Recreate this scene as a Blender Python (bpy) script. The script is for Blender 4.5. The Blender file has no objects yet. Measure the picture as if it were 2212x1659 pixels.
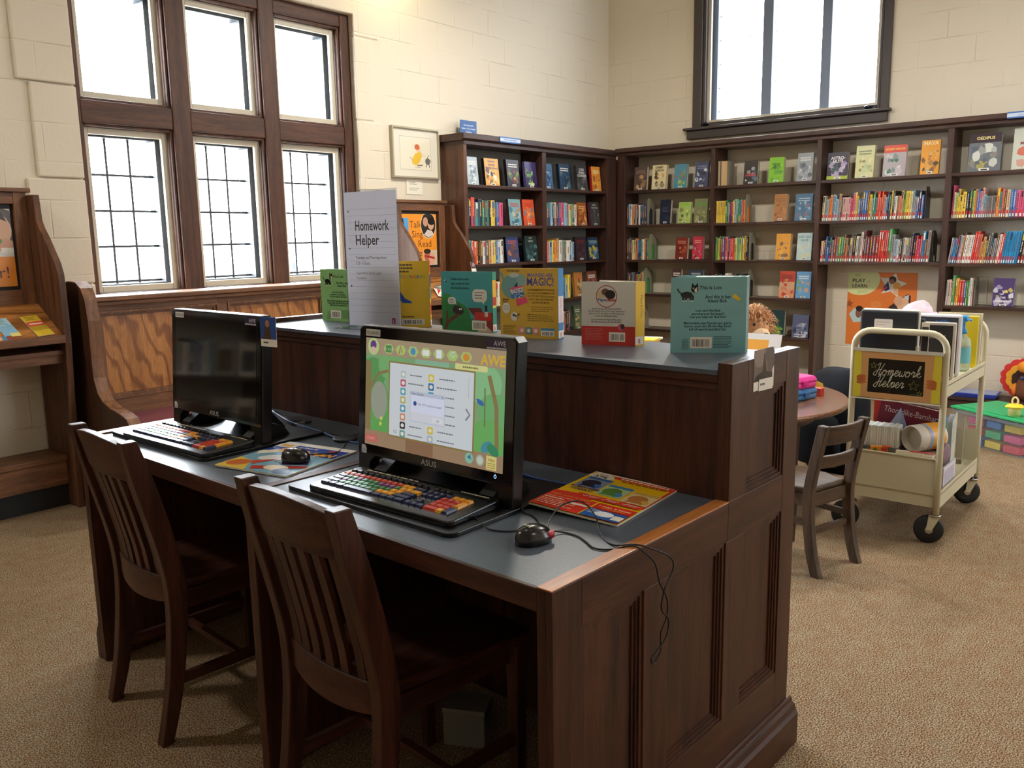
import bpy, bmesh, math, random
from mathutils import Vector, Matrix
rnd = random.Random(7)
SC = bpy.context.scene
COL = SC.collection
# ------------------------------------------------------------------ camera
PITCH, ROLL, YAW = math.radians(9.7586), math.radians(-1.00364), math.radians(39.826)
cp, sp, cy, sy = math.cos(PITCH), math.sin(PITCH), math.cos(YAW), math.sin(YAW)
cr, sr = math.cos(ROLL), math.sin(ROLL)
Fv = Vector((cp*cy, cp*sy, -sp)); Uv = Vector((sp*cy, sp*sy, cp)); Rv = Vector((sy, -cy, 0))
R2 = Rv*cr + Uv*sr; U2 = Uv*cr - Rv*sr
camd = bpy.data.cameras.new('camera'); cam = bpy.data.objects.new('camera', camd); COL.objects.link(cam)
m = Matrix((R2, U2, -Fv)).transposed().to_4x4(); m.translation = Vector((0, 0, 1.40)); cam.matrix_world = m
camd.sensor_width = 36; camd.lens = 30.03; camd.clip_start = .05; camd.clip_end = 200
SC.camera = cam
# ------------------------------------------------------------------ world and exposure
W = bpy.data.worlds.new('sky'); SC.world = W; W.use_nodes = True
# overcast sky: brightest beyond the tall window, duller beyond the bookcase wall
wn, wl = W.node_tree.nodes, W.node_tree.links; bg = wn['Background']; bg.inputs[0].default_value = (.86, .93, 1.0, 1)
SKY_N, SKY_E, SKY_S = 54.0, 4.5, 8.0
wtc = wn.new('ShaderNodeTexCoord'); wsx = wn.new('ShaderNodeSeparateXYZ'); wl.new(wtc.outputs['Generated'], wsx.inputs[0])
def wmap(out, a, b, c, d):
    q = wn.new('ShaderNodeMapRange'); q.interpolation_type = 'SMOOTHSTEP'
    for i, v in enumerate((a, b, c, d)): q.inputs[1+i].default_value = v
    wl.new(out, q.inputs[0]); return q.outputs[0]
wn_, ws_ = wmap(wsx.outputs['Y'], .15, .62, 0, SKY_N-SKY_E), wmap(wsx.outputs['Y'], -.15, -.6, 0, SKY_S-SKY_E)
ad = wn.new('ShaderNodeMath'); ad.operation = 'ADD'; wl.new(wn_, ad.inputs[0]); wl.new(ws_, ad.inputs[1])
ad2 = wn.new('ShaderNodeMath'); ad2.operation = 'ADD'; ad2.inputs[1].default_value = SKY_E; wl.new(ad.outputs[0], ad2.inputs[0]); wl.new(ad2.outputs[0], bg.inputs[1])
vs = SC.view_settings; vs.view_transform = 'Standard'; vs.look = 'None'; vs.gamma = 1; vs.exposure = 0.24; vs.use_curve_mapping = False
cy_ = SC.cycles; cy_.use_denoising = True; cy_.max_bounces = 10; cy_.diffuse_bounces = 4; cy_.glossy_bounces = 4
cy_.transparent_max_bounces = 16; cy_.transmission_bounces = 6; cy_.caustics_reflective = False; cy_.caustics_refractive = False
cy_.sample_clamp_indirect = 6
YA, XB, YF, XF = 4.98, 7.572, 4.72, 7.312          # wall planes and bookcase faces
CEIL = 4.4
LAMP_W = (1.0, .945, .85)
# ------------------------------------------------------------------ materials
MATS = {}
def lin(c):
    if isinstance(c, str):
        c = [int(c[i:i+2], 16)/255 for i in (0, 2, 4)]
    return tuple((x/12.92 if x <= .04045 else ((x+.055)/1.055)**2.4) for x in c[:3])
def new_mat(name):
    m = bpy.data.materials.new(name); m.use_nodes = True
    return m, m.node_tree.nodes, m.node_tree.links, m.node_tree.nodes['Principled BSDF']
def paint(c, rough=.5, metal=0.0, spec=.5, coat=0.0):
    k = ('p', c, rough, metal, spec, coat)
    if k not in MATS:
        m, n, l, b = new_mat('paint_%s' % c)
        b.inputs['Base Color'].default_value = (*lin(c), 1); b.inputs['Roughness'].default_value = rough
        b.inputs['Metallic'].default_value = metal; b.inputs['Specular IOR Level'].default_value = spec
        b.inputs['Coat Weight'].default_value = coat; b.inputs['Coat Roughness'].default_value = .1
        MATS[k] = m
    return MATS[k]
def glow(c, s):
    k = ('g', c, s)
    if k not in MATS:
        m, n, l, b = new_mat('glow_%s' % c)
        b.inputs['Base Color'].default_value = (.02, .02, .02, 1); b.inputs['Roughness'].default_value = .25
        b.inputs['Emission Color'].default_value = (*lin(c), 1); b.inputs['Emission Strength'].default_value = s
        MATS[k] = m
    return MATS[k]
def sheet(c, t=.5):
    k = ('s', c, t)
    if k not in MATS:
        m = bpy.data.materials.new('thin_paper'); m.use_nodes = True; n = m.node_tree.nodes; l = m.node_tree.links; n.clear()
        o = n.new('ShaderNodeOutputMaterial'); d = n.new('ShaderNodeBsdfDiffuse'); tr = n.new('ShaderNodeBsdfTranslucent'); mx = n.new('ShaderNodeMixShader'); mx.inputs[0].default_value = t
        for q in (d, tr): q.inputs[0].default_value = (*lin(c), 1)
        l.new(d.outputs[0], mx.inputs[1]); l.new(tr.outputs[0], mx.inputs[2]); l.new(mx.outputs[0], o.inputs[0]); MATS[k] = m
    return MATS[k]
def clear(tint='FFFFFF', gloss=.08, rough=.02, mix=None):
    k = ('c', tint, gloss, rough, mix)
    if k not in MATS:
        m = bpy.data.materials.new('clear_%s' % tint); m.use_nodes = True; n = m.node_tree.nodes; l = m.node_tree.links
        n.clear(); o = n.new('ShaderNodeOutputMaterial'); t = n.new('ShaderNodeBsdfTransparent'); g = n.new('ShaderNodeBsdfGlossy'); mx = n.new('ShaderNodeMixShader')
        t.inputs[0].default_value = (*lin(tint), 1); g.inputs['Roughness'].default_value = rough
        lw = n.new('ShaderNodeLayerWeight'); pw = n.new('ShaderNodeMath'); pw.operation = 'POWER'; pw.inputs[1].default_value = 5; l.new(lw.outputs['Facing'], pw.inputs[0]); lw.inputs[0].default_value = .5
        fr = n.new('ShaderNodeMath'); fr.operation = 'MULTIPLY_ADD'; fr.inputs[1].default_value = .9; fr.inputs[2].default_value = .035; l.new(pw.outputs[0], fr.inputs[0])
        l.new(fr.outputs[0], mx.inputs[0]); l.new(t.outputs[0], mx.inputs[1]); l.new(g.outputs[0], mx.inputs[2])
        last = mx
        if mix:
            d = n.new('ShaderNodeBsdfDiffuse'); d.inputs[0].default_value = (*lin(mix[0]), 1); m2 = n.new('ShaderNodeMixShader'); m2.inputs[0].default_value = mix[1]
            l.new(mx.outputs[0], m2.inputs[1]); l.new(d.outputs[0], m2.inputs[2]); last = m2
        l.new(last.outputs[0], o.inputs[0]); MATS[k] = m
    return MATS[k]
def wood(name, c1, c2, axis='z', rough=.38, sc=1.0, bump=.12, coat=.25, fig=0.0, spec=.4):
    k = ('w', name, axis)
    if k in MATS: return MATS[k]
    m, n, l, b = new_mat('%s_wood_%s' % (name, axis))
    tc = n.new('ShaderNodeTexCoord'); mp = n.new('ShaderNodeMapping')
    s = {'x': (1, 13, 13), 'y': (13, 1, 13), 'z': (13, 13, 1)}[axis]
    mp.inputs['Scale'].default_value = tuple(v*sc for v in s); l.new(tc.outputs['Object'], mp.inputs[0])
    n1 = n.new('ShaderNodeTexNoise'); n1.inputs['Scale'].default_value = 2.2; n1.inputs['Detail'].default_value = 6; n1.inputs['Distortion'].default_value = .5
    n2 = n.new('ShaderNodeTexNoise'); n2.inputs['Scale'].default_value = 16; n2.inputs['Detail'].default_value = 3
    l.new(mp.outputs[0], n1.inputs[0]); l.new(mp.outputs[0], n2.inputs[0])
    cr_ = n.new('ShaderNodeValToRGB'); cr_.color_ramp.elements[0].position = .33; cr_.color_ramp.elements[1].position = .68
    cr_.color_ramp.elements[0].color = (*lin(c1), 1); cr_.color_ramp.elements[1].color = (*lin(c2), 1)
    l.new(n1.outputs[0], cr_.inputs[0])
    mx = n.new('ShaderNodeMix'); mx.data_type = 'RGBA'; mx.blend_type = 'MULTIPLY'; mx.inputs[0].default_value = .45
    c2r = n.new('ShaderNodeValToRGB'); c2r.color_ramp.elements[0].position = .36; c2r.color_ramp.elements[1].position = .56
    c2r.color_ramp.elements[0].color = (.35, .3, .27, 1); l.new(n2.outputs[0], c2r.inputs[0])
    l.new(cr_.outputs[0], mx.inputs[6]); l.new(c2r.outputs[0], mx.inputs[7])
    out = mx.outputs[2]
    if fig:
        mp2 = n.new('ShaderNodeMapping'); s2 = {'x': (.8, 4, 4), 'y': (4, .8, 4), 'z': (4.6, 4.6, 1.7)}[axis]; mp2.inputs['Scale'].default_value = s2
        l.new(tc.outputs['Object'], mp2.inputs[0]); wv = n.new('ShaderNodeTexWave'); wv.wave_type = 'BANDS'; wv.bands_direction = 'DIAGONAL' if axis == 'z' else 'Z'
        wv.inputs['Scale'].default_value = 1.5; wv.inputs['Distortion'].default_value = 7; wv.inputs['Detail'].default_value = 2; wv.inputs['Detail Scale'].default_value = 1.2
        l.new(mp2.outputs[0], wv.inputs[0]); wr = n.new('ShaderNodeValToRGB'); wr.color_ramp.elements[0].position = .05; wr.color_ramp.elements[1].position = .4
        wr.color_ramp.elements[0].color = (.42, .34, .28, 1); l.new(wv.outputs[0], wr.inputs[0])
        m3 = n.new('ShaderNodeMix'); m3.data_type = 'RGBA'; m3.blend_type = 'MULTIPLY'; m3.inputs[0].default_value = fig
        l.new(out, m3.inputs[6]); l.new(wr.outputs[0], m3.inputs[7]); out = m3.outputs[2]
    l.new(out, b.inputs['Base Color']); b.inputs['Specular IOR Level'].default_value = spec
    bp = n.new('ShaderNodeBump'); bp.inputs['Strength'].default_value = bump; bp.inputs['Distance'].default_value = .002; l.new(n2.outputs[0], bp.inputs['Height']); l.new(bp.outputs[0], b.inputs['Normal'])
    b.inputs['Roughness'].default_value = rough; b.inputs['Coat Weight'].default_value = coat; b.inputs['Coat Roughness'].default_value = .25
    MATS[k] = m; return m
def dark(a='z'): return wood('walnut', '331C14', '522F21', a, .42, coat=.08, spec=.3)          # desk and chairs
def shelfw(a='z'): return wood('shelf', '33201A', '4E3228', a, .45)        # bookcases
def oak(a='z'): return wood('oak', '62402A', '8C6040', a, .5, coat=0)     # bench frame, cabinets
def oakfig(a='z'): return wood('figured', 'A46A36', 'BE8246', a, .42, coat=.15, fig=.8)
def winw(a='z'): return wood('window', '40261A', '603B29', a, .55, coat=0)
def carpet_mat():
    m, n, l, b = new_mat('carpet'); tc = n.new('ShaderNodeTexCoord')
    n1 = n.new('ShaderNodeTexNoise'); n1.inputs['Scale'].default_value = 225; n1.inputs['Detail'].default_value = 2
    n2 = n.new('ShaderNodeTexNoise'); n2.inputs['Scale'].default_value = 16; n2.inputs['Detail'].default_value = 5
    for q in (n1, n2): l.new(tc.outputs['Object'], q.inputs[0])
    r = n.new('ShaderNodeValToRGB'); e = r.color_ramp.elements; e[0].position = .38; e[0].color = (*lin('4C4032'), 1); e[1].position = .62; e[1].color = (*lin('B29E82'), 1)
    x = e.new(.5); x.color = (*lin('827058'), 1)
    l.new(n1.outputs[0], r.inputs[0])
    r2 = n.new('ShaderNodeValToRGB'); r2.color_ramp.elements[0].position = .35; r2.color_ramp.elements[0].color = (.92, .80, .74, 1); r2.color_ramp.elements[1].position = .65
    l.new(n2.outputs[0], r2.inputs[0]); mx = n.new('ShaderNodeMix'); mx.data_type = 'RGBA'; mx.blend_type = 'MULTIPLY'; mx.inputs[0].default_value = 1
    l.new(r.outputs[0], mx.inputs[6]); l.new(r2.outputs[0], mx.inputs[7]); l.new(mx.outputs[2], b.inputs['Base Color'])
    bp = n.new('ShaderNodeBump'); bp.inputs['Strength'].default_value = .6; bp.inputs['Distance'].default_value = .0028; l.new(n1.outputs[0], bp.inputs['Height']); l.new(bp.outputs[0], b.inputs['Normal'])
    b.inputs['Roughness'].default_value = .95; b.inputs['Specular IOR Level'].default_value = .1; return m
def block_mat(axis):
    m, n, l, b = new_mat('painted_block_' + axis); tc = n.new('ShaderNodeTexCoord'); sx = n.new('ShaderNodeSeparateXYZ'); cx = n.new('ShaderNodeCombineXYZ')
    l.new(tc.outputs['Object'], sx.inputs[0]); l.new(sx.outputs[axis], cx.inputs[0]); l.new(sx.outputs['Z'], cx.inputs[1])
    br = n.new('ShaderNodeTexBrick'); br.inputs['Scale'].default_value = 1; br.inputs['Brick Width'].default_value = .41; br.inputs['Row Height'].default_value = .205
    br.inputs['Mortar Size'].default_value = .006; br.inputs['Mortar Smooth'].default_value = 1.0; l.new(cx.outputs[0], br.inputs[0])
    no = n.new('ShaderNodeTexNoise'); no.inputs['Scale'].default_value = 45; no.inputs['Detail'].default_value = 4; l.new(tc.outputs['Object'], no.inputs[0])
    n3 = n.new('ShaderNodeTexNoise'); n3.inputs['Scale'].default_value = 3; l.new(tc.outputs['Object'], n3.inputs[0])
    # joints fade in and out under the thick paint
    mm = n.new('ShaderNodeMath'); mm.operation = 'MULTIPLY'; l.new(br.outputs['Fac'], mm.inputs[0]); mr = n.new('ShaderNodeMapRange'); mr.inputs[1].default_value = .4; mr.inputs[2].default_value = .65
    l.new(n3.outputs[0], mr.inputs[0]); l.new(mr.outputs[0], mm.inputs[1])
    a = n.new('ShaderNodeMath'); a.operation = 'MULTIPLY_ADD'; a.inputs[1].default_value = .12; l.new(no.outputs[0], a.inputs[0])
    s = n.new('ShaderNodeMath'); s.operation = 'MULTIPLY'; s.inputs[1].default_value = -.42; l.new(mm.outputs[0], s.inputs[0]); l.new(s.outputs[0], a.inputs[2])
    bp = n.new('ShaderNodeBump'); bp.inputs['Strength'].default_value = .7; bp.inputs['Distance'].default_value = .012; l.new(a.outputs[0], bp.inputs['Height']); l.new(bp.outputs[0], b.inputs['Normal'])
    b.inputs['Base Color'].default_value = (*lin('DDD3C0'), 1); b.inputs['Roughness'].default_value = .5; b.inputs['Specular IOR Level'].default_value = .35; return m
# ------------------------------------------------------------------ mesh builder
class MB:
    def __init__(s): s.bm = bmesh.new(); s.mats = []
    def mi(s, m):
        if m not in s.mats: s.mats.append(m)
        return s.mats.index(m)
    def face(s, pts, m, sm=False):
        f = s.bm.faces.new([s.bm.verts.new(p) for p in pts]); f.material_index = s.mi(m); f.smooth = sm; return f
    def hexa(s, b, t, m):
        vb = [s.bm.verts.new(p) for p in b]; vt = [s.bm.verts.new(p) for p in t]; k = s.mi(m); n = len(b)
        fs = [s.bm.faces.new(vb[::-1]), s.bm.faces.new(vt)] + [s.bm.faces.new((vb[i], vb[(i+1) % n], vt[(i+1) % n], vt[i])) for i in range(n)]
        for f in fs: f.material_index = k
        return fs
    def box(s, x0, x1, y0, y1, z0, z1, m):
        return s.hexa([(x0, y0, z0), (x1, y0, z0), (x1, y1, z0), (x0, y1, z0)], [(x0, y0, z1), (x1, y0, z1), (x1, y1, z1), (x0, y1, z1)], m)
    def prism(s, pts, axis, a, b, m):
        if axis == 'x': f = lambda p, v: (v, p[0], p[1])
        elif axis == 'y': f = lambda p, v: (p[0], v, p[1])
        else: f = lambda p, v: (p[0], p[1], v)
        return s.hexa([f(p, a) for p in pts], [f(p, b) for p in pts], m)
    def tube(s, pts, r, m, seg=8, closed=False, caps=True):
        pts = [Vector(p) for p in pts]; rs = r if isinstance(r, (list, tuple)) else [r]*len(pts); rings = []; n = len(pts); prev = None
        for i, p in enumerate(pts):
            t = (pts[(i+1) % n] - pts[i-1]) if closed else (pts[min(i+1, n-1)] - pts[max(i-1, 0)])
            t.normalize()
            if prev is None:
                a = Vector((0, 0, 1)) if abs(t.z) < .9 else Vector((1, 0, 0)); u = t.cross(a).normalized()
            else: u = (prev - t*prev.dot(t)).normalized()
            prev = u; v = t.cross(u)
            rings.append([s.bm.verts.new(p + (u*math.cos(2*math.pi*k/seg) + v*math.sin(2*math.pi*k/seg))*rs[i]) for k in range(seg)])
        k = s.mi(m)
        for i in range(n if closed else n-1):
            A, B = rings[i], rings[(i+1) % n]
            for j in range(seg):
                f = s.bm.faces.new((A[j], A[(j+1) % seg], B[(j+1) % seg], B[j])); f.material_index = k; f.smooth = True
        if caps and not closed:
            for rr in (rings[0][::-1], rings[-1]): s.bm.faces.new(rr).material_index = k
    def cyl(s, p0, p1, r, m, seg=16, r2=None): s.tube([p0, p1], [r, r if r2 is None else r2], m, seg)
    def lathe(s, c, prof, m, seg=24, axis='z', capb=True, capt=True):
        rings = []
        for r, h in prof:
            ring = []
            for k in range(seg):
                a = 2*math.pi*k/seg; x, y = r*math.cos(a), r*math.sin(a)
                p = {'z': (x, y, h), 'x': (h, x, y), 'y': (y, h, x)}[axis]; ring.append(s.bm.verts.new((c[0]+p[0], c[1]+p[1], c[2]+p[2])))
            rings.append(ring)
        k = s.mi(m)
        for A, B in zip(rings, rings[1:]):
            for j in range(seg):
                f = s.bm.faces.new((A[j], A[(j+1) % seg], B[(j+1) % seg], B[j])); f.material_index = k; f.smooth = True
        if capb: s.bm.faces.new(rings[0][::-1]).material_index = k
        if capt: s.bm.faces.new(rings[-1]).material_index = k
    def ball(s, c, r, m, seg=16, rot=None):
        r = (r, r, r) if not isinstance(r, (tuple, list)) else r; k = s.mi(m)
        M = Matrix.Translation(c) @ (rot.to_4x4() if rot else Matrix()) @ Matrix.Diagonal((*r, 1))
        g = bmesh.ops.create_uvsphere(s.bm, u_segments=seg, v_segments=max(6, seg//2), radius=1, matrix=M)
        for f in {f for v in g['verts'] for f in v.link_faces}: f.material_index = k; f.smooth = True
    def loft(s, secs, m, sm=True, cap=True):
        R = [[s.bm.verts.new(p) for p in q] for q in secs]; k = s.mi(m); n = len(R[0])
        for A, B in zip(R, R[1:]):
            for j in range(n):
                f = s.bm.faces.new((A[j], A[(j+1) % n], B[(j+1) % n], B[j])); f.material_index = k; f.smooth = sm
        if cap: s.bm.faces.new(R[0][::-1]).material_index = k; s.bm.faces.new(R[-1]).material_index = k
    def build(s, name, parent=None, bevel=0, seg=2, loc=None, rotz=0, **props):
        bmesh.ops.recalc_face_normals(s.bm, faces=[f for f in s.bm.faces if not f.tag])
        me = bpy.data.meshes.new(name); s.bm.to_mesh(me); s.bm.free()
        for m in s.mats: me.materials.append(m)
        o = bpy.data.objects.new(name, me); COL.objects.link(o)
        if parent: o.parent = parent
        if loc: o.location = loc
        if rotz: o.rotation_euler = (0, 0, rotz)
        if bevel:
            bv = o.modifiers.new('Bevel', 'BEVEL'); bv.width = bevel; bv.segments = seg; bv.limit_method = 'ANGLE'; bv.angle_limit = math.radians(50)
        for k, v in props.items(): o[k] = v
        return o
def thing(name, label, cat, loc=(0, 0, 0), rotz=0, group=None):
    o = bpy.data.objects.new(name, None); COL.objects.link(o); o.empty_display_size = .1
    o.location = loc; o.rotation_euler = (0, 0, rotz); o['label'] = label; o['category'] = cat
    if group: o['group'] = group
    return o
def tag(o, label, cat, group=None):
    o['label'] = label; o['category'] = cat
    if group: o['group'] = group
    return o
def struct(o): o['kind'] = 'structure'; return o
# ------------------------------------------------------------------ flat printed artwork (covers, posters, screens)
TXT = {}
def text_geo(t, shear=0, bold=0):
    k = (t, shear, bold)
    if k not in TXT:
        c = bpy.data.curves.new('lettering', 'FONT'); c.body = t; c.size = 1; c.resolution_u = 2; c.shear = shear; c.offset = bold
        o = bpy.data.objects.new('lettering', c); me = bpy.data.meshes.new_from_object(o)
        TXT[k] = ([(v.co.x, v.co.y) for v in me.vertices], [tuple(p.vertices) for p in me.polygons])
        bpy.data.objects.remove(o); bpy.data.curves.remove(c); bpy.data.meshes.remove(me)
    return TXT[k]
class Art:
    """Printed shapes on a sheet, u to the reader's right and v up, metres or any unit scaled on emit."""
    def __init__(s, rough=.4, emit=None): s.L = []; s.rough = rough; s.emit = emit
    def mat(s, c): return glow(c, s.emit) if s.emit else paint(c, s.rough)
    def poly(s, pts, c): s.L.append(([tuple(p) for p in pts], [tuple(range(len(pts)))], s.mat(c))); return s
    def rect(s, x0, y0, x1, y1, c): return s.poly([(x0, y0), (x1, y0), (x1, y1), (x0, y1)], c)
    def rrect(s, x0, y0, x1, y1, r, c):
        p = []
        for cx, cy_, a0 in ((x1-r, y1-r, 0), (x0+r, y1-r, 90), (x0+r, y0+r, 180), (x1-r, y0+r, 270)):
            p += [(cx+r*math.cos(math.radians(a0+i*22.5)), cy_+r*math.sin(math.radians(a0+i*22.5))) for i in range(5)]
        return s.poly(p, c)
    def ell(s, cx, cy_, rx, ry, c, n=20, rot=0):
        q = math.radians(rot); P = []
        for i in range(n):
            a = 2*math.pi*i/n; x, y = rx*math.cos(a), ry*math.sin(a); P.append((cx+x*math.cos(q)-y*math.sin(q), cy_+x*math.sin(q)+y*math.cos(q)))
        return s.poly(P, c)
    def line(s, pts, w, c):
        V = []; F = []
        for i, p in enumerate(pts):
            a = pts[max(i-1, 0)]; b = pts[min(i+1, len(pts)-1)]; dx, dy = b[0]-a[0], b[1]-a[1]; d = math.hypot(dx, dy) or 1
            V += [(p[0]-dy/d*w/2, p[1]+dx/d*w/2), (p[0]+dy/d*w/2, p[1]-dx/d*w/2)]
            if i: F.append((2*i-2, 2*i-1, 2*i+1, 2*i))
        s.L.append((V, F, s.mat(c))); return s
    def ring(s, cx, cy_, r, w, c, n=28): return s.line([(cx+r*math.cos(2*math.pi*i/n), cy_+r*math.sin(2*math.pi*i/n)) for i in range(n+1)], w, c)
    def star(s, cx, cy_, r, c, inner=.42, rot=0, outline=0):
        P = [(cx+(r if i % 2 == 0 else r*inner)*math.sin(math.radians(36*i+rot)), cy_+(r if i % 2 == 0 else r*inner)*math.cos(math.radians(36*i+rot))) for i in range(10)]
        return s.line(P+[P[0], P[1]], outline, c) if outline else s.poly(P, c)
    def text(s, t, x, y, size, c, align='l', shear=0, bold=0, fit=None, rot=0, sx=1):
        V, F = text_geo(t, shear, bold)
        if not V: return s
        w = max(v[0] for v in V); k = size*sx
        if fit: k = min(k, fit/w) if fit > 0 else -fit/w
        ox = {'l': 0, 'c': -w*k/2, 'r': -w*k}[align]; q = math.radians(rot); P = []
        for a, b in V:
            a, b = ox+a*k, b*size; P.append((x+a*math.cos(q)-b*math.sin(q), y+a*math.sin(q)+b*math.cos(q)))
        s.L.append((P, F, s.mat(c))); return s
    def lines(s, x0, y, w, n, dy, th, c, seed=1, ragged=.3, align='l'):
        r = random.Random(seed); V = []; F = []
        for i in range(n):
            ww = w*(1-ragged*r.random()); x = x0 if align == 'l' else x0+(w-ww)/2; e = x+ww
            while x < e-w*.02:
                g = min(w*(.05+.1*r.random()), e-x); k = len(V); V += [(x, y-i*dy), (x+g, y-i*dy), (x+g, y-i*dy+th), (x, y-i*dy+th)]; F.append((k, k+1, k+2, k+3)); x += g+w*.022
        s.L.append((V, F, s.mat(c))); return s
    def barcode(s, x0, y0, w, h, seed=1, bgc='E8E4DA'):
        s.rect(x0, y0, x0+w, y0+h, bgc); r = random.Random(seed); V = []; F = []; x = x0+w*.1
        while x < x0+w*.9:
            g = w*(.008+.022*r.random())
            if not x0+w*.62 < x < x0+w*.67:
                k = len(V); V += [(x, y0+h*.15), (x+g, y0+h*.15), (x+g, y0+h*.8), (x, y0+h*.8)]; F.append((k, k+1, k+2, k+3))
            x += g+w*(.01+.018*r.random())
        s.L.append((V, F, s.mat('1C1A1A'))); return s
    def emit_to(s, mb, o, u, v, step=2e-5, base=1.5e-4, clip=None):
        o, u, v = Vector(o), Vector(u), Vector(v); nrm = u.cross(v).normalized(); d = base
        for V, F, mt in s.L:
            if clip: V = [(min(max(a, clip[0]), clip[2]), min(max(b, clip[1]), clip[3])) for a, b in V]
            vs_ = [mb.bm.verts.new(o+u*a+v*b+nrm*d) for a, b in V]; k = mb.mi(mt)
            for f in F:
                try:
                    g = mb.bm.faces.new([vs_[i] for i in f]); g.material_index = k; g.tag = True
                except ValueError: pass
            d += step
def smooth_path(P, n=6):
    P = [Vector(p) for p in P]; out = []
    for i in range(len(P)-1):
        a, b, c, d = P[max(i-1, 0)], P[i], P[i+1], P[min(i+2, len(P)-1)]
        for k in range(n):
            t = k/n; out.append(.5*((2*b)+(c-a)*t+(2*a-5*b+4*c-d)*t*t+(3*b-a-3*c+d)*t**3))
    out.append(P[-1]); return out
# ================================================================== lamps of the room and an added one
def pendant(x, y, z, watts, label):
    t = thing('pendant_lamp', label, 'ceiling lamp', (x, y, z), group='hanging lamps of the reading room')
    mb = MB(); mb.lathe((0, 0, 0), [(.06, .16), (.13, .13), (.20, .04), (.22, 0), (.205, 0), (.19, .035), (.12, .12), (.05, .148)], paint('D8D2C2', .4), 28, capb=False, capt=False); mb.build('lamp_shade', t)
    mb = MB(); mb.cyl((0, 0, .15), (0, 0, CEIL-z), .008, paint('2A2320', .5), 8); mb.lathe((0, 0, 0), [(.05, CEIL-z-.03), (.06, CEIL-z)], paint('2A2320', .5), 16); mb.build('rod', t)
    mb = MB(); mb.ball((0, 0, .045), .05, glow('FFE8C0', 3)); mb.build('bulb', t)
    ld = bpy.data.lights.new('lamp_light', 'AREA'); ld.shape = 'DISK'; ld.size = .36; ld.energy = watts; ld.color = LAMP_W
    lo = bpy.data.objects.new('lamp_light', ld); COL.objects.link(lo); lo.parent = t; lo.location = (0, 0, -.02)
PW = 26
pendant(-.2, 4.2, 3.45, PW*1.4, 'added unseen bowl lamp brightening the wall beside the boy-poster cabinet')  # unseen lamp added to brighten the cabinet end of the window wall
pendant(1.3, 1.6, 3.45, PW*.12, 'hanging bowl lamp above the computer desk')
pendant(4.6, 1.0, 3.45, PW*2.1, 'hanging bowl lamp above the book cart')
pendant(4.6, 3.3, 3.45, PW*2.0, 'hanging bowl lamp between the desk and the room corner')
pendant(1.0, -1.6, 3.45, PW*.8, 'hanging bowl lamp at the end of the room opposite the tall window')
pendant(4.6, -1.6, 3.45, PW*.8, 'hanging bowl lamp beyond the cart at the opposite end from the tall window')
def sconce(x, z, watts):
    t = thing('wall_lamp', 'small brass wall lamp on the cream wall above the framed drawing', 'wall lamp', (x, YA, z))
    mb = MB(); mb.cyl((0, 0, 0), (0, -.02, 0), .05, paint('8A6A3A', .35, 1), 20); mb.tube([(0, -.02, 0), (0, -.10, .02), (0, -.14, .08)], .008, paint('8A6A3A', .35, 1)); mb.build('bracket', t)
    mb = MB(); mb.lathe((0, -.14, .06), [(.085, 0), (.08, .0), (.055, .14), (.06, .14)], paint('E8DCC0', .5), 20, capb=False, capt=False); mb.build('lamp_shade', t)
    ld = bpy.data.lights.new('sconce_light', 'POINT'); ld.shadow_soft_size = .05; ld.energy = watts; ld.color = (1, .80, .45)
    lo = bpy.data.objects.new('sconce_light', ld); COL.objects.link(lo); lo.parent = t; lo.location = (0, -.14, .04)
sconce(4.52, 3.42, 14)
# ================================================================== room shell
wm_x, wm_y = block_mat('X'), block_mat('Y')
mb = MB(); mb.box(-2.5, XB+.3, -3, YA+.3, -.1, 0, carpet_mat()); struct(mb.build('floor'))
mb = MB(); mb.box(-2.5, XB+.3, -3, YA+.3, CEIL, CEIL+.1, paint('E2DCCB', .8)); struct(mb.build('ceiling'))
mb = MB()
for b in ((-2.5, 2.25, 0, CEIL), (4.265, XB+.3, 0, CEIL), (2.25, 4.265, 0, 1.0), (2.25, 4.265, 2.99, CEIL)): mb.box(b[0], b[1], YA, YA+.3, b[2], b[3], wm_x)
struct(mb.build('wall_window'))
mb = MB()   # toothed stone surround of the big window, slightly proud of the wall
z = .10; i = 0
qm = wm_x
while z < 4.3:
    h = .50 if i % 2 else .58
    a = (.30, .24)[i % 2]; b_ = (.16, .23)[i % 2]
    mb.box(2.25-a, 2.254, YA-.022, YA+.05, z+.004, z+h-.004, qm); mb.box(4.261, 4.265+b_, YA-.006, YA+.05, z+.004, z+h-.004, qm); z += h; i += 1
mb.box(2.25, 4.265, YA-.010, YA+.05, 2.986, 3.20, qm)
struct(mb.build('trim_1', bevel=.008))
mb = MB()
for b in ((-3, 2.32, 0, CEIL), (3.95, YA, 0, CEIL), (2.32, 3.95, 0, 2.40), (2.32, 3.95, 3.95, CEIL)): mb.box(XB, XB+.3, b[0], b[1], b[2], b[3], wm_y)
struct(mb.build('wall_bookcase'))
mb = MB(); mb.box(-2.6, -2.5, -3, YA+.3, 0, CEIL, wm_y); struct(mb.build('wall_far_end'))
mb = MB()
for b in ((-2.5, 4.6, 0, CEIL), (7.2, XB+.3, 0, CEIL), (4.6, 7.2, 0, 1.1), (4.6, 7.2, 3.3, CEIL)): mb.box(b[0], b[1], -3.25, -3, b[2], b[3], wm_x)
struct(mb.build('wall_entrance'))
mb = MB()
for a, b in ((4.6, 4.67), (5.42, 5.5), (6.3, 6.38), (7.13, 7.2)): mb.box(a, b, -3.2, -3.1, 1.1, 3.3, winw('z'))
for a, b in ((1.1, 1.18), (2.25, 2.35), (3.22, 3.3)): mb.box(4.67, 7.13, -3.195, -3.1, a, b, winw('x'))
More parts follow.
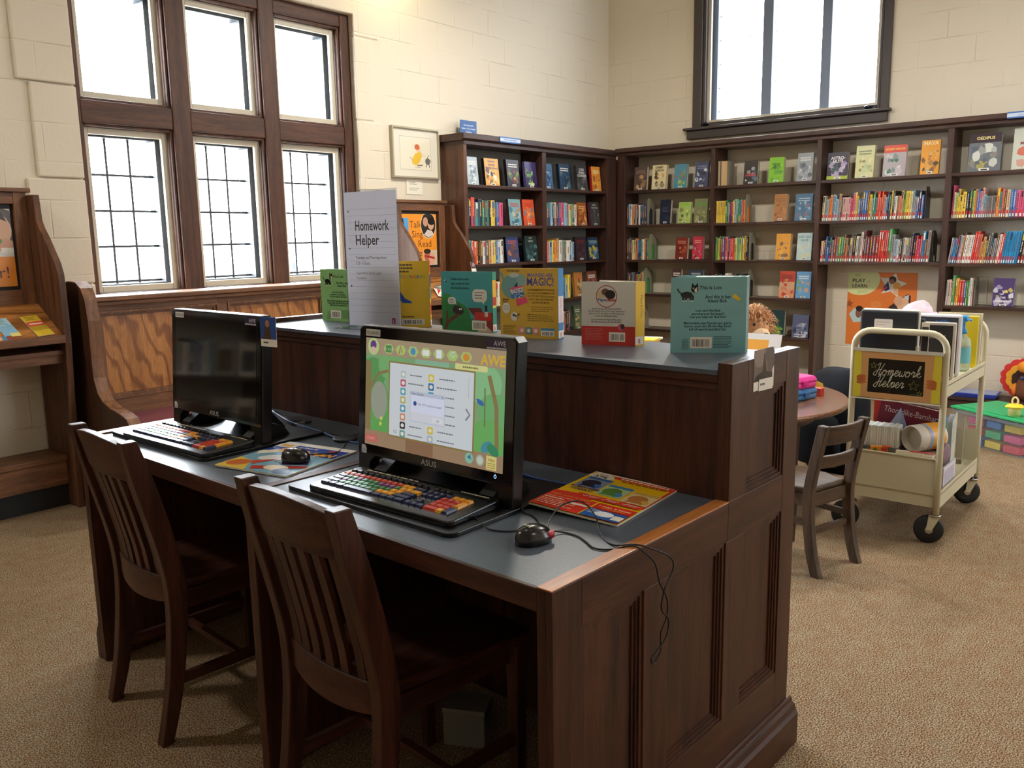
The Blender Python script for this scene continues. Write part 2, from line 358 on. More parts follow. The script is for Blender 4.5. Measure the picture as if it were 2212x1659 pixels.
w3 = struct(mb.build('window_3'))
for a, b in ((4.67, 5.42), (5.5, 6.3), (6.38, 7.13)):
    for c, d in ((1.18, 2.25), (2.35, 3.22)): mb = MB(); mb.box(a, b, -3.16, -3.155, c, d, clear()); mb.build('pane', w3)
# ---- big oak window
def set_root(name, loc=(0, 0, 0)):
    o = bpy.data.objects.new(name, None); COL.objects.link(o); o.location = loc; o['kind'] = 'structure'; return o
w1 = set_root('window_1')
fz0, fz1 = 1.0, 2.99
cols = [(2.30, 2.85), (2.97, 3.508), (3.625, 4.185)]; rows = [(1.10, 2.08), (2.207, 2.897)]
mb = MB(); yf = 5.03
for a, b in ((2.25, 2.30), (2.85, 2.97), (3.508, 3.625), (4.185, 4.265)): mb.box(a, b, yf, yf+.13, fz0, fz1, winw('z'))
for a, b in ((fz0, 1.10), (2.08, 2.207), (2.897, fz1)):
    for c in cols: mb.box(c[0], c[1], yf+.004, yf+.13, a, b, winw('x'))
mb.build('window_frame', w1, bevel=.006)
mb = MB()
for c in cols:
    for r in rows:   # small moulding round each light
        a, b, z0, z1 = c[0], c[1], r[0], r[1]; t = .016
        for q in ((a, a+t, z0, z1), (b-t, b, z0, z1), (a+t, b-t, z0, z0+t), (a+t, b-t, z1-t, z1)): mb.box(q[0], q[1], yf+.018, yf+.05, q[2], q[3], winw('z'))
mb.build('moulding', w1, bevel=.005)
beige = paint('CFC7B4', .5); steel = paint('3A4048', .45); leadm = paint('3A3E44', .5)
for ci, c in enumerate(cols):
    for ri, r in enumerate(rows):
        a, b, z0, z1 = c[0]+.016, c[1]-.016, r[0]+.016, r[1]-.016
        mb = MB(); t = .038
        for q in ((a, a+t, z0, z1), (b-t, b, z0, z1), (a+t, b-t, z0, z0+t), (a+t, b-t, z1-t, z1)): mb.box(q[0], q[1], yf+.06, yf+.085, q[2], q[3], beige)
        sash = mb.build('storm_sash', w1, bevel=.003)
        mb = MB(); t = .075; a2, b2, z2, z3 = a-.03, b+.03, z0-.03, z1+.03
        for q in ((a2, a2+t, z2, z3), (b2-t, b2, z2, z3), (a2+t, b2-t, z2, z2+t), (a2+t, b2-t, z3-t, z3)): mb.box(q[0], q[1], yf+.131, yf+.245, q[2], q[3], steel)
        cas = mb.build('casement', w1)
        mb = MB(); yl = yf+.19
        if ri == 0:
            for k in (1, 2): x = a2+t+(b2-a2-2*t)*k/3; mb.box(x-.007, x+.007, yl-.004, yl+.004, z2+t, z3-t, leadm)
            for k in range(4): z = 1.173+.2115*k; mb.box(a2+t, b2-t, yl-.0035, yl+.0035, z-.007, z+.007, leadm)
            mb.build('leading', cas)
        mb = MB(); mb.box(a2+t, b2-t, yl+.004, yl+.009, z2+t, z3-t, clear()); mb.build('pane', cas)
# ---- high dark window in the bookcase wall
w2 = set_root('window_2'); dk = paint('3E3634', .5); bloom_m = paint('76849E', .45)  # mullion metal is paled to blue, window bloom put into its colour
mb = MB(); x = XB
for q in ((2.25, 2.315, 2.38, 3.98), (3.93, 4.02, 2.38, 3.98), (2.315, 3.93, 3.90, 3.98)): mb.box(x-.03, x+.001, q[0], q[1], q[2], q[3], dk)
for q in ((2.32, 2.345, 2.385, 3.95), (3.90, 3.93, 2.385, 3.95), (2.345, 3.90, 2.385, 2.425)): mb.box(x-.012, x+.10, q[0], q[1], q[2], q[3], dk)
mb.build('window_frame', w2, bevel=.006)
mb = MB(); mb.box(x-.075, x+.0, 2.225, 4.095, 2.36, 2.385, dk); mb.box(x-.045, x+.0, 2.25, 4.07, 2.283, 2.36, dk); mb.build('window_sill', w2, bevel=.006)
mb = MB(); t = .03
for q in ((2.345, 2.345+t, 2.425, 3.95), (3.90-t, 3.90, 2.425, 3.95), (2.345+t, 3.90-t, 2.425, 2.425+.022)): mb.box(x+.03, x+.06, q[0], q[1], q[2], q[3], beige)
mb.build('storm_sash', w2)
mb = MB()
for a, b in ((2.764, 2.845), (3.285, 3.375)): mb.box(x+.05, x+.15, a, b, 2.44, 3.95, bloom_m)
mb.box(x+.09, x+.17, 3.83, 3.90, 2.44, 3.95, bloom_m)
mb.build('mullion', w2)
for a, b in ((2.36, 2.764), (2.845, 3.285), (3.375, 3.85)):
    mb = MB()
    for k in (1, 2): y = a+(b-a)*k/3; mb.box(x+.136, x+.14, y-.002, y+.002, 2.44, 3.95, leadm)
    for k in range(7): z = 2.53+.2115*k; mb.box(x+.136, x+.14, a, b, z-.002, z+.002, leadm)
    mb.build('leading', w2)
    mb = MB(); mb.box(x+.142, x+.147, a, b, 2.43, 3.95, clear()); mb.build('pane', w2)
mb = MB()
for y in (2.41, 3.885): mb.ball((x-.02, y, 2.41), (.018, .035, .016), paint('20242C', .15, .8)); mb.tube([(x-.02, y, 2.405), (x-.05, y-.02, 2.40)], .006, paint('20242C', .2, .8))
mb.build('window_latch', w2)
# ================================================================== helpers for furniture
def wb(mb, name, parent, **k):
    """Build geometry written in room coordinates under its thing."""
    M = Matrix(); q = parent
    while q: M = Matrix.Translation(q.location) @ Matrix.Rotation(q.rotation_euler.z, 4, 'Z') @ M; q = q.parent
    mb.bm.transform(M.inverted()); return mb.build(name, parent, **k)
LAM = '5C6472'
def laminate():
    if 'lam' not in MATS:
        m, n, l, b = new_mat('blue_grey_laminate'); tc = n.new('ShaderNodeTexCoord'); q = n.new('ShaderNodeTexNoise'); q.inputs['Scale'].default_value = 120; q.inputs['Detail'].default_value = 2
        l.new(tc.outputs['Object'], q.inputs[0]); r = n.new('ShaderNodeValToRGB'); r.color_ramp.elements[0].color = (*lin('434B58'), 1); r.color_ramp.elements[1].color = (*lin('59626F'), 1)
        l.new(q.outputs[0], r.inputs[0]); l.new(r.outputs[0], b.inputs['Base Color']); b.inputs['Roughness'].default_value = .33
        MATS['lam'] = m
    return MATS['lam']
# ================================================================== computer desk
DO = (1.1254, .856, 0); DR = math.radians(-1.752)
desk = thing('computer_desk', 'long dark wood computer desk with two grey work surfaces and a raised grey counter', 'desk', DO, DR)
D, Dx, Dy = dark('z'), dark('x'), dark('y')
Lp = [(0, .0), (1.025, .0), (1.025, 1.105), (.653, 1.105), (.653, .78), (0, .78)]
def end_panel(y0, y1, out, nm):
    mb = MB(); a = y0+.016 if out < 0 else y0; b = y1 if out < 0 else y1-.016
    mb.prism([(x, z+.004) for x, z in Lp], 'y', a, b, D); o = mb.build(nm, desk)
    mb = MB(); f0, f1 = (y0, a) if out < 0 else (b, y1)
    for x0, x1, z0, z1 in ((0, .087, .004, .784), (.297, .387, .24, .69), (.645, .735, .24, .69), (.945, 1.025, .004, 1.109), (.653, .735, .787, 1.109)): mb.box(x0, x1, f0, f1, z0, z1, D)
    for x0, x1, z0, z1 in ((.087, .945, .004, .24), (.087, .653, .69, .784), (.653, .945, .69, .787), (.735, .945, 1.03, 1.109)): mb.box(x0, x1, f0, f1, z0, z1, Dx)
    mb.build('panel_frame', o, bevel=.0015)
    for x0, x1, z0, z1 in ((.087, .297, .24, .69), (.387, .645, .24, .69), (.735, .945, .24, .69), (.735, .945, .787, 1.03)):
        mb = MB()
        for k, (t, dpt) in enumerate(((.010, .012), (.018, .008), (.026, .004))):
            g0, g1 = (a-dpt, a) if out < 0 else (b, b+dpt)
            for q in ((x0, x0+t, z0, z1), (x1-t, x1, z0, z1), (x0+t, x1-t, z0, z0+t), (x0+t, x1-t, z1-t, z1)): mb.box(q[0], q[1], g0, g1, q[2], q[3], D)
        mb.build('panel_moulding', o)
    mb = MB(); s = -1 if out < 0 else 1; y = y0 if out < 0 else y1
    pr = [(y, .0), (y+s*.026, .0), (y+s*.026, .088), (y+s*.02, .098), (y+s*.016, .112), (y+s*.008, .116), (y+s*.006, .128), (y, .132)]
    mb.prism(pr, 'x', -.0, 1.047, Dx); mb.build('base_moulding', o, bevel=.002)
    return o
end_panel(0, .035, -1, 'side_panel'); end_panel(1.95, 1.985, 1, 'side_panel')
for y0 in (0, 1.95):   # top strips of the two ends, lamp light painted in as paler orange wood
    mb = MB(); mb.box(-.001, .654, y0, y0+.035, .784, .787, wood('lamplit', 'A05E2C', 'CC8444', 'x', .3)); mb.build('end_trim', desk, bevel=.001)
for i, (a, b) in enumerate(((.035, .968), (1.002, 1.95))):
    mb = MB(); mb.box(.012, .66, a, b, .757, .782, laminate()); ws = mb.build('work_surface', desk)
    mb = MB(); mb.box(0, .012, a, b, .738, .783, Dy); mb.build('front_edge', ws, bevel=.002)
mb = MB(); mb.box(.004, .66, .968, 1.002, .004, .756, D); mb.box(0, .66, .968, 1.002, .756, .785, Dx); mb.build('divider', desk, bevel=.002)
mb = MB(); mb.box(.66, .678, .035, 1.95, .03, 1.06, dark('z')); mb.build('back_panel', desk)
mb = MB(); mb.box(1.0, 1.018, .035, 1.95, .12, 1.06, D); mb.build('rear_panel', desk)
mb = MB(); mb.box(.646, 1.02, .035, 1.95, 1.082, 1.093, laminate()); ct = mb.build('counter_top', desk)
mb = MB(); mb.box(.650, 1.016, .035, 1.95, 1.062, 1.082, Dy); mb.box(.655, .662, .035, 1.95, 1.045, 1.062, Dy); mb.build('counter_edge', ct, bevel=.002)
mb = MB(); mb.box(.66, .672, .40, .43, .70, .74, paint('1A1A1C', .4)); mb.build('cable_port', desk)
def dk2w(x, y, z):
    c, s = math.cos(DR), math.sin(DR); return (DO[0]+x*c-y*s, DO[1]+x*s+y*c, z)
# ================================================================== slat-back chairs
def bow(y, w, d): return -d*(1-(2*y/w)**2)
def make_chair(label, loc, rot, group=None):
    t = thing('library_chair', label, 'chair', loc, rot, group)
    P = [(-.118, .885), (-.092, .78), (-.062, .66), (-.036, .54), (-.024, .44), (-.030, .32), (-.055, .14), (-.090, 0)]
    dep = [.042, .054, .058, .056, .056, .050, .043, .034]
    def postx(z):
        for (x1, z1), (x0, z0) in zip(P, P[1:]):
            if z0 <= z <= z1: return x0+(x1-x0)*(z-z0)/(z1-z0)
        return P[0][0]
    sp_ = smooth_path([(p[0], d, p[1]) for p, d in zip(P, dep)], 4)
    for s in (-1, 1):
        mb = MB(); y0, y1 = (s*.196, s*.161); secs = []
        for q in sp_:
            x, d, z = q; secs.append([(x-d/2, min(y0, y1), z), (x+d/2, min(y0, y1), z), (x+d/2, max(y0, y1), z), (x-d/2, max(y0, y1), z)])
        mb.loft(secs, D, sm=False); mb.build('rear_leg', t, bevel=.003)
    def rail(nm, z0, z1, th, d, arch=0, archb=0):
        mb = MB(); secs = []; n = 12; w = .33
        for i in range(n+1):
            y = -.163+.326*i/n; k = 1-(2*y/w)**2; a, b = z0+archb*k, z1+arch*k; xa, xb = postx(a)+bow(y, w, d), postx(min(b, .885))+bow(y, w, d)
            secs.append([(xa-th/2, y, a), (xa+th/2, y, a), (xb+th/2, y, b), (xb-th/2, y, b)])
        mb.loft(secs, Dy, sm=False); mb.build(nm, t, bevel=.003)
    rail('crest_rail', .765, .868, .024, .022, .022, .0); rail('back_rail', .405, .478, .024, .022, 0, -.015)
    for k in range(6):
        y = -.125+.25*k/5; mb = MB(); secs = []
        for i in range(9):
            z = .47+(.772-.47)*i/8; x = postx(z)+bow(y, .33, .022); secs.append([(x-.006, y-.0145, z), (x+.006, y-.0145, z), (x+.006, y+.0145, z), (x-.006, y+.0145, z)])
        mb.loft(secs, D, sm=False); mb.build('slat', t)
    mb = MB(); pr = [(.005, -.16), (.40, -.205), (.415, -.19), (.415, .19), (.40, .205), (.005, .16)]; mb.prism(pr, 'z', .428, .455, Dx); mb.build('seat', t, bevel=.008)
    mb = MB()
    for q in ((.0, .38, -.172, -.152), (.0, .38, .152, .172), (.36, .38, -.17, .17)): mb.box(*q, .375, .428, Dx)
    mb.build('apron', t, bevel=.002)
    for s in (-1, 1):
        mb = MB(); x, y = .375, s*.175; mb.hexa([(x-.014, y-.014, 0), (x+.014, y-.014, 0), (x+.014, y+.014, 0), (x-.014, y+.014, 0)], [(x-.02, y-.02, .428), (x+.02, y-.02, .428), (x+.02, y+.02, .428), (x-.02, y+.02, .428)], D); mb.build('front_leg', t, bevel=.003)
        mb = MB(); mb.box(-.05, .37, y-.008, y+.008, .16, .19, Dx); mb.build('stretcher', t)
    mb = MB(); mb.box(.15, .17, -.17, .17, .165, .185, Dy); mb.build('stretcher', t)
    return t
c = dk2w(-.005, .60, 0); make_chair('slat-back wooden chair at the desk station with the lit screen', c, DR-.05)
c = dk2w(-.005, 1.505, 0); make_chair('slat-back wooden chair at the desk station with the black screen', c, DR-.045)
# ================================================================== child's chair and round table
def child_chair():
    Cw, Cx, Cy = (wood('brownstain', '36281B', '58412C', a, .55, coat=0) for a in 'zxy')
    t = thing('child_chair', 'small ladder-back wooden child chair pushed up to the round table', 'chair', (3.49, 1.19, 0), math.radians(74.8))
    P = [(-.055, .637), (-.025, .5), (0, .36), (0, .25), (-.02, .1), (-.05, 0)]
    def px(z):
        for (x1, z1), (x0, z0) in zip(P, P[1:]):
            if z0 <= z <= z1: return x0+(x1-x0)*(z-z0)/(z1-z0)
        return P[0][0]
    for s in (-1, 1):
        mb = MB(); secs = []
        for x, y, z in smooth_path([(p[0], 0, p[1]) for p in P], 4):
            a, b = sorted((s*.152, s*.122)); secs.append([(x-.021, a, z), (x+.021, a, z), (x+.021, b, z), (x-.021, b, z)])
        mb.loft(secs, Cw, sm=False); mb.build('rear_leg', t, bevel=.003)
    for nm, z0, z1 in (('crest_rail', .55, .63), ('back_rail', .45, .503)):
        mb = MB(); secs = []
        for i in range(11):
            y = -.123+.246*i/10; d = bow(y, .25, .022); secs.append([(px(z0)+d-.01, y, z0), (px(z0)+d+.01, y, z0), (px(z1)+d+.01, y, z1), (px(z1)+d-.01, y, z1)])
        mb.loft(secs, Cy, sm=False); mb.build(nm, t, bevel=.003)
    mb = MB()
    pts = [(.01, -.115), (.12, -.15), (.26, -.155), (.30, -.13), (.31, 0), (.30, .13), (.26, .155), (.12, .15), (.01, .115)]
    mb.prism(pts, 'z', .335, .36, Cx); mb.build('seat', t, bevel=.01, seg=3)
    mb = MB()
    for q in ((.0, .018, -.122, .122), (.01, .27, -.125, -.108), (.01, .27, .108, .125)): mb.box(*q, .28, .334, Cy)
    mb.build('apron', t)
    for s in (-1, 1):
        mb = MB(); mb.hexa([(.265, s*.13-.013, 0), (.291, s*.13-.013, 0), (.291, s*.13+.013, 0), (.265, s*.13+.013, 0)], [(.25, s*.12-.018, .335), (.286, s*.12-.018, .335), (.286, s*.12+.018, .335), (.25, s*.12+.018, .335)], Cw); mb.build('front_leg', t, bevel=.003)
        mb = MB(); mb.box(-.01, .275, s*.128-.008, s*.128+.008, .20, .225, Cx); mb.build('stretcher', t)
    mb = MB(); mb.box(-.012, .006, -.123, .123, .165, .19, Cy); mb.build('stretcher', t)
child_chair()
rt = thing('round_table', 'low round wooden children table with a glossy brown top behind the desk', 'table', (4.17, 2.04, 0))
tw = wood('maple', '70492F', '8E6342', 'x', .22, coat=.5)
mb = MB(); mb.lathe((0, 0, 0), [(.64, .520), (.655, .524), (.66, .53), (.66, .543), (.655, .55)], tw, 64); mb.build('tabletop', rt)
mb = MB(); mb.lathe((0, 0, 0), [(.50, .45), (.50, .52), (.48, .52), (.48, .45), (.50, .45)], dark('x'), 48, capb=False, capt=False); mb.build('apron', rt)
for k in range(4):
    a = math.radians(45+90*k); mb = MB(); x, y = .43*math.cos(a), .43*math.sin(a); mb.hexa([(x-.02, y-.02, 0), (x+.02, y-.02, 0), (x+.02, y+.02, 0), (x-.02, y+.02, 0)], [(x-.032, y-.032, .52), (x+.032, y-.032, .52), (x+.032, y+.032, .52), (x-.032, y+.032, .52)], D); mb.build('leg', rt, bevel=.004)
# ================================================================== built-in bench under the big window
O, Ox, Oy = oak('z'), oak('x'), oak('y')
bench = thing('window_bench', 'long oak settle with curved ends and a plum seat pad under the tall window', 'bench', (3.2, 4.6, 0))
prof = [(4.93, 0), (4.93, 1.2), (4.73, 1.204), (4.63, 1.20), (4.575, 1.17), (4.54, 1.11), (4.525, 1.0), (4.53, .80), (4.525, .70), (4.50, .63), (4.45, .585), (4.37, .557), (4.27, .54), (4.205, .52), (4.18, .485), (4.175, .44), (4.20, 0)]
for x0, x1 in ((2.0, 2.055), (4.36, 4.415)):
    mb = MB(); mb.prism(prof, 'x', x0, x1, wood('darkoak', '38241A', '513422', 'z', .42)); e = wb(mb, 'bench_end', bench, bevel=.003)
    mb = MB(); rim = prof[2:16]
    for a, b in zip(rim, rim[1:]):
        mb.hexa([(x0-.004, a[0], a[1]), (x1+.004, a[0], a[1]), (x1+.004, b[0], b[1]), (x0-.004, b[0], b[1])], [(x0-.004, a[0]-.004, a[1]+.006), (x1+.004, a[0]-.004, a[1]+.006), (x1+.004, b[0]-.004, b[1]+.006), (x0-.004, b[0]-.004, b[1]+.006)], O)
    wb(mb, 'edge_band', e)
mb = MB(); bx = [(2.055, 2.15), (2.885, 2.95), (3.685, 3.75), (4.30, 4.36)]
for a, b in bx: mb.box(a, b, 4.745, 4.775, .40, 1.09, O)
for a, b in ((.40, .54), (1.035, 1.09)):
    for p, q in zip(bx, bx[1:]): mb.box(p[1], q[0], 4.745, 4.775, a, b, Ox)
wb(mb, 'back_frame', bench, bevel=.002)
for p, q in zip(bx, bx[1:]):
    mb = MB(); mb.box(p[1], q[0], 4.764, 4.774, .54, 1.035, oakfig('z')); pn = wb(mb, 'back_panel', bench)
    mb = MB(); x0, x1, z0, z1 = p[1], q[0], .54, 1.035
    for t, y in ((.012, 4.738), (.024, 4.75), (.03, 4.758)):
        for r in ((x0, x0+t, z0, z1), (x1-t, x1, z0, z1), (x0+t, x1-t, z0, z0+t), (x0+t, x1-t, z1-t, z1)): mb.box(r[0], r[1], y, 4.765, r[2], r[3], O)
    wb(mb, 'panel_moulding', pn)
mb = MB(); mb.box(2.055, 4.36, 4.70, 4.93, 1.09, 1.118, Ox); mb.box(2.055, 4.36, 4.715, 4.74, 1.065, 1.09, Ox); wb(mb, 'top_rail', bench, bevel=.006)
mb = MB(); mb.box(2.055, 4.36, 4.30, 4.745, .375, .40, Ox); mb.box(2.055, 4.36, 4.32, 4.34, 0.08, .375, Ox); wb(mb, 'seat_frame', bench)
mb = MB(); mb.box(2.06, 4.355, 4.285, 4.742, .40, .452, paint('7A3E4C', .35)); wb(mb, 'seat_pad', bench, bevel=.02, seg=4)
# ================================================================== display cabinets either side of the bench
def cabinet(name, label, x0, x1, art, wpo):
    t = thing(name, label, 'cabinet', ((x0+x1)/2, 4.8, 0))
    sp2 = [(4.955, 0), (4.955, 1.66), (4.81, 1.66), (4.80, 1.53), (4.775, 1.49), (4.72, 1.43), (4.63, 1.31), (4.605, 1.25), (4.60, 1.15), (4.60, .90), (4.63, .60), (4.65, .0)]
    for a, b in ((x0, x0+.035), (x1-.035, x1)):
        mb = MB(); mb.prism(sp2, 'x', a, b, wood('cabinet', '4A2F1E', '70492F', 'z', .6, coat=0)); wb(mb, 'side_panel', t, bevel=.004)
    a, b = x0+.035, x1-.035
    mb = MB(); f = .065
    for q in ((a, a+f, 1.09, 1.69), (b-f, b, 1.09, 1.69)): mb.box(q[0], q[1], 4.89, 4.93, q[2], q[3], O)
    for q in ((1.09, 1.17), (1.615, 1.675)): mb.box(a+f, b-f, 4.89, 4.93, q[0], q[1], Ox)
    mb.box(a-.02, b+.02, 4.875, 4.945, 1.675, 1.697, Ox); wb(mb, 'board_frame', t, bevel=.003)
    mb = MB(); mb.box(a+f, b-f, 4.915, 4.925, 1.17, 1.615, paint('1C1A1A', .6)); wb(mb, 'display_board', t)
    mb = MB(); mb.hexa([(a, 4.60, .905), (b, 4.60, .905), (b, 4.90, 1.075), (a, 4.90, 1.075)], [(a, 4.60, .927), (b, 4.60, .927), (b, 4.90, 1.10), (a, 4.90, 1.10)], oakfig('x')); wb(mb, 'sloped_shelf', t)
    mb = MB(); mb.box(a, b, 4.585, 4.60, .90, .942, Ox); wb(mb, 'shelf_lip', t, bevel=.003)
    mb = MB(); mb.box(a, b, 4.64, 4.95, .838, .858, Ox); mb.box(a, b, 4.66, 4.68, .79, .838, Ox); wb(mb, 'lower_shelf', t)
    mb = MB(); mb.box(a, b, 4.72, 4.955, .255, .285, Ox); mb.box(a, b, 4.735, 4.955, .12, .255, Ox); wb(mb, 'plinth', t, bevel=.004)
    mb = MB(); mb.box(a, b, 4.76, 4.95, 0, .12, paint('141618', .6)); wb(mb, 'kick_board', t)
    # poster held in the frame: a thing of its own
    w, h = b-a-2*f-.03, .40
    po = MB(); po.box(a+f+.015, b-f-.015, 4.911, 4.9145, 1.19, 1.59, paint('E8902C', .4))
    art(w, h).emit_to(po, (a+f+.015, 4.911, 1.19), (1, 0, 0), (0, 0, 1), clip=(0, 0, w, h))
    o = po.build('poster'); tag(o, wpo, 'poster')
    return t
def art_boy(w, h):
    A = Art(.35); A.rect(0, .155, w, h, 'CFC6B8'); A.rect(0, .155, w, .20, 'E2DFD8')
    A.ell(w-.06, .30, .10, .11, '4A4038'); A.ell(w-.10, .29, .10, .10, 'D8A888', rot=20); A.poly([(w-.22, .33), (w-.2, .41), (w-.05, .40), (w-.02, .335), (w-.06, .35), (w-.15, .345)], '2E2622')
    A.line([(w-.16, .30), (w-.07, .295)], .012, '2A2624'); A.ring(w-.10, .295, .02, .005, '2A2624'); A.poly([(w-.12, .20), (w-.04, .25), (w-.0, .235), (w-.0, .19), (w-.10, .18)], 'D29E80'); A.ell(w-.10, .222, .03, .025, '2E8A9A'); A.ell(w-.14, .215, .025, .02, 'D8703A'); A.ell(w-.07, .235, .018, .015, '5A9A40')
    A.rect(w-.06, .175, w, .20, 'EFEBE2'); A.rect(0, 0, w, .155, 'E8902C'); A.text('er!', w-.035, .045, .085, '5A3018', 'r'); A.text('togeth', w-.135, .045, .085, '5A3018', 'r')
    return A
def art_talk(w, h):
    A = Art(.35); A.rect(0, 0, w, h, 'EE962E'); x = w-.54
    A.rect(w-.50, .19, w-.305, h-.03, '5AA0D8'); A.ell(w-.40, .295, .05, .06, '7A5040'); A.poly([(w-.46, .33), (w-.42, .375), (w-.36, .365), (w-.35, .32), (w-.40, .345)], '241C1A'); A.poly([(w-.49, .19), (w-.45, .245), (w-.35, .24), (w-.32, .19)], 'C8DCEA')
    A.text('Talk', w-.295, h-.105, .075, '6A3A14'); A.text('Sing', w-.275, h-.18, .075, '6A3A14'); A.text('Read', w-.21, h-.255, .075, '6A3A14'); A.text('Write', w-.35, h-.325, .075, '6A3A14')
    A.ell(w-.09, h-.085, .085, .105, 'F4E4C4'); A.ell(w-.09, h-.085, .08, .10, '2C2622'); A.ell(w-.12, h-.06, .028, .036, 'C89A80'); A.ell(w-.06, h-.08, .034, .042, 'D8A88A'); A.ell(w-.055, h-.055, .04, .03, '1A1614'); A.poly([(w-.14, h-.16), (w-.10, h-.12), (w-.05, h-.13), (w-.03, h-.16), (w-.09, h-.182)], 'D8CCC4')
    A.rect(w-.155, .0, w, .12, 'D8C0A0'); A.ell(w-.11, .07, .035, .045, 'B86A50'); A.ell(w-.06, .05, .035, .045, 'E0A890'); A.line([(w-.14, .075), (w-.03, .055)], .016, 'B03028'); A.ell(w-.11, .11, .04, .02, '3A2A20')
    return A
cabinet('display_cabinet', 'oak display cabinet with the boy poster, on the other side of the window bench', 1.06, 1.94, art_boy, 'orange poster with a photo of a boy in glasses in the oak cabinet')
cabinet('display_cabinet', 'oak display cabinet between the bench and the short bookcase, holding the orange reading poster', 4.47, 5.09, art_talk, 'orange poster reading talk sing read write in the oak cabinet')
def leaflet(name, label, cat, x, s, w, h, art, up=0.0, grp=None, tilt=0):
    """A sheet lying on a cabinet's sloped shelf; s = distance up the slope from its lip."""
    v = Vector((0, .30, .173)).normalized(); u = Vector((1, 0, 0)); nn = u.cross(v)
    o = Vector((x, 4.603, .931))+v*s+nn*(.001+up); q = math.radians(tilt); u, v = u*math.cos(q)+v*math.sin(q), v*math.cos(q)-u*math.sin(q)
    mb = MB(); p = [o, o+u*w, o+u*w+v*h, o+v*h]; mb.hexa(p, [a+nn*.003 for a in p], paint('E8E4DA', .5)); art.emit_to(mb, o+nn*.003, u, v, clip=(0, 0, w, h)); return tag(mb.build(name), label, cat, grp)
A = Art(.4).rect(0, 0, .09, .2, 'D8B838'); A.rect(0, .09, .09, .13, 'D8503A'); A.rect(0, .05, .09, .09, 'B89A30'); A.lines(.012, .104, .066, 1, .01, .012, 'F2E6D0', 3, ragged=0); A.lines(.015, .17, .06, 3, .012, .005, '8A6A1C', 3)
leaflet('leaflet', 'yellow leaflet with a red band on the sloped shelf of the boy-poster cabinet', 'leaflet', 1.785, .02, .085, .185, A, tilt=6)
A = Art(.4).rect(0, 0, .08, .2, '7FB0CC'); A.rect(0, .10, .08, .17, 'A6CCDC'); A.lines(.012, .15, .05, 4, .014, .005, '3A6A88', 5); A.rect(.03, .0, .08, .03, 'D8C878')
leaflet('leaflet', 'pale blue leaflet beside the yellow one in the boy-poster cabinet', 'leaflet', 1.64, .035, .075, .165, A, tilt=5)
A = Art(.4).rect(0, 0, .2, .1, '4A82AE'); A.ell(.07, .03, .03, .03, 'D8A070'); A.ell(.15, .03, .03, .03, '8A4A30'); A.rect(.0, .0, .03, .08, 'E8E4DC')
leaflet('booklet', 'wide blue booklet lying along the lip of the boy-poster cabinet shelf', 'booklet', 1.52, .0, .17, .045, A)
A = Art(.4).rect(0, 0, .16, .2, '9A968C'); A.rect(.01, .11, .15, .19, '6E6A62'); A.text('My', .03, .14, .05, 'E8E4DA'); A.ell(.10, .07, .03, .03, '2A2826'); A.rect(0, 0, .16, .04, 'E2DCD0')
leaflet('booklet', 'grey and white booklet on the sloped shelf of the reading-poster cabinet', 'booklet', 4.80, .015, .13, .19, A, tilt=4)
A = Art(.4).rect(0, 0, .1, .13, 'E8E2D6'); A.poly([(.01, .03), (.06, .11), (.03, .12)], 'C0392F'); A.lines(.02, .03, .06, 2, .012, .005, '4A4440', 6)
leaflet('leaflet', 'white leaflet with red marks lying over the grey booklet in the reading-poster cabinet', 'leaflet', 4.70, .05, .085, .12, A, up=.005, tilt=-24)
A = Art(.4).rect(0, 0, .05, .06, '3E3238'); A.ell(.03, .04, .018, .012, 'A08890', rot=30); A.rect(0, 0, .05, .018, 'E6E2DA')
mb = MB(); v = Vector((.1, .2, 1)).normalized(); u = Vector((1, .1, 0)).normalized(); v = (v-u*v.dot(u)).normalized(); nn = u.cross(v); o = Vector((5.03, 4.588, 1.135)); p = [o, o+u*.06, o+u*.06+v*.08, o+v*.08]
mb.hexa(p, [a+nn*.002 for a in p], paint('E8E4DA', .5)); Art(.4).rect(0, 0, .06, .08, '4A3A40').ell(.035, .055, .02, .015, 'A08890', rot=30).rect(0, 0, .06, .025, 'E6E2DA').emit_to(mb, o+nn*.002, u, v)
tag(mb.build('photo_card'), 'small dark photo card stuck on the curved edge of the reading-poster cabinet', 'card')
# ================================================================== things on the desk (local x = user's right, local y = away from the user)
UR = DR-math.pi/2
T = .7825; CT = 1.0932
BLK = paint('0B0C0E', .32); GLOSS = paint('06070A', .07, coat=.6); BLK2 = paint('15161A', .5)
def at_desk(x, y, z=T): return dk2w(x, y, z)
def keybed(yc, tilt_extra, label):
    t = thing('equipment_tray', label, 'tray', at_desk(.075, yc), UR)
    mb = MB(); A = Art()
    P = []
    for cx, cy_, a0 in ((.255, .42, 0), (-.255, .42, 90), (-.285, .03, 180), (.262, .03, 270)):
        P += [(cx+.025*math.cos(math.radians(a0+i*18)), cy_+.025*math.sin(math.radians(a0+i*18))) for i in range(6)]
    mb.prism(P, 'z', .0, .010, BLK); mb.build('tray_board', t, bevel=.002)
    return t
keybed(.622, 0, 'thin black board under the lit screen and its keyboard')
keybed(1.625, 0, 'thin black board under the black screen and its keyboard')
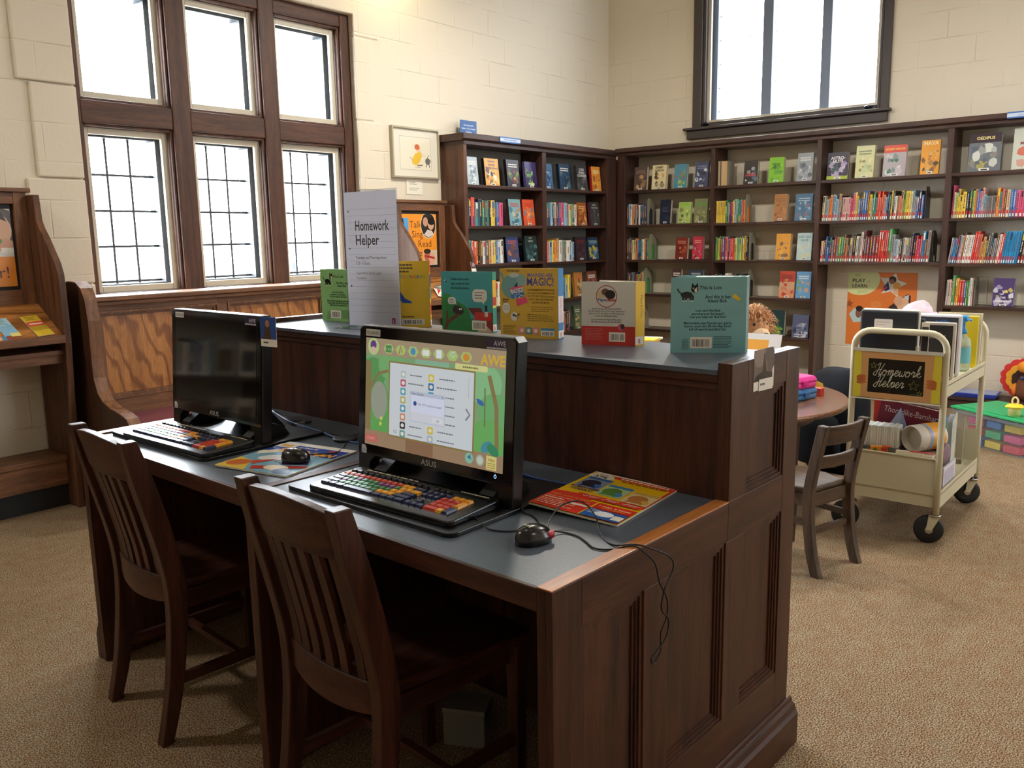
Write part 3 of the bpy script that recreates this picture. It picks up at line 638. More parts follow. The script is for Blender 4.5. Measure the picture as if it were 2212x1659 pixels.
# ---- touch screen computers
def screen_art():
    w, h = .49, .28; A = Art(.3, emit=.62)
    A.rect(0, 0, w, h, '7FA878'); A.poly([(0, .03), (.09, .05), (.10, .13), (.05, .20), (0, .22)], '6AA060')
    for x, y, r, c in ((.03, .19, .05, '5C9A58'), (.10, .215, .05, '78B070'), (.42, .20, .06, '8AC08A'), (.46, .14, .05, '70B070'), (.07, .06, .06, '62A858'), (.44, .07, .06, '6CB060'), (.25, .23, .06, '8AB898')): A.ell(x, y, r, r*.8, c)
    A.rect(.0, .03, .022, .22, '8C7850'); A.line([(.02, .15), (.05, .19), (.09, .20)], .008, '8C7850'); A.ell(.055, .12, .032, .05, '9AA090'); A.line([(.47, .05), (.465, .15), (.44, .22)], .012, '8C7850'); A.line([(.43, .10), (.428, .19)], .004, '6A7A50')
    A.ell(.415, .155, .012, .006, '3A6AB0', rot=-20); A.poly([(.40, .163), (.407, .155), (.413, .163)], '3A6AB0')
    for x, y in ((.065, .075), (.062, .06), (.47, .045)): A.star(x, y, .008, 'D8D860')
    A.rect(0, h-.042, w, h, 'A89478'); A.rect(0, 0, w, .04, 'A08468'); A.rect(.16, .0, .26, .04, '8E6A50')
    A.ell(.03, h-.022, .022, .022, 'B8D088'); A.ell(.03, h-.018, .012, .012, '6A3A88'); A.ell(.03, h-.03, .01, .008, 'D8B8A0')
    for i in range(7):
        x = .09+.046*i; A.poly([(x-.02, h-.024), (x-.01, h-.012), (x+.01, h-.012), (x+.02, h-.024), (x+.01, h-.036), (x-.01, h-.036)], 'AEC878')
        [lambda: (A.rect(x-.011, h-.033, x+.011, h-.015, '4A8A50'), A.text('1·2·3', x, h-.028, .009, 'E8E8D0', 'c')), lambda: A.line([(x-.006, h-.034), (x, h-.014), (x+.005, h-.03)], .004, 'B0703A'), lambda: A.ell(x, h-.024, .009, .009, '4A90C0'),
         lambda: A.rect(x-.012, h-.031, x+.012, h-.017, 'E8E8E0'), lambda: A.rect(x-.009, h-.033, x+.009, h-.014, 'E4E8F0'), lambda: A.ring(x+.002, h-.021, .006, .002, 'C8D8E8'), lambda: A.ell(x, h-.024, .011, .009, 'D8903A')][i]()
    A.text('AWE', w-.002, h-.036, .034, 'D8B040', 'r', bold=.03); A.rrect(.33, h-.054, .435, h-.04, .004, 'D8D890'); A.lines(.355, h-.049, .055, 1, .01, .004, '7A7A40', 3)
    # sheet with the list of programs
    A.rect(.093, .033, .398, .226, '8C7C48'); A.rect(.097, .037, .393, .222, 'D4DADF')
    ic = ['B8C8C0', 'C06078', '5AA8B8', 'B8B870', '5AA0C0', 'D89078', '303030', '70A090']; tx = [1, 1, 1, 0, 0, 0, 1, 1]
    for i in range(8):
        y = .205-.0215*i; A.rrect(.138, y-.018, .158, y, .004, ic[i]); A.ell(.148, y-.009, .006, .005, 'E8E8E0')
        if tx[i]: A.lines(.166, y-.010, .058, 1, .006, .003, '707880', i, align='c')
    ic2 = ['D8C848', '3A78B0', '4AA0B8', None, None, None, 'D8C040', 'A8B8D0']
    for i in range(8):
        y = .205-.0215*i
        if ic2[i]: A.rrect(.240, y-.018, .260, y, .004, ic2[i]); A.ell(.25, y-.009, .006, .005, 'E8E0C8')
        A.lines(.268, y-.010, .072, 1, .006, .003, '707880', 20+i, align='c')
    A.line([(.370, .135), (.383, .122), (.370, .108)], .005, '808890'); A.line([(.378, .21), (.378, .16)], .0015, 'B0B8C0'); A.text('1/2', .12, .044, .011, '505860', 'c')
    A.rect(.176, .082, .300, .158, 'C0C8DC'); A.rect(.178, .084, .298, .148, 'D8DAE4'); A.rect(.178, .106, .298, .148, 'DCE0F4'); A.text('User Session', .180, .150, .0085, '203040'); A.ell(.194, .128, .006, .006, '30508A'); A.text('Click "OK" to start your session!', .204, .125, .0078, '404870', fit=.085)
    A.rect(.258, .088, .294, .100, 'E4E4EA'); A.text('OK', .276, .0905, .008, '606470', 'c'); A.text('×', .291, .149, .01, '404850', 'c')
    A.rrect(.004, .008, .052, .028, .004, 'C86A60'); A.text('START', .028, .014, .011, 'E8B0A0', 'c'); A.ell(.385, .021, .013, .013, '8AC0A8'); A.ell(.42, .021, .013, .013, 'A8B8A0'); A.ell(.42, .021, .009, .009, 'C8D0C0'); A.poly([(.378, .022), (.388, .03), (.392, .018)], '3A7AA0'); A.rect(.440, .004, .472, .036, 'E0D080'); A.text('Index', .456, .024, .010, '605020', 'c')
    for k in range(3): A.rect(.444, .018-k*.005, .468, .0195-k*.005, '8A7A40')
    A.ell(.44, .055, .02, .012, '4A90A0', rot=30); A.ell(.46, .05, .02, .012, '3A8A60', rot=-30)
    return A
def computer(yc, lit, label, stick):
    t = thing('desktop_computer', label, 'computer', at_desk(.285, yc, T+.0101), UR)
    hw, h, th = .275, .388, .034; lean = .03
    def fx(z): return lean*z/h       # lean of the panel away from the user
    P = [(-hw, 0), (-hw, h-.012), (-hw+.012, h), (hw-.012, h), (hw, h-.012), (hw, 0), (hw-.045, 0), (hw-.048, .03), (hw-.07, .048), (-hw+.07, .048), (-hw+.048, .03), (-hw+.045, 0)]
    mb = MB(); mb.hexa([(x, fx(z), z) for x, z in P], [(x, fx(z)+th, z) for x, z in P], BLK); mb.build('casing', t, bevel=.0025)
    v = Vector((0, fx(1), 1)).normalized(); u = Vector((1, 0, 0))
    mb = MB(); G = [(-hw+.004, .052), (hw-.004, .052), (hw-.004, h-.012), (hw-.012, h-.004), (-hw+.012, h-.004), (-hw+.004, h-.012)]
    mb.hexa([(x, fx(z)-.003, z) for x, z in G], [(x, fx(z)+.001, z) for x, z in G], GLOSS); mb.build('front_glass', t)
    o0 = Vector((0, fx(0)-.003, 0))
    mb = MB(); sc = [(-.245, .078), (.245, .078), (.245, .358), (-.245, .358)]
    mb.hexa([(x, fx(z)-.0036, z) for x, z in sc], [(x, fx(z)-.0025, z) for x, z in sc], paint('030405', .05, spec=.9, coat=1.0))
    if lit: screen_art().emit_to(mb, o0+u*-.245+v*.078+Vector((0, -.0007, 0)), u, v, clip=(0, 0, .49, .28))
    mb.build('screen', t)
    mb = MB(); A = Art(.4); A.text('ASUS', 0, .056, .021, 'A8A8AA', 'c', bold=.01, sx=1.15); A.emit_to(mb, o0+Vector((0, -.0002, 0)), u, v); mb.build('brand_badge', t)
    mb = MB(); A = Art(.4); A.rect(-.247, .362, -.19, .380, 'C8C8C4'); A.text('TOLHAWE02' if lit else 'TOLHAWE01', -.2185, .3665, .0125, '202020', 'c', bold=.01, fit=.052); A.emit_to(mb, o0+Vector((0, -.0002, 0)), u, v); mb.build('asset_label', t)
    mb = MB(); A = Art(.4); A.rect(.182, .350, .246, .384, '2A2244'); A.text('AWE', .242, .367, .017, 'D8D4E0', 'r'); A.rect(.184, .3555, .244, .3635, 'B8B4C4'); A.text('Digital Learning Solutions', .214, .3572, .0065, '2A2244', 'c', fit=.056); A.lines(.186, .3515, .056, 1, .003, .002, '8A86A0', 2); A.emit_to(mb, o0+Vector((0, -.0002, 0)), u, v); mb.build('maker_sticker', t)
    mb = MB(); A = Art(.4); A.poly([(-.258, .052), (-.238, .052), (-.238, .066), (-.244, .074), (-.258, .074)], 'C8CCD0'); A.lines(-.255, .06, .014, 2, .005, .002, '3A5A9A', 3); A.emit_to(mb, o0+Vector((0, -.0002, 0)), u, v); mb.build('chip_sticker', t)
    if lit:
        mb = MB(); A = Art(.4, emit=2.5); A.ring(.222, .068, .0035, .0012, '8AB0FF', 14); A.line([(.222, .070), (.222, .074)], .001, '8AB0FF'); A.emit_to(mb, o0+Vector((0, -.0002, 0)), u, v); mb.build('power_light', t)
    mb = MB(); mb.prism([(th, .30), (th+.02, .30), (th+.02, .16), (.185, .006), (.185, 0), (.15, 0), (th+.012, .10), (th, .10)], 'x', -.12, .12, BLK2); mb.build('rear_stand', t, bevel=.003)
    for a, b in ((-.21, -.165), (.165, .21)): mb = MB(); mb.prism([(.0, .0), (.0, .012), (.06, .05), (.12, .03), (.14, 0)], 'x', a, b, BLK2); mb.build('side_foot', t)
    return t
computer(.618, True, 'all-in-one touch computer with its screen lit, a jungle menu showing', 0)
computer(1.628, False, 'all-in-one touch computer with a black screen reflecting shelves', 1)
# ---- colourful keyboards
def keyboard(x, y, rot, label):
    t = thing('keyboard', label, 'keyboard', at_desk(x, y, T+.0102), UR+rot)
    mb = MB(); w, d = .485, .175; r = .016; P = []
    for cx, cy_, a0 in ((w/2-r, d/2-r, 0), (-w/2+r, d/2-r, 90), (-w/2+r, -d/2+r, 180), (w/2-r, -d/2+r, 270)): P += [(cx+r*math.cos(math.radians(a0+i*18)), cy_+r*math.sin(math.radians(a0+i*18))) for i in range(6)]
    hz = lambda y: .012+.009*(y/d+.5)
    mb.hexa([(a, b, 0) for a, b in P], [(a, b, hz(b)) for a, b in P], paint('0A0B0D', .25)); mb.build('case', t, bevel=.003)
    mb = MB(); u = Vector((1, 0, 0)); v = Vector((0, 1, .009/d)).normalized(); A = Art(.4); A.lines(-.2, .071, .19, 1, .01, .004, 'D8D0B8', 3, ragged=0); A.lines(.13, .071, .085, 1, .01, .004, 'D8D0B8', 4, ragged=0); A.line([(-.225, .068), (.225, .068)], .0008, '8A7A5A')
    A.emit_to(mb, Vector((0, 0, hz(0)+.0002)), u, v); mb.build('printed_strip', t)
    NV, RD, YL, GR, PU, OR, BK = '1E2A52', 'C23A28', 'E6A024', '2E7A48', '7A3A80', 'E89040', '16181E'
    def key(ch, x0, y0, kw, kh, c):
        z = hz(y0); mb = MB(); g = .0009; a, b, c0, d0 = x0+g, x0+kw-g, y0+g, y0+kh-g; i = .0018
        mb.hexa([(a, c0, z), (b, c0, z), (b, d0, z), (a, d0, z)], [(a+i, c0+i, z+.006), (b-i, c0+i, z+.006), (b-i, d0-i, z+.0065), (a+i, d0-i, z+.0065)], paint(c, .3))
        if ch: Art(.4).text(ch, (a+b)/2, (c0+d0)/2-.0035, .0105 if len(ch) == 1 else .006, 'F0EEE6', 'c').emit_to(mb, (0, 0, z+.0067), u, v)
        mb.build('key', t)
    p, ky = .0193, .0185; X0 = -.226
    ry = [.046, .0265, .008, -.0105, -.029, -.0475]; ry = [a-.012 for a in ry]
    for i in range(13): key('', X0+(0 if i == 0 else p*1.15)+p*(i-1 if i else 0)*1.06*1.05, ry[0]+.006, p*.9, .011, BK)
    r1 = '`1234567890-='
    for i, ch in enumerate(r1): key(ch, X0+p*i, ry[1], p, ky, OR if i == 0 else RD if i < 11 else YL)
    key('←', X0+p*13, ry[1], p*2, ky, NV); key('', X0, ry[2], p*1.5, ky, NV)
    for i, ch in enumerate('QWERTYUIOP[]\\'): key(ch, X0+p*(1.5+i), ry[2], p*(1.5 if i == 12 else 1), ky, YL if i > 9 else PU if ch in 'EUIO' else GR)
    key('', X0, ry[3], p*1.75, ky, NV)
    for i, ch in enumerate("ASDFGHJKL;'"): key(ch, X0+p*(1.75+i), ry[3], p, ky, YL if i > 8 else PU if ch == 'A' else GR)
    key('Enter', X0+p*12.75, ry[3], p*2.25, ky, NV); key('', X0, ry[4], p*2.25, ky, NV)
    for i, ch in enumerate('ZXCVBNM,./'): key(ch, X0+p*(2.25+i), ry[4], p, ky, YL if i > 6 else GR)
    key('Shift', X0+p*12.25, ry[4], p*2.75, ky, NV)
    for ch, a, b in (('', 0, 1.5), ('', 1.5, 2.75), ('', 2.75, 4.25), ('', 4.25, 9.5), ('Alt', 9.5, 11), ('', 11, 12.2), ('', 12.2, 13.4), ('Ctrl', 13.4, 15)): key(ch, X0+p*a, ry[5], p*(b-a), ky, NV)
    N0 = X0+p*15.25
    for j, r in enumerate((0, 1, 2)):
        for i in range(3): key(('', 'Ins', 'Hm', 'Pg', 'Del', 'End', 'Pg')[0 if j == 0 else 1+i+3*(j-1)], N0+p*.98*i, ry[r]+(.006 if j == 0 else 0), p*.95, .011 if j == 0 else ky, BK if j == 0 else NV)
    key('↑', N0+p*.98, ry[4], p*.95, ky, NV)
    for i in range(3): key('←↓→'[i], N0+p*.98*i, ry[5], p*.95, ky, NV)
    K0 = N0+p*3.2
    for i in range(4): key('', K0+p*i, ry[1], p, ky, YL if i else NV)
    for j, row in enumerate(('789', '456', '123')):
        for i, ch in enumerate(row): key(ch, K0+p*i, ry[2+j], p, ky, RD)
    key('0', K0, ry[5], p*2, ky, RD); key('.', K0+p*2, ry[5], p, ky, YL); key('+', K0+p*3, ry[3], p, ky*2, YL); key('Enter', K0+p*3, ry[5], p, ky*2, NV)
    return t
keyboard(.188, .612, math.radians(2.2), 'rainbow-keyed learning keyboard in front of the lit screen')
keyboard(.165, 1.585, math.radians(2.0), 'learning keyboard whitened by window glare in front of the black screen')
# ---- mice
def mouse(x, y, z, rot, label, red):
    t = thing('computer_mouse', label, 'mouse', at_desk(x, y, z), UR+rot)
    mb = MB(); secs = []; n = 20
    for z, s, off in ((0, .93, 0), (.004, 1.0, 0), (.014, 1.0, 0), (.016, .97, 0), (.024, .90, -.001), (.031, .72, -.003), (.036, .45, -.005), (.038, .15, -.006)):
        secs.append([(.031*s*math.cos(a)*(1+.06*math.sin(a)), off+.043*s*math.sin(a), z) for a in (2*math.pi*k/n for k in range(n))])
    mb.loft(secs, paint('17171A', .22)); mb.build('shell', t)
    if red:
        mb = MB(); mb.loft([[(.0232+.006*math.cos(a), .026+.011*math.sin(a), zz) for a in (2*math.pi*k/10 for k in range(10))] for zz in (.010, .0235)], paint('B02838', .3)); mb.build('button', t)
        mb = MB(); Art(.4).text('AWE', 0, 0, .011, 'D8CFA8', 'c', bold=.01).emit_to(mb, (.0, -.018, .0380), (1, 0, .0), (0, 1, .12)); mb.build('mouse_logo', t)
    return t
mouse(.178, .192, T, math.radians(-10), 'small black mouse with a red button at the open end of the desk', True)
mouse(.242, 1.118, T+.006, math.radians(-65), 'small black mouse lying on the comic magazine', False)
# ---- magazines
def magazine(x, y, rot, w, h, art, label, curl):
    t = thing('magazine', label, 'magazine', at_desk(x, y, T), UR+rot)
    mb = MB(); n = 10
    top = lambda a, b: .0045+curl*(1-a/w)
    N = [[(w*i/n, h*j/n) for j in range(n+1)] for i in range(n+1)]
    pc = paint('D8D2C4', .5)
    low = [[mb.bm.verts.new((a, b, top(a, b)-.0042)) for a, b in r] for r in N]; hi = [[mb.bm.verts.new((a, b, top(a, b))) for a, b in r] for r in N]; k = mb.mi(pc)
    for i in range(n):
        for j in range(n):
            for L in (low, hi): mb.bm.faces.new((L[i][j], L[i+1][j], L[i+1][j+1], L[i][j+1])).material_index = k
    ed = [N[i][0] for i in range(n)]
    for i in range(n):
        for L1, L2 in (((i, 0), (i+1, 0)), ((i, n), (i+1, n)), ((0, i), (0, i+1)), ((n, i), (n, i+1))):
            mb.bm.faces.new((low[L1[0]][L1[1]], low[L2[0]][L2[1]], hi[L2[0]][L2[1]], hi[L1[0]][L1[1]])).material_index = k
    # print laid over the bent sheet
    d = 3e-4
    for V, F, mt in art.L:
        vs_ = [mb.bm.verts.new((min(max(a, 0), w), min(max(b, 0), h), top(min(max(a, 0), w), min(max(b, 0), h))+d)) for a, b in V]; kk = mb.mi(mt); d += 8e-5
        for f in F:
            try: g = mb.bm.faces.new([vs_[q] for q in f]); g.material_index = kk; g.tag = True
            except ValueError: pass
    mb.build('cover', t)
    return t
def art_sub():
    w, h = .235, .30; A = Art(.22); YL, RD = 'F2C414', 'DE3A28'
    A.rect(0, 0, w, h, YL); A.rect(.09, h-.018, w, h, RD); A.rect(w-.012, .12, w, h, RD); A.poly([(.06, h-.018), (w, h-.022), (w, h), (.06, h)], RD)
    A.ell(.035, h-.022, .036, .022, 'F0EADA'); A.text('SAVE', .035, h-.012, .010, '3A302C', 'c', bold=.01); A.text('37%', .035, h-.032, .022, '3A302C', 'c', bold=.02)
    A.lines(.085, h-.014, .13, 1, .01, .008, 'F0D8C0', 4, ragged=0); A.lines(.095, h-.030, .12, 1, .01, .006, 'A03020', 5, ragged=0)
    for x, y, c, c2, c3 in ((.012, .178, '3A6AB0', '2A2A40', '8A9AB8'), (.085, .150, '4A8AC0', '5A8A3A', 'B8D0A0'), (.160, .138, 'D8B050', 'C08040', 'E8D0A0')):   # cover thumbnails kept plain
        A.rect(x, y, x+.068, y+.085, c3); A.rect(x+.002, y+.068, x+.066, y+.084, c); A.ell(x+.03, y+.036, .024, .026, c2); A.ell(x+.05, y+.02, .014, .016, c); A.poly([(x+.008, y+.005), (x+.03, y+.045), (x+.055, y+.008)], c2)
    A.text('SUBSCRIBE', .010, .165, .0165, '30286A', bold=.03); A.text('TODAY!', .018, .148, .0165, '30286A', bold=.03)
    A.rect(0, 0, w, .095, RD); A.rect(.128, .0, .133, .095, YL); A.rect(0, .138, .01, .139, YL); A.poly([(0, .095), (.105, .095), (.105, .13), (0, .115)], RD)
    A.rrect(.058, .108, .225, .132, .005, RD); A.text('3 EASY WAYS TO ORDER', .006, .085, .010, 'F0C040', bold=.01, fit=.11); A.text('Online: www.titanmagazines.com', .006, .070, .0085, 'F4E4C0', fit=.115); A.lines(.006, .057, .06, 1, .01, .006, 'F4E4C0', 12); A.lines(.006, .045, .10, 4, .010, .004, 'F0C8B0', 4); A.rrect(.075, .048, .125, .058, .004, 'F0EADA')
    for x in (.075, .125, .178): A.line([(x, .120), (x+.005, .114), (x+.014, .130)], .0025, 'F4E8D8'); A.lines(x+.016, .121, .03, 2, .006, .003, 'F4E0C8', 3)
    A.rrect(.137, .058, .228, .092, .005, RD); A.text('1 year, 6 issues', .182, .072, .0135, 'F6DCA0', 'c', bold=.02, fit=.082); A.text('ONLY $24.99!', .184, .061, .009, 'F6C040', 'c', shear=.2)
    A.rect(.133, 0, w, .052, '2A5AA0'); A.ell(.18, .03, .024, .016, 'E8ECF0'); A.lines(.138, .042, .03, 3, .009, .004, 'D8E4F0', 8); A.rect(.205, .010, .229, .036, 'E8E4D8')
    return A
def art_comic():
    w, h = .26, .27; A = Art(.22); A.rect(0, 0, w, h, '7AA8C0'); A.rect(0, .19, w, h, '2A4A9A'); A.poly([(0, 0), (.11, 0), (.06, .08), (0, .10)], 'E0C050'); A.ell(.04, .05, .035, .03, 'C86A30', rot=30)
    A.poly([(.05, .12), (.16, .18), (.20, .16), (.13, .10)], '28406A'); A.ell(.10, .13, .05, .03, 'D8DCE0', rot=20); A.poly([(.10, .04), (.25, .10), (.26, .08), (.12, .01)], 'B03A34'); A.poly([(.14, .10), (.22, .14), (.24, .11), (.17, .08)], '3A2A4A'); A.ell(.18, .05, .04, .025, 'E8D8C0'); A.poly([(.02, .14), (.08, .20), (.04, .21), (.0, .17)], 'E8E0D0'); A.ell(.22, .03, .03, .025, '3A5A8A'); A.poly([(.06, .08), (.12, .12), (.09, .05)], 'C04A3A'); A.ell(.16, .13, .018, .018, 'D8A030')
    A.rect(.0, .235, .07, h, 'F0EAD8'); A.rect(.015, .24, .055, .265, 'E0A030'); A.text('ULTIMATE', .08, .245, .016, 'E8E4F0', bold=.02, shear=.2); A.text('SPIDER-MAN', .045, .196, .040, 'F0A830', bold=.05, shear=.15, fit=.205); A.text('#17', .20, .245, .02, 'E03028', bold=.03); A.lines(.09, .186, .14, 1, .01, .005, 'E8E0C8', 3)
    return A
magazine(.336, .338, math.radians(6), .230, .31, art_sub(), 'red and yellow subscription magazine lying face down beside the mouse with a red button', .012)
magazine(.078, 1.268, math.radians(13), .262, .30, art_comic(), 'blue comic magazine under the mouse between the two keyboards', .002)
# ---- cables
def cable(name, pts, r, c, label, cat='cable', n=5, grp=None):
    mb = MB(); mb.tube(smooth_path([at_desk(*p) for p in pts], n), r, paint(c, .35), 6); return tag(mb.build(name), label, cat, grp)
z0 = T+.0022
cable('mouse_cable', [(.215, .185, z0+.012), (.26, .215, z0+.018), (.315, .225, z0+.035), (.345, .195, z0+.042), (.335, .15, z0+.022), (.29, .10, z0), (.262, .05, z0), (.277, .01, z0+.006), (.296, -.012, .783), (.340, -.031, .757), (.358, -.031, .726), (.323, -.031, .688), (.314, -.031, .652), (.341, -.031, .621), (.333, -.031, .584), (.298, -.031, .567), (.277, -.031, .557), (.290, -.031, .544), (.312, -.031, .563), (.312, -.031, .602), (.333, -.031, .625), (.335, -.031, .665), (.304, -.031, .715), (.286, -.031, .76), (.270, -.012, .785), (.268, .012, z0+.006), (.238, .04, z0), (.223, .07, z0), (.245, .11, z0), (.258, .14, z0), (.258, .175, z0), (.228, .195, z0+.008)], .0019, '121214', 'thin black mouse cord looping over the desk end and hanging down its side')
cable('keyboard_cable', [(.19, .372, z0+.012), (.176, .33, z0+.004), (.174, .307, z0), (.19, .27, z0), (.222, .252, z0), (.245, .243, z0), (.275, .258, z0), (.30, .295, z0), (.306, .325, z0), (.312, .345, z0+.01), (.318, .38, z0+.012)], .0019, '121214', 'black cord between the rainbow keyboard and the lit computer')
cable('network_cable', [(.50, .70, z0+.03), (.505, .60, z0+.022), (.50, .525, z0+.018), (.515, .461, z0+.008), (.531, .39, z0+.004), (.56, .30, z0)], .0028, '2E5AA8', 'blue network cable running from behind the lit computer towards the magazine')
cable('power_cable', [(.44, .55, z0+.012), (.46, .48, z0+.012), (.49, .43, z0+.003), (.55, .36, z0), (.60, .34, z0)], .0022, '17181A', 'thin black wire beside the blue network cable behind the lit computer')
cable('network_cable', [(.56, 1.74, z0+.03), (.52, 1.60, z0+.02), (.505, 1.50, z0+.014), (.508, 1.37, z0+.006), (.493, 1.25, z0), (.50, 1.15, z0)], .0028, '4A72B8', 'blue network cable running from behind the black computer to the cable tangle')
cable('power_cable', [(.55, 1.76, z0+.03), (.53, 1.62, z0+.02), (.50, 1.46, z0+.008), (.515, 1.36, z0+.003), (.55, 1.26, z0), (.60, 1.10, z0+.05), (.56, .97, z0+.085), (.50, .90, z0+.03)], .0022, '1A1B1E', 'black wire arching between the two computers at the back of the desk')
cable('sensor_cable', [(.51, 1.22, z0+.004), (.47, 1.19, z0), (.43, 1.15, z0), (.36, 1.10, z0+.006), (.285, 1.112, z0+.016)], .0019, '121214', 'black cord from the mouse on the comic to the round grommet')
cable('loose_cable', [(.56, 1.76, z0+.03), (.575, 1.68, z0+.01), (.56, 1.62, z0), (.585, 1.585, z0), (.575, 1.56, z0+.003)], .0019, '121214', 'short black lead with a free plug behind the black computer')
t = thing('usb_plug', 'small metal plug lying loose on the grey desk behind the black computer', 'plug', at_desk(.572, 1.545, T), UR+math.radians(-30))
mb = MB(); mb.box(-.006, .006, 0, .022, .001, .009, paint('141416', .4)); mb.build('grip', t, bevel=.001)
mb = MB(); mb.box(-.006, .006, -.014, 0, .0025, .0075, paint('B8B4A0', .3, .9)); mb.build('connector', t)
mb = MB(); mb.lathe(at_desk(.505, 1.235, T), [(.036, 0), (.038, .002), (.038, .007), (.034, .009)], BLK2, 28); tag(mb.build('cable_grommet'), 'round black disc on the desk between the two computers', 'grommet')
# ---- photo cards stuck to the furniture
def pcard(name, label, o, u, v, w, h, art):
    o, u, v = Vector(o), Vector(u).normalized(), Vector(v); v = (v-u*v.dot(u)).normalized(); n = u.cross(v); p = [o, o+u*w, o+u*w+v*h, o+v*h]
    mb = MB(); mb.hexa([a-n*.0008 for a in p], p, paint('E6E2D8', .5)); art.emit_to(mb, o, u, v, clip=(0, 0, w, h)); return tag(mb.build(name), label, 'card')
e_r = Vector((math.sin(-DR)*-1, -math.cos(DR), 0)); e_r = Vector(at_desk(0, 0))-Vector(at_desk(0, 1)); e_a = Vector(at_desk(1, 0))-Vector(at_desk(0, 0)); UP = Vector((0, 0, 1))
A = Art(.25).rect(0, .022, .075, .09, '2A4A90'); A.poly([(.01, .022), (.05, .022), (.045, .05), (.04, .075), (.03, .08), (.02, .055)], '4A3A30'); A.ell(.033, .068, .009, .011, 'A07058'); A.lines(.012, .010, .03, 1, .01, .004, '302C28', 2)
pcard('photo_card', 'blue photo card of a figure taped to the edge of the black screen', at_desk(.300, 1.347, 1.093), e_r+e_a*.1, UP-e_r*.10, .072, .088, A)
A = Art(.25).rect(0, .022, .1, .11, '6A5C5A'); A.ell(.03, .08, .03, .025, '84746E'); A.ell(.085, .07, .03, .03, '584A48'); A.poly([(.042, .03), (.052, .085), (.056, .09), (.066, .05), (.07, .03)], '1C1618'); A.poly([(.056, .088), (.068, .055), (.076, .032), (.071, .032)], 'A08060'); A.poly([(.0, .022), (.1, .022), (.1, .036), (.05, .045), (.01, .035)], '241E20')
pcard('photo_card', 'sepia photo card of a dark pointed figure taped to the raised end of the desk', at_desk(.760, -.0012, 1.030), e_a, UP-e_a*.10, .108, .098, A)
A = Art(.4).lines(.006, .013, .035, 1, .01, .005, '403C38', 2)
pcard('name_tag', 'small white caption tag over the corner of the sepia photo card', at_desk(.785, -.0030, 1.028), e_a-UP*.03, UP, .075, .028, A)
# ---- under the desk
t = thing('cardboard_box', 'small pale box on the floor in the dark under the desk end', 'box', at_desk(.47, .69, 0), UR+.5)
mb = MB(); mb.box(-.06, .06, -.045, .045, 0, .10, paint('6E6C66', .6)); mb.build('box_body', t, bevel=.003)
mb = MB(); mb.box(-.061, .061, -.046, .046, .10, .112, paint('7A7870', .6)); mb.build('box_lid', t)
# ================================================================== raised counter: sign holder and picture books
def counter_book(x, y, rot, w, h, th, front, spine, label, art, spart, slant=0, pages='E8E0CC', name='picture_book'):
    """Thick board book stood on end; front cover faces the user, spine at the user's right."""
    t = thing(name, label, 'book', at_desk(x, y, CT), UR+math.radians(rot), 'picture books standing on the counter')
    r = .010; P = [(0, r), (r*.3, r*.3), (r, 0), (w, 0), (w, h), (r, h), (r*.3, h-r*.3), (0, h-r)]
    mb = MB(); mb.prism(P, 'y', 0, .0035, paint(front, .3)); art.emit_to(mb, (0, 0, 0), (1, 0, 0), (0, 0, 1), clip=(0, 0, w, h)); mb.build('back_cover', t)
    # a slanted spine belongs to a book standing slightly open: its other board swings away behind
    op = .35 if slant else 0; c_, s_ = math.cos(op), math.sin(op); e = Vector((w+slant, th, 0)); f_ = lambda a, b: (e.x-a*c_-b*s_, e.y+a*s_-b*c_)
    def wedge(pts, z0, z1, m, nm): mb = MB(); mb.prism(pts, 'z', z0, z1, m); mb.build(nm, t)
    wedge([f_(0, 0), f_(w, 0), f_(w, .0035), f_(0, .0035)], 0, h, paint(front, .3), 'front_cover')
    wedge([(.003, .0037), (w-.002, .0037), f_(.002+slant*.3, .0037), f_(w-.003, .0037)] if not slant else [(w*.3, .0037), (w-.001, .0037), f_(.002, .0037), f_(w*.72, .0037)], .002, h-.002, paint(pages, .5), 'pages')
    sv = Vector((slant, th, 0)).normalized(); L_ = math.hypot(slant, th); nv = Vector((sv.y, -sv.x, 0))*.0012; a0 = Vector((w, 0, 0))
    mb = MB(); mb.prism([tuple((a0-nv).xy), tuple((a0+nv).xy), tuple((a0+sv*L_+nv).xy), tuple((a0+sv*L_-nv).xy)], 'z', 0, h, paint(spine, .3)); spart.emit_to(mb, a0+nv, sv, (0, 0, 1), clip=(0, 0, L_, h)); mb.build('spine', t)
    return t
def E_mark(A, th, c='C02838'): A.rect(0, .004, th, .026, 'F0EAE4'); A.text('E', th/2, .008, .016, c, 'c', bold=.04, sx=min(1, th/.018)); return A
def cat(A, x, y, s, c='1A1A1C'):      # plain little cat in profile
    P = lambda *q: [(x+a*s, y+b*s) for a, b in q]
    A.ell(x+.42*s, y+.30*s, .28*s, .16*s, c); A.ell(x+.78*s, y+.58*s, .17*s, .17*s, c); A.poly(P((.63, .66), (.66, .88), (.77, .73)), c); A.poly(P((.80, .74), (.92, .88), (.94, .64)), c)
    for q in (.20, .33, .55, .66): A.rect(x+q*s, y, x+(q+.09)*s, y+.28*s, c); A.rect(x+q*s, y-.0*s, x+(q+.09)*s, y+.05*s, 'E8E4DC')
    A.line(P((.18, .36), (.06, .46), (-.02, .60)), .06*s, c); A.ell(x+.83*s, y+.52*s, .06*s, .09*s, 'E8E4DC'); A.ell(x+.72*s, y+.62*s, .035*s, .035*s, 'E8D890'); A.ell(x+.88*s, y+.63*s, .03*s, .03*s, 'E8D890')
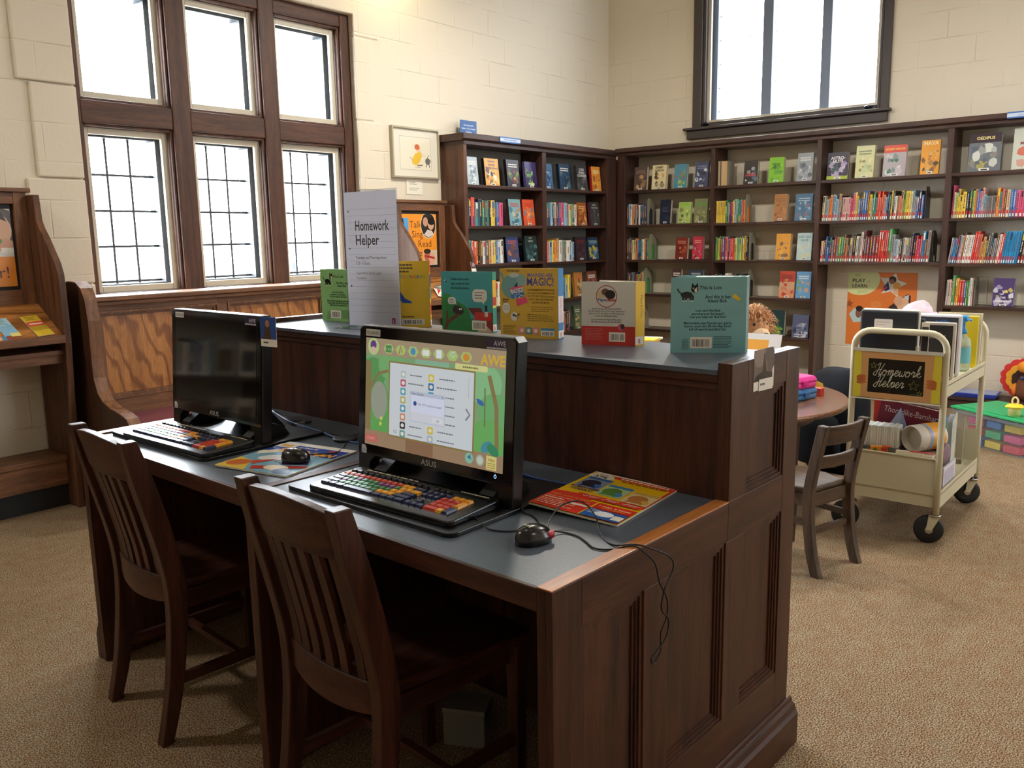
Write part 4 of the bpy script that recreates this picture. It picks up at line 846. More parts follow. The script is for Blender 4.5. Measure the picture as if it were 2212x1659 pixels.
def art_lois(w, h, base, ink):
    A = Art(.3); A.rect(0, 0, w, h, base); cat(A, w*.09, h*.68, w*.29); k = w/.19
    A.text('This is Lois', w*.38, h*.84, .0125*k, ink, bold=.02); A.text('And this is her', w*.63, h*.72, .0125*k, ink, 'c', bold=.02, fit=.34*w); A.text('friend Bob', w*.62, h*.665, .0125*k, ink, 'c', bold=.02, fit=.25*w)
    A.ell(w*.885, h*.72, .055*w, .025*w, 'E0C030', rot=-38); A.ell(w*.85, h*.745, .03*w, .028*w, 'E0C030')
    for i, s in enumerate(("Lois can't find Bob", 'anywhere at the beach!', 'Can you help her find him?')): A.text(s, w*.5, h*(.545-.042*i), .0095*k, ink, 'c', bold=.015, fit=w*(.33, .43, .49)[i])
    for i, s in enumerate(('Memorable new friends and quirky', 'humor pack this lift-the-flap book', 'full of search-and-find fun.')): A.text(s, w*.5, h*(.38-.042*i), .0095*k, ink, 'c', bold=.015, fit=w*(.65, .63, .5)[i])
    A.barcode(w*.27, h*.06, w*.29, h*.15, 5); A.lines(w*.58, h*.21, w*.26, 8, h*.021, h*.007, ink, 7); A.lines(w*.15, h*.17, w*.1, 7, h*.021, h*.007, ink, 9, align='r'); return A
sp_lois = Art(.3)
counter_book(.845, .276, 33, .190, .197, .046, '7FB4BA', '74A8AE', 'pale blue board book about a cat, nearest the open end of the counter', art_lois(.19, .197, '7FB4BA', '1E3A48'), Art(.3), .012)
counter_book(.902, 1.866, 3, .20, .198, .03, '8CC07C', '80B472', 'green board book about a cat, partly behind the acrylic sign', art_lois(.2, .198, '8CC07C', '1E3A28'), Art(.3))
def art_pepe(w, h):
    A = Art(.3); A.rect(0, 0, w, h, 'D2CEC6'); A.rect(0, 0, w, h*.30, 'BE3A34'); A.ring(w*.47, h*.77, .030, .0022, 'A82E34'); A.ell(w*.40, h*.81, .017, .012, 'C8B890', rot=20); A.ell(w*.45, h*.84, .011, .010, '6A4A3A'); A.ell(w*.54, h*.80, .015, .013, '1C1A1C'); A.poly([(w*.48, h*.83), (w*.50, h*.88), (w*.53, h*.85)], '1C1A1C')
    A.text('Pepe', w*.455, h*.695, .012, '3A6A9A', 'r', bold=.03); A.text('&', w*.47, h*.695, .011, 'A82E34', 'c'); A.text('Millie', w*.49, h*.695, .012, 'A82E34', bold=.03)
    for i, s in enumerate(('Spend the day with Pepe and Millie!', 'They get dressed, play on the swings, make dinner,', 'and more! The fun slides and lift-the-flaps are', 'perfect for delighting toddlers.')): A.text(s, w*.47, h*(.565-.038*i), .0068, '302C2C', 'c', fit=w*(.55, .7, .65, .42)[i])
    for i, s in enumerate(('Also available in the Pepe & Millie series:', 'Play hide-and-seek with Pepe & Millie.')): A.text(s, w*.47, h*(.395-.038*i), .0068, '302C2C', 'c', fit=w*.57)
    A.ell(w*.74, h*.29, .010, .010, 'D06080'); A.ell(w*.77, h*.30, .006, .008, '4A3A3A'); A.lines(w*.07, h*.25, w*.36, 8, h*.024, h*.008, 'D8847C', 4); A.barcode(w*.52, h*.06, w*.30, h*.15, 8); return A
A = E_mark(Art(.3).text('Pepe & Millie', .019, .11, .012, '8A6A20', 'c', rot=-90), .03)
counter_book(.858, .576, 17, .158, .179, .030, 'D2CEC6', 'E6B828', 'white and red board book with a yellow spine, next to the pale blue one', art_pepe(.158, .179), A, .018)
def art_manners(w, h):
    A = Art(.3); b = 'CFA83C'; A.rect(0, 0, w, h, b); A.text('MANNERS ARE', w*.70, h*.885, .0155, '5A5AA8', 'c', bold=.02, fit=w*.43); A.text('MAGIC!', w*.70, h*.76, .034, '4A4AA0', 'c', bold=.02, fit=w*.46)
    g = '6FA0A0'; A.ell(w*.26, h*.80, .030, .024, g); A.ell(w*.38, h*.83, .016, .019, '84B0AE'); A.ell(w*.18, h*.74, .03, .035, g); A.line([(w*.16, h*.80), (w*.06, h*.86), (w*.02, h*.95)], .008, g); A.ell(w*.25, h*.905, .018, .007, 'B8C8C8'); A.poly([(w*.25, h*.74), (w*.31, h*.81), (w*.31, h*.74)], '201C20')
    A.poly([(w*.18, h*.72), (w*.40, h*.76), (w*.42, h*.62), (w*.22, h*.58)], 'E4E0D8'); A.poly([(w*.18, h*.72), (w*.40, h*.76), (w*.405, h*.735), (w*.185, h*.695)], 'D84A70'); A.text('TADA!', w*.22, h*.655, .013, '4A4AA0', bold=.02, rot=8); A.poly([(w*.20, h*.64), (w*.42, h*.67), (w*.43, h*.60), (w*.20, h*.56)], '3A78B8')
    r = random.Random(3)
    for k in range(14): A.ell(w*(.22+.19*r.random()), h*(.585+.06*r.random()), .0016, .0016, 'E8E8E4', 6)
    A.poly([(w*.28, h*.56), (w*.46, h*.60), (w*.49, h*.52), (w*.30, h*.46)], 'E04A70')
    for i, s in enumerate(('FROM REMEMBERING TO SAY PLEASE', 'AND THANK YOU TO STANDING UP FOR', 'THE LITTLE GUY, THIS BOOK IS FILLED', 'PLAYFUL NEW LOOK AT MANNERS', 'AND WHY THEY MATTER.')): A.text(s, w*.715, h*(.685-.045*i), .0078, '6A5020', 'c', bold=.01, fit=w*(.46, .46, .46, .42, .3)[i])
    A.lines(w*.55, h*.45, w*.40, 3, h*.03, h*.008, '7A6028', 4); A.lines(w*.48, h*.34, w*.46, 4, h*.028, h*.008, '7A6028', 6); A.ell(w*.11, h*.43, .014, .017, 'E0DED4'); A.text('I KNOW', w*.11, h*.45, .006, '6A6A60', 'c'); A.text('ALL THE', w*.11, h*.425, .006, '6A6A60', 'c'); A.text('MAGIC', w*.11, h*.40, .006, '6A6A60', 'c')
    A.ell(w*.25, h*.31, .012, .014, 'D8D6D0'); A.ell(w*.24, h*.33, .004, .004, '1C1A1A'); A.ell(w*.27, h*.32, .003, .003, '1C1A1A')
    for k in range(4): A.line([(w*(.28+.02*k), h*(.33+.01*k)), (w*(.31+.01*k), h*(.28+.02*k))], .0018, '1C1A1A')
    A.lines(w*.05, h*.545, w*.12, 2, h*.035, .005, '7A6028', 3); A.lines(w*.13, h*.955, w*.24, 1, .01, .006, '8A7030', 3); A.lines(w*.05, h*.17, w*.24, 6, h*.022, h*.007, '7A6028', 8)
    for k, c in enumerate(('D88A90', '5A98A0', 'D08A88')): A.rrect(w*(.33+.12*k), h*.06, w*(.43+.12*k), h*.16, .003, c); A.ell(w*(.38+.12*k), h*.11, .006, .006, 'E8D8D0')
    A.barcode(w*.71, h*.04, w*.23, h*.08, 11); A.rect(w*.71, h*.12, w*.94, h*.155, '4A90C0'); return A
A = Art(.3); A.rect(0, .13, .034, .212, '3A86C8'); A.rect(0, .05, .034, .13, 'E4DCE0'); A.rect(0, .03, .034, .05, '3A86C8'); A.text('MANNERS ARE MAGIC', .013, .125, .013, 'C04878', rot=-90, fit=.072); E_mark(A, .034)
counter_book(.867, .897, 12, .200, .212, .034, 'CFA83C', '3A86C8', 'mustard picture book about manners with an elephant, middle of the counter', art_manners(.2, .212), A)
def art_tree(w, h):
    A = Art(.3); A.rect(0, 0, w, h, '3F9AA0'); A.rect(0, 0, w*.7, h*.18, '2E7A42'); A.ell(w*.10, h*.40, .035, .045, '3A8A48'); A.ell(w*.20, h*.30, .055, .045, '3A8A48'); A.ell(w*.33, h*.22, .05, .05, '347E44'); A.ell(w*.05, h*.25, .04, .06, '347E44'); A.rect(0, 0, w*.62, h*.22, '2E7A42')
    A.line([(w*.06, 0), (w*.10, h*.12), (w*.20, h*.20), (w*.36, h*.30)], .011, '6E3A34'); A.line([(w*.10, h*.12), (w*.11, h*.34)], .007, '6E3A34'); A.ell(w*.31, h*.36, .019, .015, '3A3234'); A.ell(w*.38, h*.34, .012, .012, '3A3234'); A.poly([(w*.30, h*.38), (w*.325, h*.42), (w*.345, h*.39)], '3A3234'); A.ell(w*.36, h*.37, .003, .003, 'E8E4DC'); A.ell(w*.39, h*.37, .003, .003, 'E8E4DC')
    A.poly([(w*.52, h*.40), (w*.78, h*.40), (w*.84, h*.28), (w*.70, h*.24), (w*.60, h*.30)], '6E2A2A'); A.rect(w*.74, 0, w, h*.33, '8E2A2C'); A.poly([(w*.64, h*.20), (w*.66, h*.33), (w*.96, h*.33), (w*.98, h*.20)], 'C23230'); A.poly([(w*.70, 0), (w*.84, h*.14), (w, 0)], 'C8B898'); A.rect(w*.85, h*.26, w*.91, h*.34, 'D8D4CC'); A.rect(w*.86, h*.34, w*.90, h*.42, '1A2028'); A.poly([(w*.855, h*.42), (w*.86, h*.455), (w*.88, h*.43), (w*.90, h*.455), (w*.905, h*.42)], '1A2028')
    A.rrect(w*.62, h*.50, w*.90, h*.71, .014, 'DCDCD6'); A.poly([(w*.80, h*.51), (w*.83, h*.46), (w*.85, h*.51)], 'DCDCD6'); A.lines(w*.66, h*.65, w*.20, 3, h*.045, h*.014, '4A5058', 3); A.rrect(w*.13, h*.45, w*.29, h*.57, .010, 'DCDCD6'); A.poly([(w*.27, h*.47), (w*.30, h*.43), (w*.29, h*.49)], 'DCDCD6'); A.lines(w*.155, h*.53, w*.11, 3, h*.03, h*.011, '4A5058', 5)
    for i, s in enumerate(('Guess what noises', 'bats make in this', 'lift-the-flap book')): A.text(s, w*.20, h*(.86-.075*i), .0125, '1E5058', bold=.01, fit=w*.36)
    A.ell(w*.08, h*.85, .004, .003, 'B8D0D0'); A.ell(w*.10, h*.835, .003, .003, '1A2028'); A.barcode(w*.60, h*.03, w*.28, h*.16, 14); return A
A = Art(.3); A.rect(0, .17, .020, .197, '2F8F7C'); A.rect(0, .115, .020, .17, 'EAB83C'); A.rect(0, .088, .020, .115, 'C0392F'); A.rect(0, .08, .020, .088, 'D8D060'); A.rect(0, .03, .020, .08, '2F9080'); E_mark(A, .020)
counter_book(.909, 1.202, 9, .206, .197, .022, '3F9AA0', '2F9080', 'teal picture book with a tree, a red house and speech bubbles on the counter', art_tree(.206, .197), A)
def art_yellow(w, h):
    A = Art(.3); A.rect(0, 0, w, h, 'E6BC30'); x = w*.42
    for ch, c in zip('STRONGER!', ('D0553A', '3A9AA8', 'E07830', '4AA858', 'D0703A', 'C87830', '3A78B0', '4AA858', 'D84A3A')): A.text(ch, x, h*.74, .016, c, bold=.03); x += .0125
    A.lines(w*.34, h*.93, w*.4, 3, h*.05, .006, '5A4A20', 4)
    A.poly([(w*.40, h*.60), (w*.50, h*.52), (w*.56, h*.44), (w*.68, h*.39), (w*.68, h*.365), (w*.52, h*.37), (w*.43, h*.45)], '2A50A8'); A.lines(w*.5, h*.15, w*.3, 1, .01, .005, '6A5620', 2); A.barcode(w*.48, h*.04, w*.42, h*.09, 17); return A
A = Art(.3); A.rect(0, .19, .012, .231, 'E0603A'); A.rect(0, .14, .012, .185, '3A5AA0'); A.rect(0, .10, .012, .138, '4AA0A0'); A.rect(0, .045, .012, .085, 'E0583A'); E_mark(A, .012); A.rect(0, 0, .012, .006, '1A1A1A')
counter_book(.845, 1.478, 29, .205, .231, .012, 'E6BC30', 'E6BC30', 'tall yellow picture book standing right behind the acrylic homework sign', art_yellow(.205, .231), A)
# ---- acrylic sign
sg = thing('sign_holder', 'tall clear acrylic holder with a lined homework helper notice on the counter', 'sign', at_desk(.802, 1.575, CT), UR+math.radians(9))
W_, H_ = .244, .476
mb = MB(); ac = clear('F4F6FA', rough=.03)
mb.box(0, W_, 0, .002, 0, H_, ac); mb.box(0, W_, .0045, .0065, 0, H_, ac); mb.box(-.005, W_+.005, -.07, .008, 0, .003, ac); mb.build('acrylic', sg)
A = Art(.45); w = W_-.008
for k in range(17): A.line([(.012, .405-.0222*k), (w-.006, .405-.0222*k)], .0007, '8E98B0')
for y in (.398, .27, .14): A.ell(.018, y, .0035, .0035, '4A6AA0' if y < .2 else '606470')
A.text('Homework', .046, .332, .050, '141418', bold=.012, fit=.155, sx=.82); A.text('Helper', .046, .283, .050, '141418', bold=.012, sx=.77)
A.text('Tuesdays and Thursdays from', .044, .234, .0145, '2A2A30', bold=.01, fit=.14); A.text('3:15 - 5:15 p.m.', .044, .215, .0145, '2A2A30', bold=.01, fit=.066); A.text('Supported by Library Legacy', .044, .181, .0145, '7A7A80', fit=.116); A.text('Foundation', .044, .164, .0145, '7A7A80', fit=.046)
A.rect(w-.038, .012, w-.022, .032, 'B0286A'); A.text('L', w-.030, .0155, .015, 'F0E4EA', 'c', bold=.04)
mb = MB(); mb.box(.004, W_-.004, .0024, .0042, .006, H_-.006, sheet('F0EEF0', .6)); A.emit_to(mb, (.004, .0024, .006), (1, 0, 0), (0, 0, 1), step=4e-6, base=1e-5); mb.build('notice', sg)
# ================================================================== bookcases
S, Sx, Sy = shelfw('z'), shelfw('x'), shelfw('y')
bA = thing('bookcase', 'short dark wood bookcase standing between the oak cabinet and the room corner', 'bookcase', (6.2, 4.85, 0))
def bb(t, nm, boxes, m, bev=.002):
    mb = MB()
    for b in boxes: mb.box(*b, m)
    return wb(mb, nm, t, bevel=bev)
d0, d1 = YF, YA-.002
bb(bA, 'side_panel', [(5.112, 5.15, d0, d1, 0, 2.13)], wood('shelfside', '4A2E20', '6A4430', 'z', .42)); bb(bA, 'divider', [(6.13, 6.185, d0, d1, .1, 2.13)], S); bb(bA, 'corner_post', [(7.147, XF+.03, d0-.004, d1, 0, 2.13)], S)
bb(bA, 'frieze', [(5.112, XF, d0-.006, d1, 2.13, 2.158)], Sx); bb(bA, 'plinth', [(5.15, 7.147, d0+.02, d1, 0, .08)], Sx)
mb = MB(); mb.prism([(d0-.03, 2.172), (d0-.012, 2.158), (d1, 2.158), (d1, 2.214), (d0-.03, 2.214)], 'x', 5.085, XF+.0, Sx); wb(mb, 'cornice', bA, bevel=.002)
bb(bA, 'back_panel', [(5.15, 7.147, d1-.012, d1, .1, 2.13)], paint('6E6A62', .7), 0)  # added grey panel, its colour standing for shade on the bare wall
SA = {1: (1.822, 1.495, 1.183, .822, .50, .10), 2: (1.822, 1.495, 1.168, .825, .512, .10)}
for k, (a, b) in {1: (5.15, 6.13), 2: (6.185, 7.147)}.items():
    for z in SA[k]: bb(bA, 'shelf', [(a, b, d0+.004, d1-.012, z-.024, z)], Sx)
bB = thing('bookcase', 'long dark wood bookcase under the high window, running from the room corner behind the cart', 'bookcase', (7.44, 2.7, 0))
e0, e1 = XF, XB-.002
for a, b in ((4.615, 4.70), (3.66, 3.70), (2.69, 2.73), (1.685, 1.73), (.70, .74)): bb(bB, 'divider' if b < 4.7 else 'side_panel', [(e0, e1, a, b, .0, 2.157)], S)
bb(bB, 'frieze', [(e0-.006, e1, .70, 4.70, 2.157, 2.182)], Sy); bb(bB, 'plinth', [(e0+.02, e1, .74, 4.615, 0, .07)], Sy)
mb = MB(); mb.prism([(e0-.03, 2.194), (e0-.012, 2.182), (e1, 2.182), (e1, 2.23), (e0-.03, 2.23)], 'y', .68, 4.71, Sy); wb(mb, 'cornice', bB, bevel=.002)
BAY = {1: (3.70, 4.615), 2: (2.73, 3.66), 3: (1.73, 2.69), 4: (.74, 1.685)}
SB = {1: (1.824, 1.497, 1.159, .829, .487, .10), 2: (1.826, 1.494, 1.157, .826, .478, .10), 3: (1.824, 1.487, 1.147, .10), 4: (1.824, 1.484, 1.14, .813, .10)}
for k, (a, b) in BAY.items():
    for z in SB[k]: bb(bB, 'shelf', [(e0+.004, e1, a, b, z-.024, z)], Sy)
# ------------------------------------------------------------------ books standing spine out
CC = dict(K=('1E1C20', 'black'), N=('25304E', 'navy'), B=('3565A8', 'blue'), C=('86AAC0', 'light blue'), S=('2E8CC0', 'bright blue'), T=('3E8884', 'teal'), G=('468E4C', 'green'), L=('B0C44A', 'lime'), Y=('DEBC3E', 'yellow'), O=('DA843C', 'orange'),
          R=('CC382E', 'red'), M=('74302F', 'maroon'), P=('CE5078', 'pink'), V=('573A74', 'purple'), W=('DEDAD0', 'white'), E=('D4C498', 'cream'), A=('8C8A86', 'grey'), D=('6A4630', 'brown'), I=('C0935C', 'tan'), J=('4A4A50', 'charcoal'), F=('D67660', 'salmon'), H=('A496BC', 'lilac'), U=('DCB6AE', 'pale pink'))
ORD = 'first second third fourth fifth sixth seventh eighth ninth tenth eleventh twelfth thirteenth fourteenth fifteenth sixteenth seventeenth eighteenth nineteenth twentieth'.split()
TENS = {2: 'twenty', 3: 'thirty', 4: 'forty', 5: 'fifty'}
def nth(i):
    if i <= 20: return ORD[i-1]
    t, u = divmod(i, 10); return {2: 'twentieth', 3: 'thirtieth', 4: 'fortieth', 5: 'fiftieth'}[t] if u == 0 else TENS[t]+'-'+ORD[u-1]
SHELF = {1: 'top shelf', 2: 'second shelf', 3: 'third shelf', 4: 'fourth shelf', 5: 'fifth shelf'}
BN = {'A1': 'short bookcase cabinet-side bay', 'A2': 'short bookcase corner bay', 'B1': 'long bookcase corner bay', 'B2': 'long bookcase second bay', 'B3': 'long bookcase poster bay', 'B4': 'long bookcase last bay'}
def place(case, u, z, dep=.045): return ((u, YF+dep, z), 0) if case == 'A' else ((XF+dep, u, z), -math.pi/2)
def spine_book(w, h, d, c, sticker, seed):
    r = random.Random(seed); mb = MB(); m = paint(c, .4)
    P = [(0, .004), (w*.25, 0), (w*.75, 0), (w, .004), (w, d), (0, d)]
    mb.prism(P, 'z', 0, h-.003, m); mb.box(.002, w-.002, .006, d-.003, h-.0031, h-.0012, paint('D8CFBA', .6)); mb.box(0, .0018, .004, d, h-.0031, h, m); mb.box(w-.0018, w, .004, d, h-.0031, h, m)
    A = Art(.4); lum = sum(int(c[i:i+2], 16) for i in (0, 2, 4)); ink = r.choice(('E8E0CC', 'E8E0CC', 'D8C060', 'E0A080', 'A8C0D8')) if lum < 330 else r.choice(('2A2630', '3A2A28', '24385E', '8A2A2A'))
    q = r.random(); x0, x1 = w*.25, w*.75
    if q < .30: A.rect(x0, h*.72, x1, h*.95, r.choice(('2A2630', 'C23A30', 'D8B838', '3A6A9A', 'E0DACE', '4A8A5A')))
    elif q < .45: A.rect(x0, h*.05, x1, h*.32, r.choice(('2A2630', '8A2A30', 'D8B838', '3A6A9A', '6A4A7A')))
    V = h*.36; y = V
    while y < h*(.68 if q < .3 else .9):
        g = h*(.02+.05*r.random()); A.rect(w*.36, y, w*(.56+.12*r.random()), min(y+g, h*.93), ink); y += g+h*.014
    if sticker and r.random() < .92:
        if sticker == 2: A.rect(x0-.0, .026, x1, .052, 'C8262C')
        A.rect(x0, .004, x1, .026 if sticker == 2 else .022, 'E4E0DA')
    elif q > .6: A.rect(x0, .012, x1, .03, r.choice(('C8442E', 'D8A040', 'D8D2C4')))
    A.emit_to(mb, (0, 0, 0), (1, 0, 0), (0, 0, 1)); return mb
def row(case, bay, sh, u0, u1, h0, toks, sticker=0, lean=0, hv=.014):
    key = case+str(bay); z = (SA if case == 'A' else SB)[bay][sh-1]; r = random.Random(hash_(key+str(sh))); T_ = toks.split(); dims = []; prev = None
    for t in T_:
        if '=' in t and prev: w, h = prev
        else: w = .6+.8*r.random(); h = h0+hv*(r.random()*2-1)+(.035 if '+' in t else 0)-(.035 if '-' in t else 0)
        prev = (w, h); dims.append((CC[t[0]], w, h))
    tot = sum(q[1] for q in dims); k = (abs(u1-u0)-.0008*len(dims)-h0*math.tan(abs(lean)))/tot; u = u0; s = 1 if case == 'A' else -1
    side = 'cabinet side' if key == 'A1' else 'divider' if key == 'A2' else 'corner side'
    for i, ((c, nm), w, h) in enumerate(dims):
        w *= k; jit = r.uniform(-.006, .006); dd = .13+.04*r.random()
        o = spine_book(w, h, dd, c, sticker, hash_(key+str(sh)+'b'+str(i))).build('book')
        l, a = place(case, u+s*(w if lean > 0 else 0), z+.0003, .04+jit)
        if lean > 0:
            for v in o.data.vertices: v.co.x -= w
        o.location = l; o.rotation_euler = (0, lean, a)
        tag(o, '%s book, %s from the %s, %s, %s' % (nm, nth(i+1), side, SHELF[sh], BN[key]), 'book', 'library books on the shelves'); u += s*(w+.0008)
def hash_(s):
    h = 7
    for ch in s: h = (h*131+ord(ch)) % 1000003
    return h
row('A', 1, 2, 5.155, 5.634, .205, 'B K R+ T N G N T K Y N B P')
row('A', 2, 2, 6.19, 6.71, .205, 'U J N C N E J V P C A E G J W')
row('A', 1, 3, 5.155, 5.624, .195, 'G W T U R O K D W A J I E Y B C W')
row('A', 2, 3, 6.19, 6.66, .190, 'W F F= C Y O O= I+ W A J W W= C')
row('A', 1, 4, 5.155, 5.80, .20, 'D W E K D B T M J E W K A G N O'); row('A', 2, 4, 6.19, 6.598, .19, 'T C T A J C G T C Y+'); row('A', 2, 5, 6.30, 6.585, .19, 'J W K A W W M K D')
row('B', 1, 2, 4.612, 4.39, .195, 'D C W O U A K W N B J N', 0); row('B', 2, 2, 3.657, 3.376, .195, 'Y Y= Y= Y= Y= Y= G A N P Y C G T C R O', 0)
row('B', 1, 3, 4.612, 4.364, .20, 'D J D E E O B N T W O N G', 0); row('B', 2, 3, 3.657, 3.334, .205, 'G Y G R V F N P R F L C L C Y Y K', 0)
row('B', 1, 4, 4.612, 4.414, .195, 'M K C N D O G J F G+', 0); row('B', 2, 4, 3.657, 3.331, .20, 'K W N R W E O D K W N K W K', 0)
row('B', 3, 2, 2.687, 1.88, .200, hv=.03, toks='E A C O O C C C I+ N+ U- U= U= U= U= P- P E Y B D B+ B= D Y C G T R+ F R+ F C N N Y K+ W D F I G L Y E C A B N B', sticker=2, lean=.045)
row('B', 3, 3, 2.687, 1.81, .200, hv=.03, toks='U D B B N A M A+ G+ G D O N A K W A W+ M+ D M M M= M= R+ R= R= R= R= G+ A C W K A W A= A= N K R P R S+ D A+', sticker=2, lean=.055)
row('B', 4, 2, 1.683, 1.12, .20, hv=.03, toks='P+ W L Y Y Y K K L O+ B+ H U+ C A- A= A= A= A= A= O T F M E B B P- P= P= P= P=', sticker=2, lean=.03)
row('B', 4, 3, 1.683, 1.10, .21, hv=.03, toks='W B S N H U D W W= W= R+ R= F+ F= I- I Y- J A K A D W R S+ S= S= S= S= S= S= K D A O F', sticker=2, lean=.12)
row('B', 4, 4, 1.683, 1.487, .20, 'W U W G+ O Y R R= B G G= W U', 1, .03)
# ------------------------------------------------------------------ bookends
def bookend(bay, sh, u, label, h=.225, c='8E8874'):
    z = SB[bay][sh-1]; m = paint(c, .45); t = thing('bookend', label, 'bookend', (XF+.045, u, z+.0004), -math.pi/2, 'grey bookends')
    # upright plate across the shelf with an arched opening
    n = 9; w = .135; out = [(0, 0), (0, h-.02)]+[(.02-.02*math.cos(math.radians(a)), h-.02+.02*math.sin(math.radians(a))) for a in (30, 60, 90)]+[(w*.5, h), (w-.04, h)]+[(w, h-.06), (w, 0)]
    ar = [(.035, 0)]+[(w/2-(w/2-.035)*math.cos(math.radians(180*i/n)), .11+.045*math.sin(math.radians(180*i/n))) for i in range(n+1)]+[(w-.035, 0)]
    P = out+ar[::-1]; mb = MB(); mb.prism(P, 'x', 0, .0018, m); mb.build('plate', t)
    mb = MB(); mb.box(.0018, .058, .01, w-.01, 0, .0012, m); mb.build('foot', t); return t
for b, s, u, lb in ((1, 2, 4.386, 'grey arched bookend on the second shelf, long bookcase corner bay'), (2, 2, 3.372, 'grey arched bookend on the second shelf, long bookcase second bay'), (1, 3, 4.360, 'grey arched bookend on the third shelf, long bookcase corner bay'), (2, 3, 3.330, 'grey arched bookend on the third shelf, long bookcase second bay'),
                    (1, 4, 4.410, 'grey arched bookend on the fourth shelf, long bookcase corner bay'), (2, 4, 3.327, 'grey arched bookend on the fourth shelf, long bookcase second bay'), (1, 5, 4.450, 'grey arched bookend on the fifth shelf, long bookcase corner bay')): bookend(b, s, u, lb, .25)
bookend(3, 2, 1.872, 'dark bookend at the end of the books on the second shelf, poster bay', .25, '4A463E'); bookend(3, 3, 1.80, 'dark bookend at the end of the books on the third shelf, poster bay', .23, '4A463E'); bookend(4, 4, 1.478, 'grey bookend on the fourth shelf, last bay of the long bookcase', .22, '6E6A5C')
# ------------------------------------------------------------------ books shown face out
def cover(w, h, base, acc, title='', tc='E8E4DA', ty=.8, ts=.13, seed=1, kind=0):
    A = Art(.28); r = random.Random(seed); A.rect(0, 0, w, h, base)
    if kind == 1:      # bands
        for i, c in enumerate(acc): A.rect(0, h*i/len(acc)*.9, w, h*(i+1)/len(acc)*.9, c)
    elif kind == 2:    # wavy lines
        for k in range(6): A.line([(w*i/10, h*(.12+.14*k)+.004*math.sin(i*1.3)) for i in range(11)], .004, acc[k % len(acc)])
    elif kind == 3:    # frame with figure
        A.rect(w*.08, h*.06, w*.92, h*.70, acc[0])
    if kind == 4: A.rect(0, h*.76, w, h, acc.pop())
    if kind == 5: A.rect(0, 0, w, h*.13, acc.pop())
    for i, c in enumerate(acc):
        for k in range(6):      # loose painterly patches
            x, y = w*(.12+.76*r.random()), h*(.10+.58*r.random()); a0 = 6.28*r.random(); q = w*(.05+.13*r.random())
            t = r.random()*.65; bc = [int(base[j:j+2], 16) for j in (0, 2, 4)]; ac = [int(c[j:j+2], 16) for j in (0, 2, 4)]
            A.poly([(x+q*(.5+.7*r.random())*math.cos(a0+.9*j), y+1.1*q*(.5+.7*r.random())*math.sin(a0+.9*j)) for j in range(7)], '%02X%02X%02X' % tuple(int(u*t+v*(1-t)) for u, v in zip(bc, ac)))
    for i, s in enumerate(title.split('/') if title else []): A.text(s, w/2, h*(ty-.125*i), h*ts, tc, 'c', bold=.03, fit=w*.86)
    if not title: A.lines(w*.12, h*ty, w*.76, 2, h*.08, h*.045, tc, seed, ragged=.15, align='c')
    A.rect(w*.36, h*.015, w*.68, h*.085, 'E6E4DE'); A.rect(w*.42, h*.03, w*.62, h*.06, '2A2828'); return A
def shown(case, bay, sh, u0, u1, h, th, base, acc, label, title='', tc='E8E4DA', ty=.8, ts=.11, kind=0, spine=None, dep=.05, pages='D8CCB0'):
    z = (SA if case == 'A' else SB)[bay][sh-1]; w = abs(u1-u0); l, a = place(case, u0, z+.0004+th*.0, dep)
    t = thing('display_book', label+', '+SHELF[sh]+', '+BN[case+str(bay)], 'book', (l[0], l[1], l[2]+th*.1048), a, 'library books shown face out'); t.rotation_euler = (math.radians(-6), 0, a)
    m = paint(base, .28); mb = MB(); mb.box(0, w, 0, .003, .0, h, m); cover(w, h, base, acc, title, tc, ty, ts, hash_(label), kind).emit_to(mb, (0, 0, 0), (1, 0, 0), (0, 0, 1), clip=(0, 0, w, h)); mb.build('front_cover', t)
    mb = MB(); mb.box(0, w, th-.003, th, 0, h, m); mb.box(0, .003, 0, th, .0, h, paint(spine or base, .3)); mb.build('back_cover', t)
    mb = MB(); mb.box(.004, w-.003, .0032, th-.0032, .003, h-.003, paint(pages, .6)); mb.build('pages', t); return t
D_ = shown
D_('A', 1, 1, 5.212, 5.345, .222, .03, 'A8B4BC', ['7A8A94', 'D8DEE0', '4A5A60'], 'silvery book with a small figure in a bubble', spine='6A7078')
D_('A', 1, 1, 5.432, 5.610, .222, .03, 'D89A34', ['E0C060', 'E4DCCC', '3A2420'], 'yellow orange book titled survive', 'How to/Survive/Middle School', '3A2A5A', .86, .12, spine='1C1818')
D_('A', 1, 1, 5.715, 5.880, .226, .03, '2A2234', ['8A2440', '4A7A3A', 'C04050', 'A8C040'], 'dark purple book with a red face above green leaves', spine='1C161E')
D_('A', 1, 1, 5.962, 6.122, .222, .028, '3E3468', ['8ACB3C', '6AA838', 'B0E050', '2A2240', '2A2240'], 'purple book with a lime green creature, titled power', 'POWER', 'E8ECD8', .10, .11, 5, spine='5A4A80')
D_('A', 2, 1, 6.215, 6.358, .220, .028, '34587E', ['4A78A8', '8AAAC8', '1E3048'], 'stormy blue book, beside the bay divider', 'RAIN', 'B8CCDA', .62, .10)
D_('A', 2, 1, 6.462, 6.630, .230, .03, '22405C', ['3A6A90', 'C0B070', '142838'], 'deep blue book with a pale moon spot', spine='1A2A3A')
D_('A', 2, 1, 6.735, 6.905, .228, .03, '3A3A3C', ['505052', '8A8A8A', '1A1A1C'], 'charcoal book titled code word courage', 'CODE/WORD/COURAGE', 'D8D6D0', .80, .13)
D_('A', 2, 1, 6.985, 7.135, .232, .03, 'DE9438', ['C8742E', 'E8B860', '8A3A28'], 'orange book with a red spine, nearest the corner post', tc='F0DCA8', spine='B0242A')
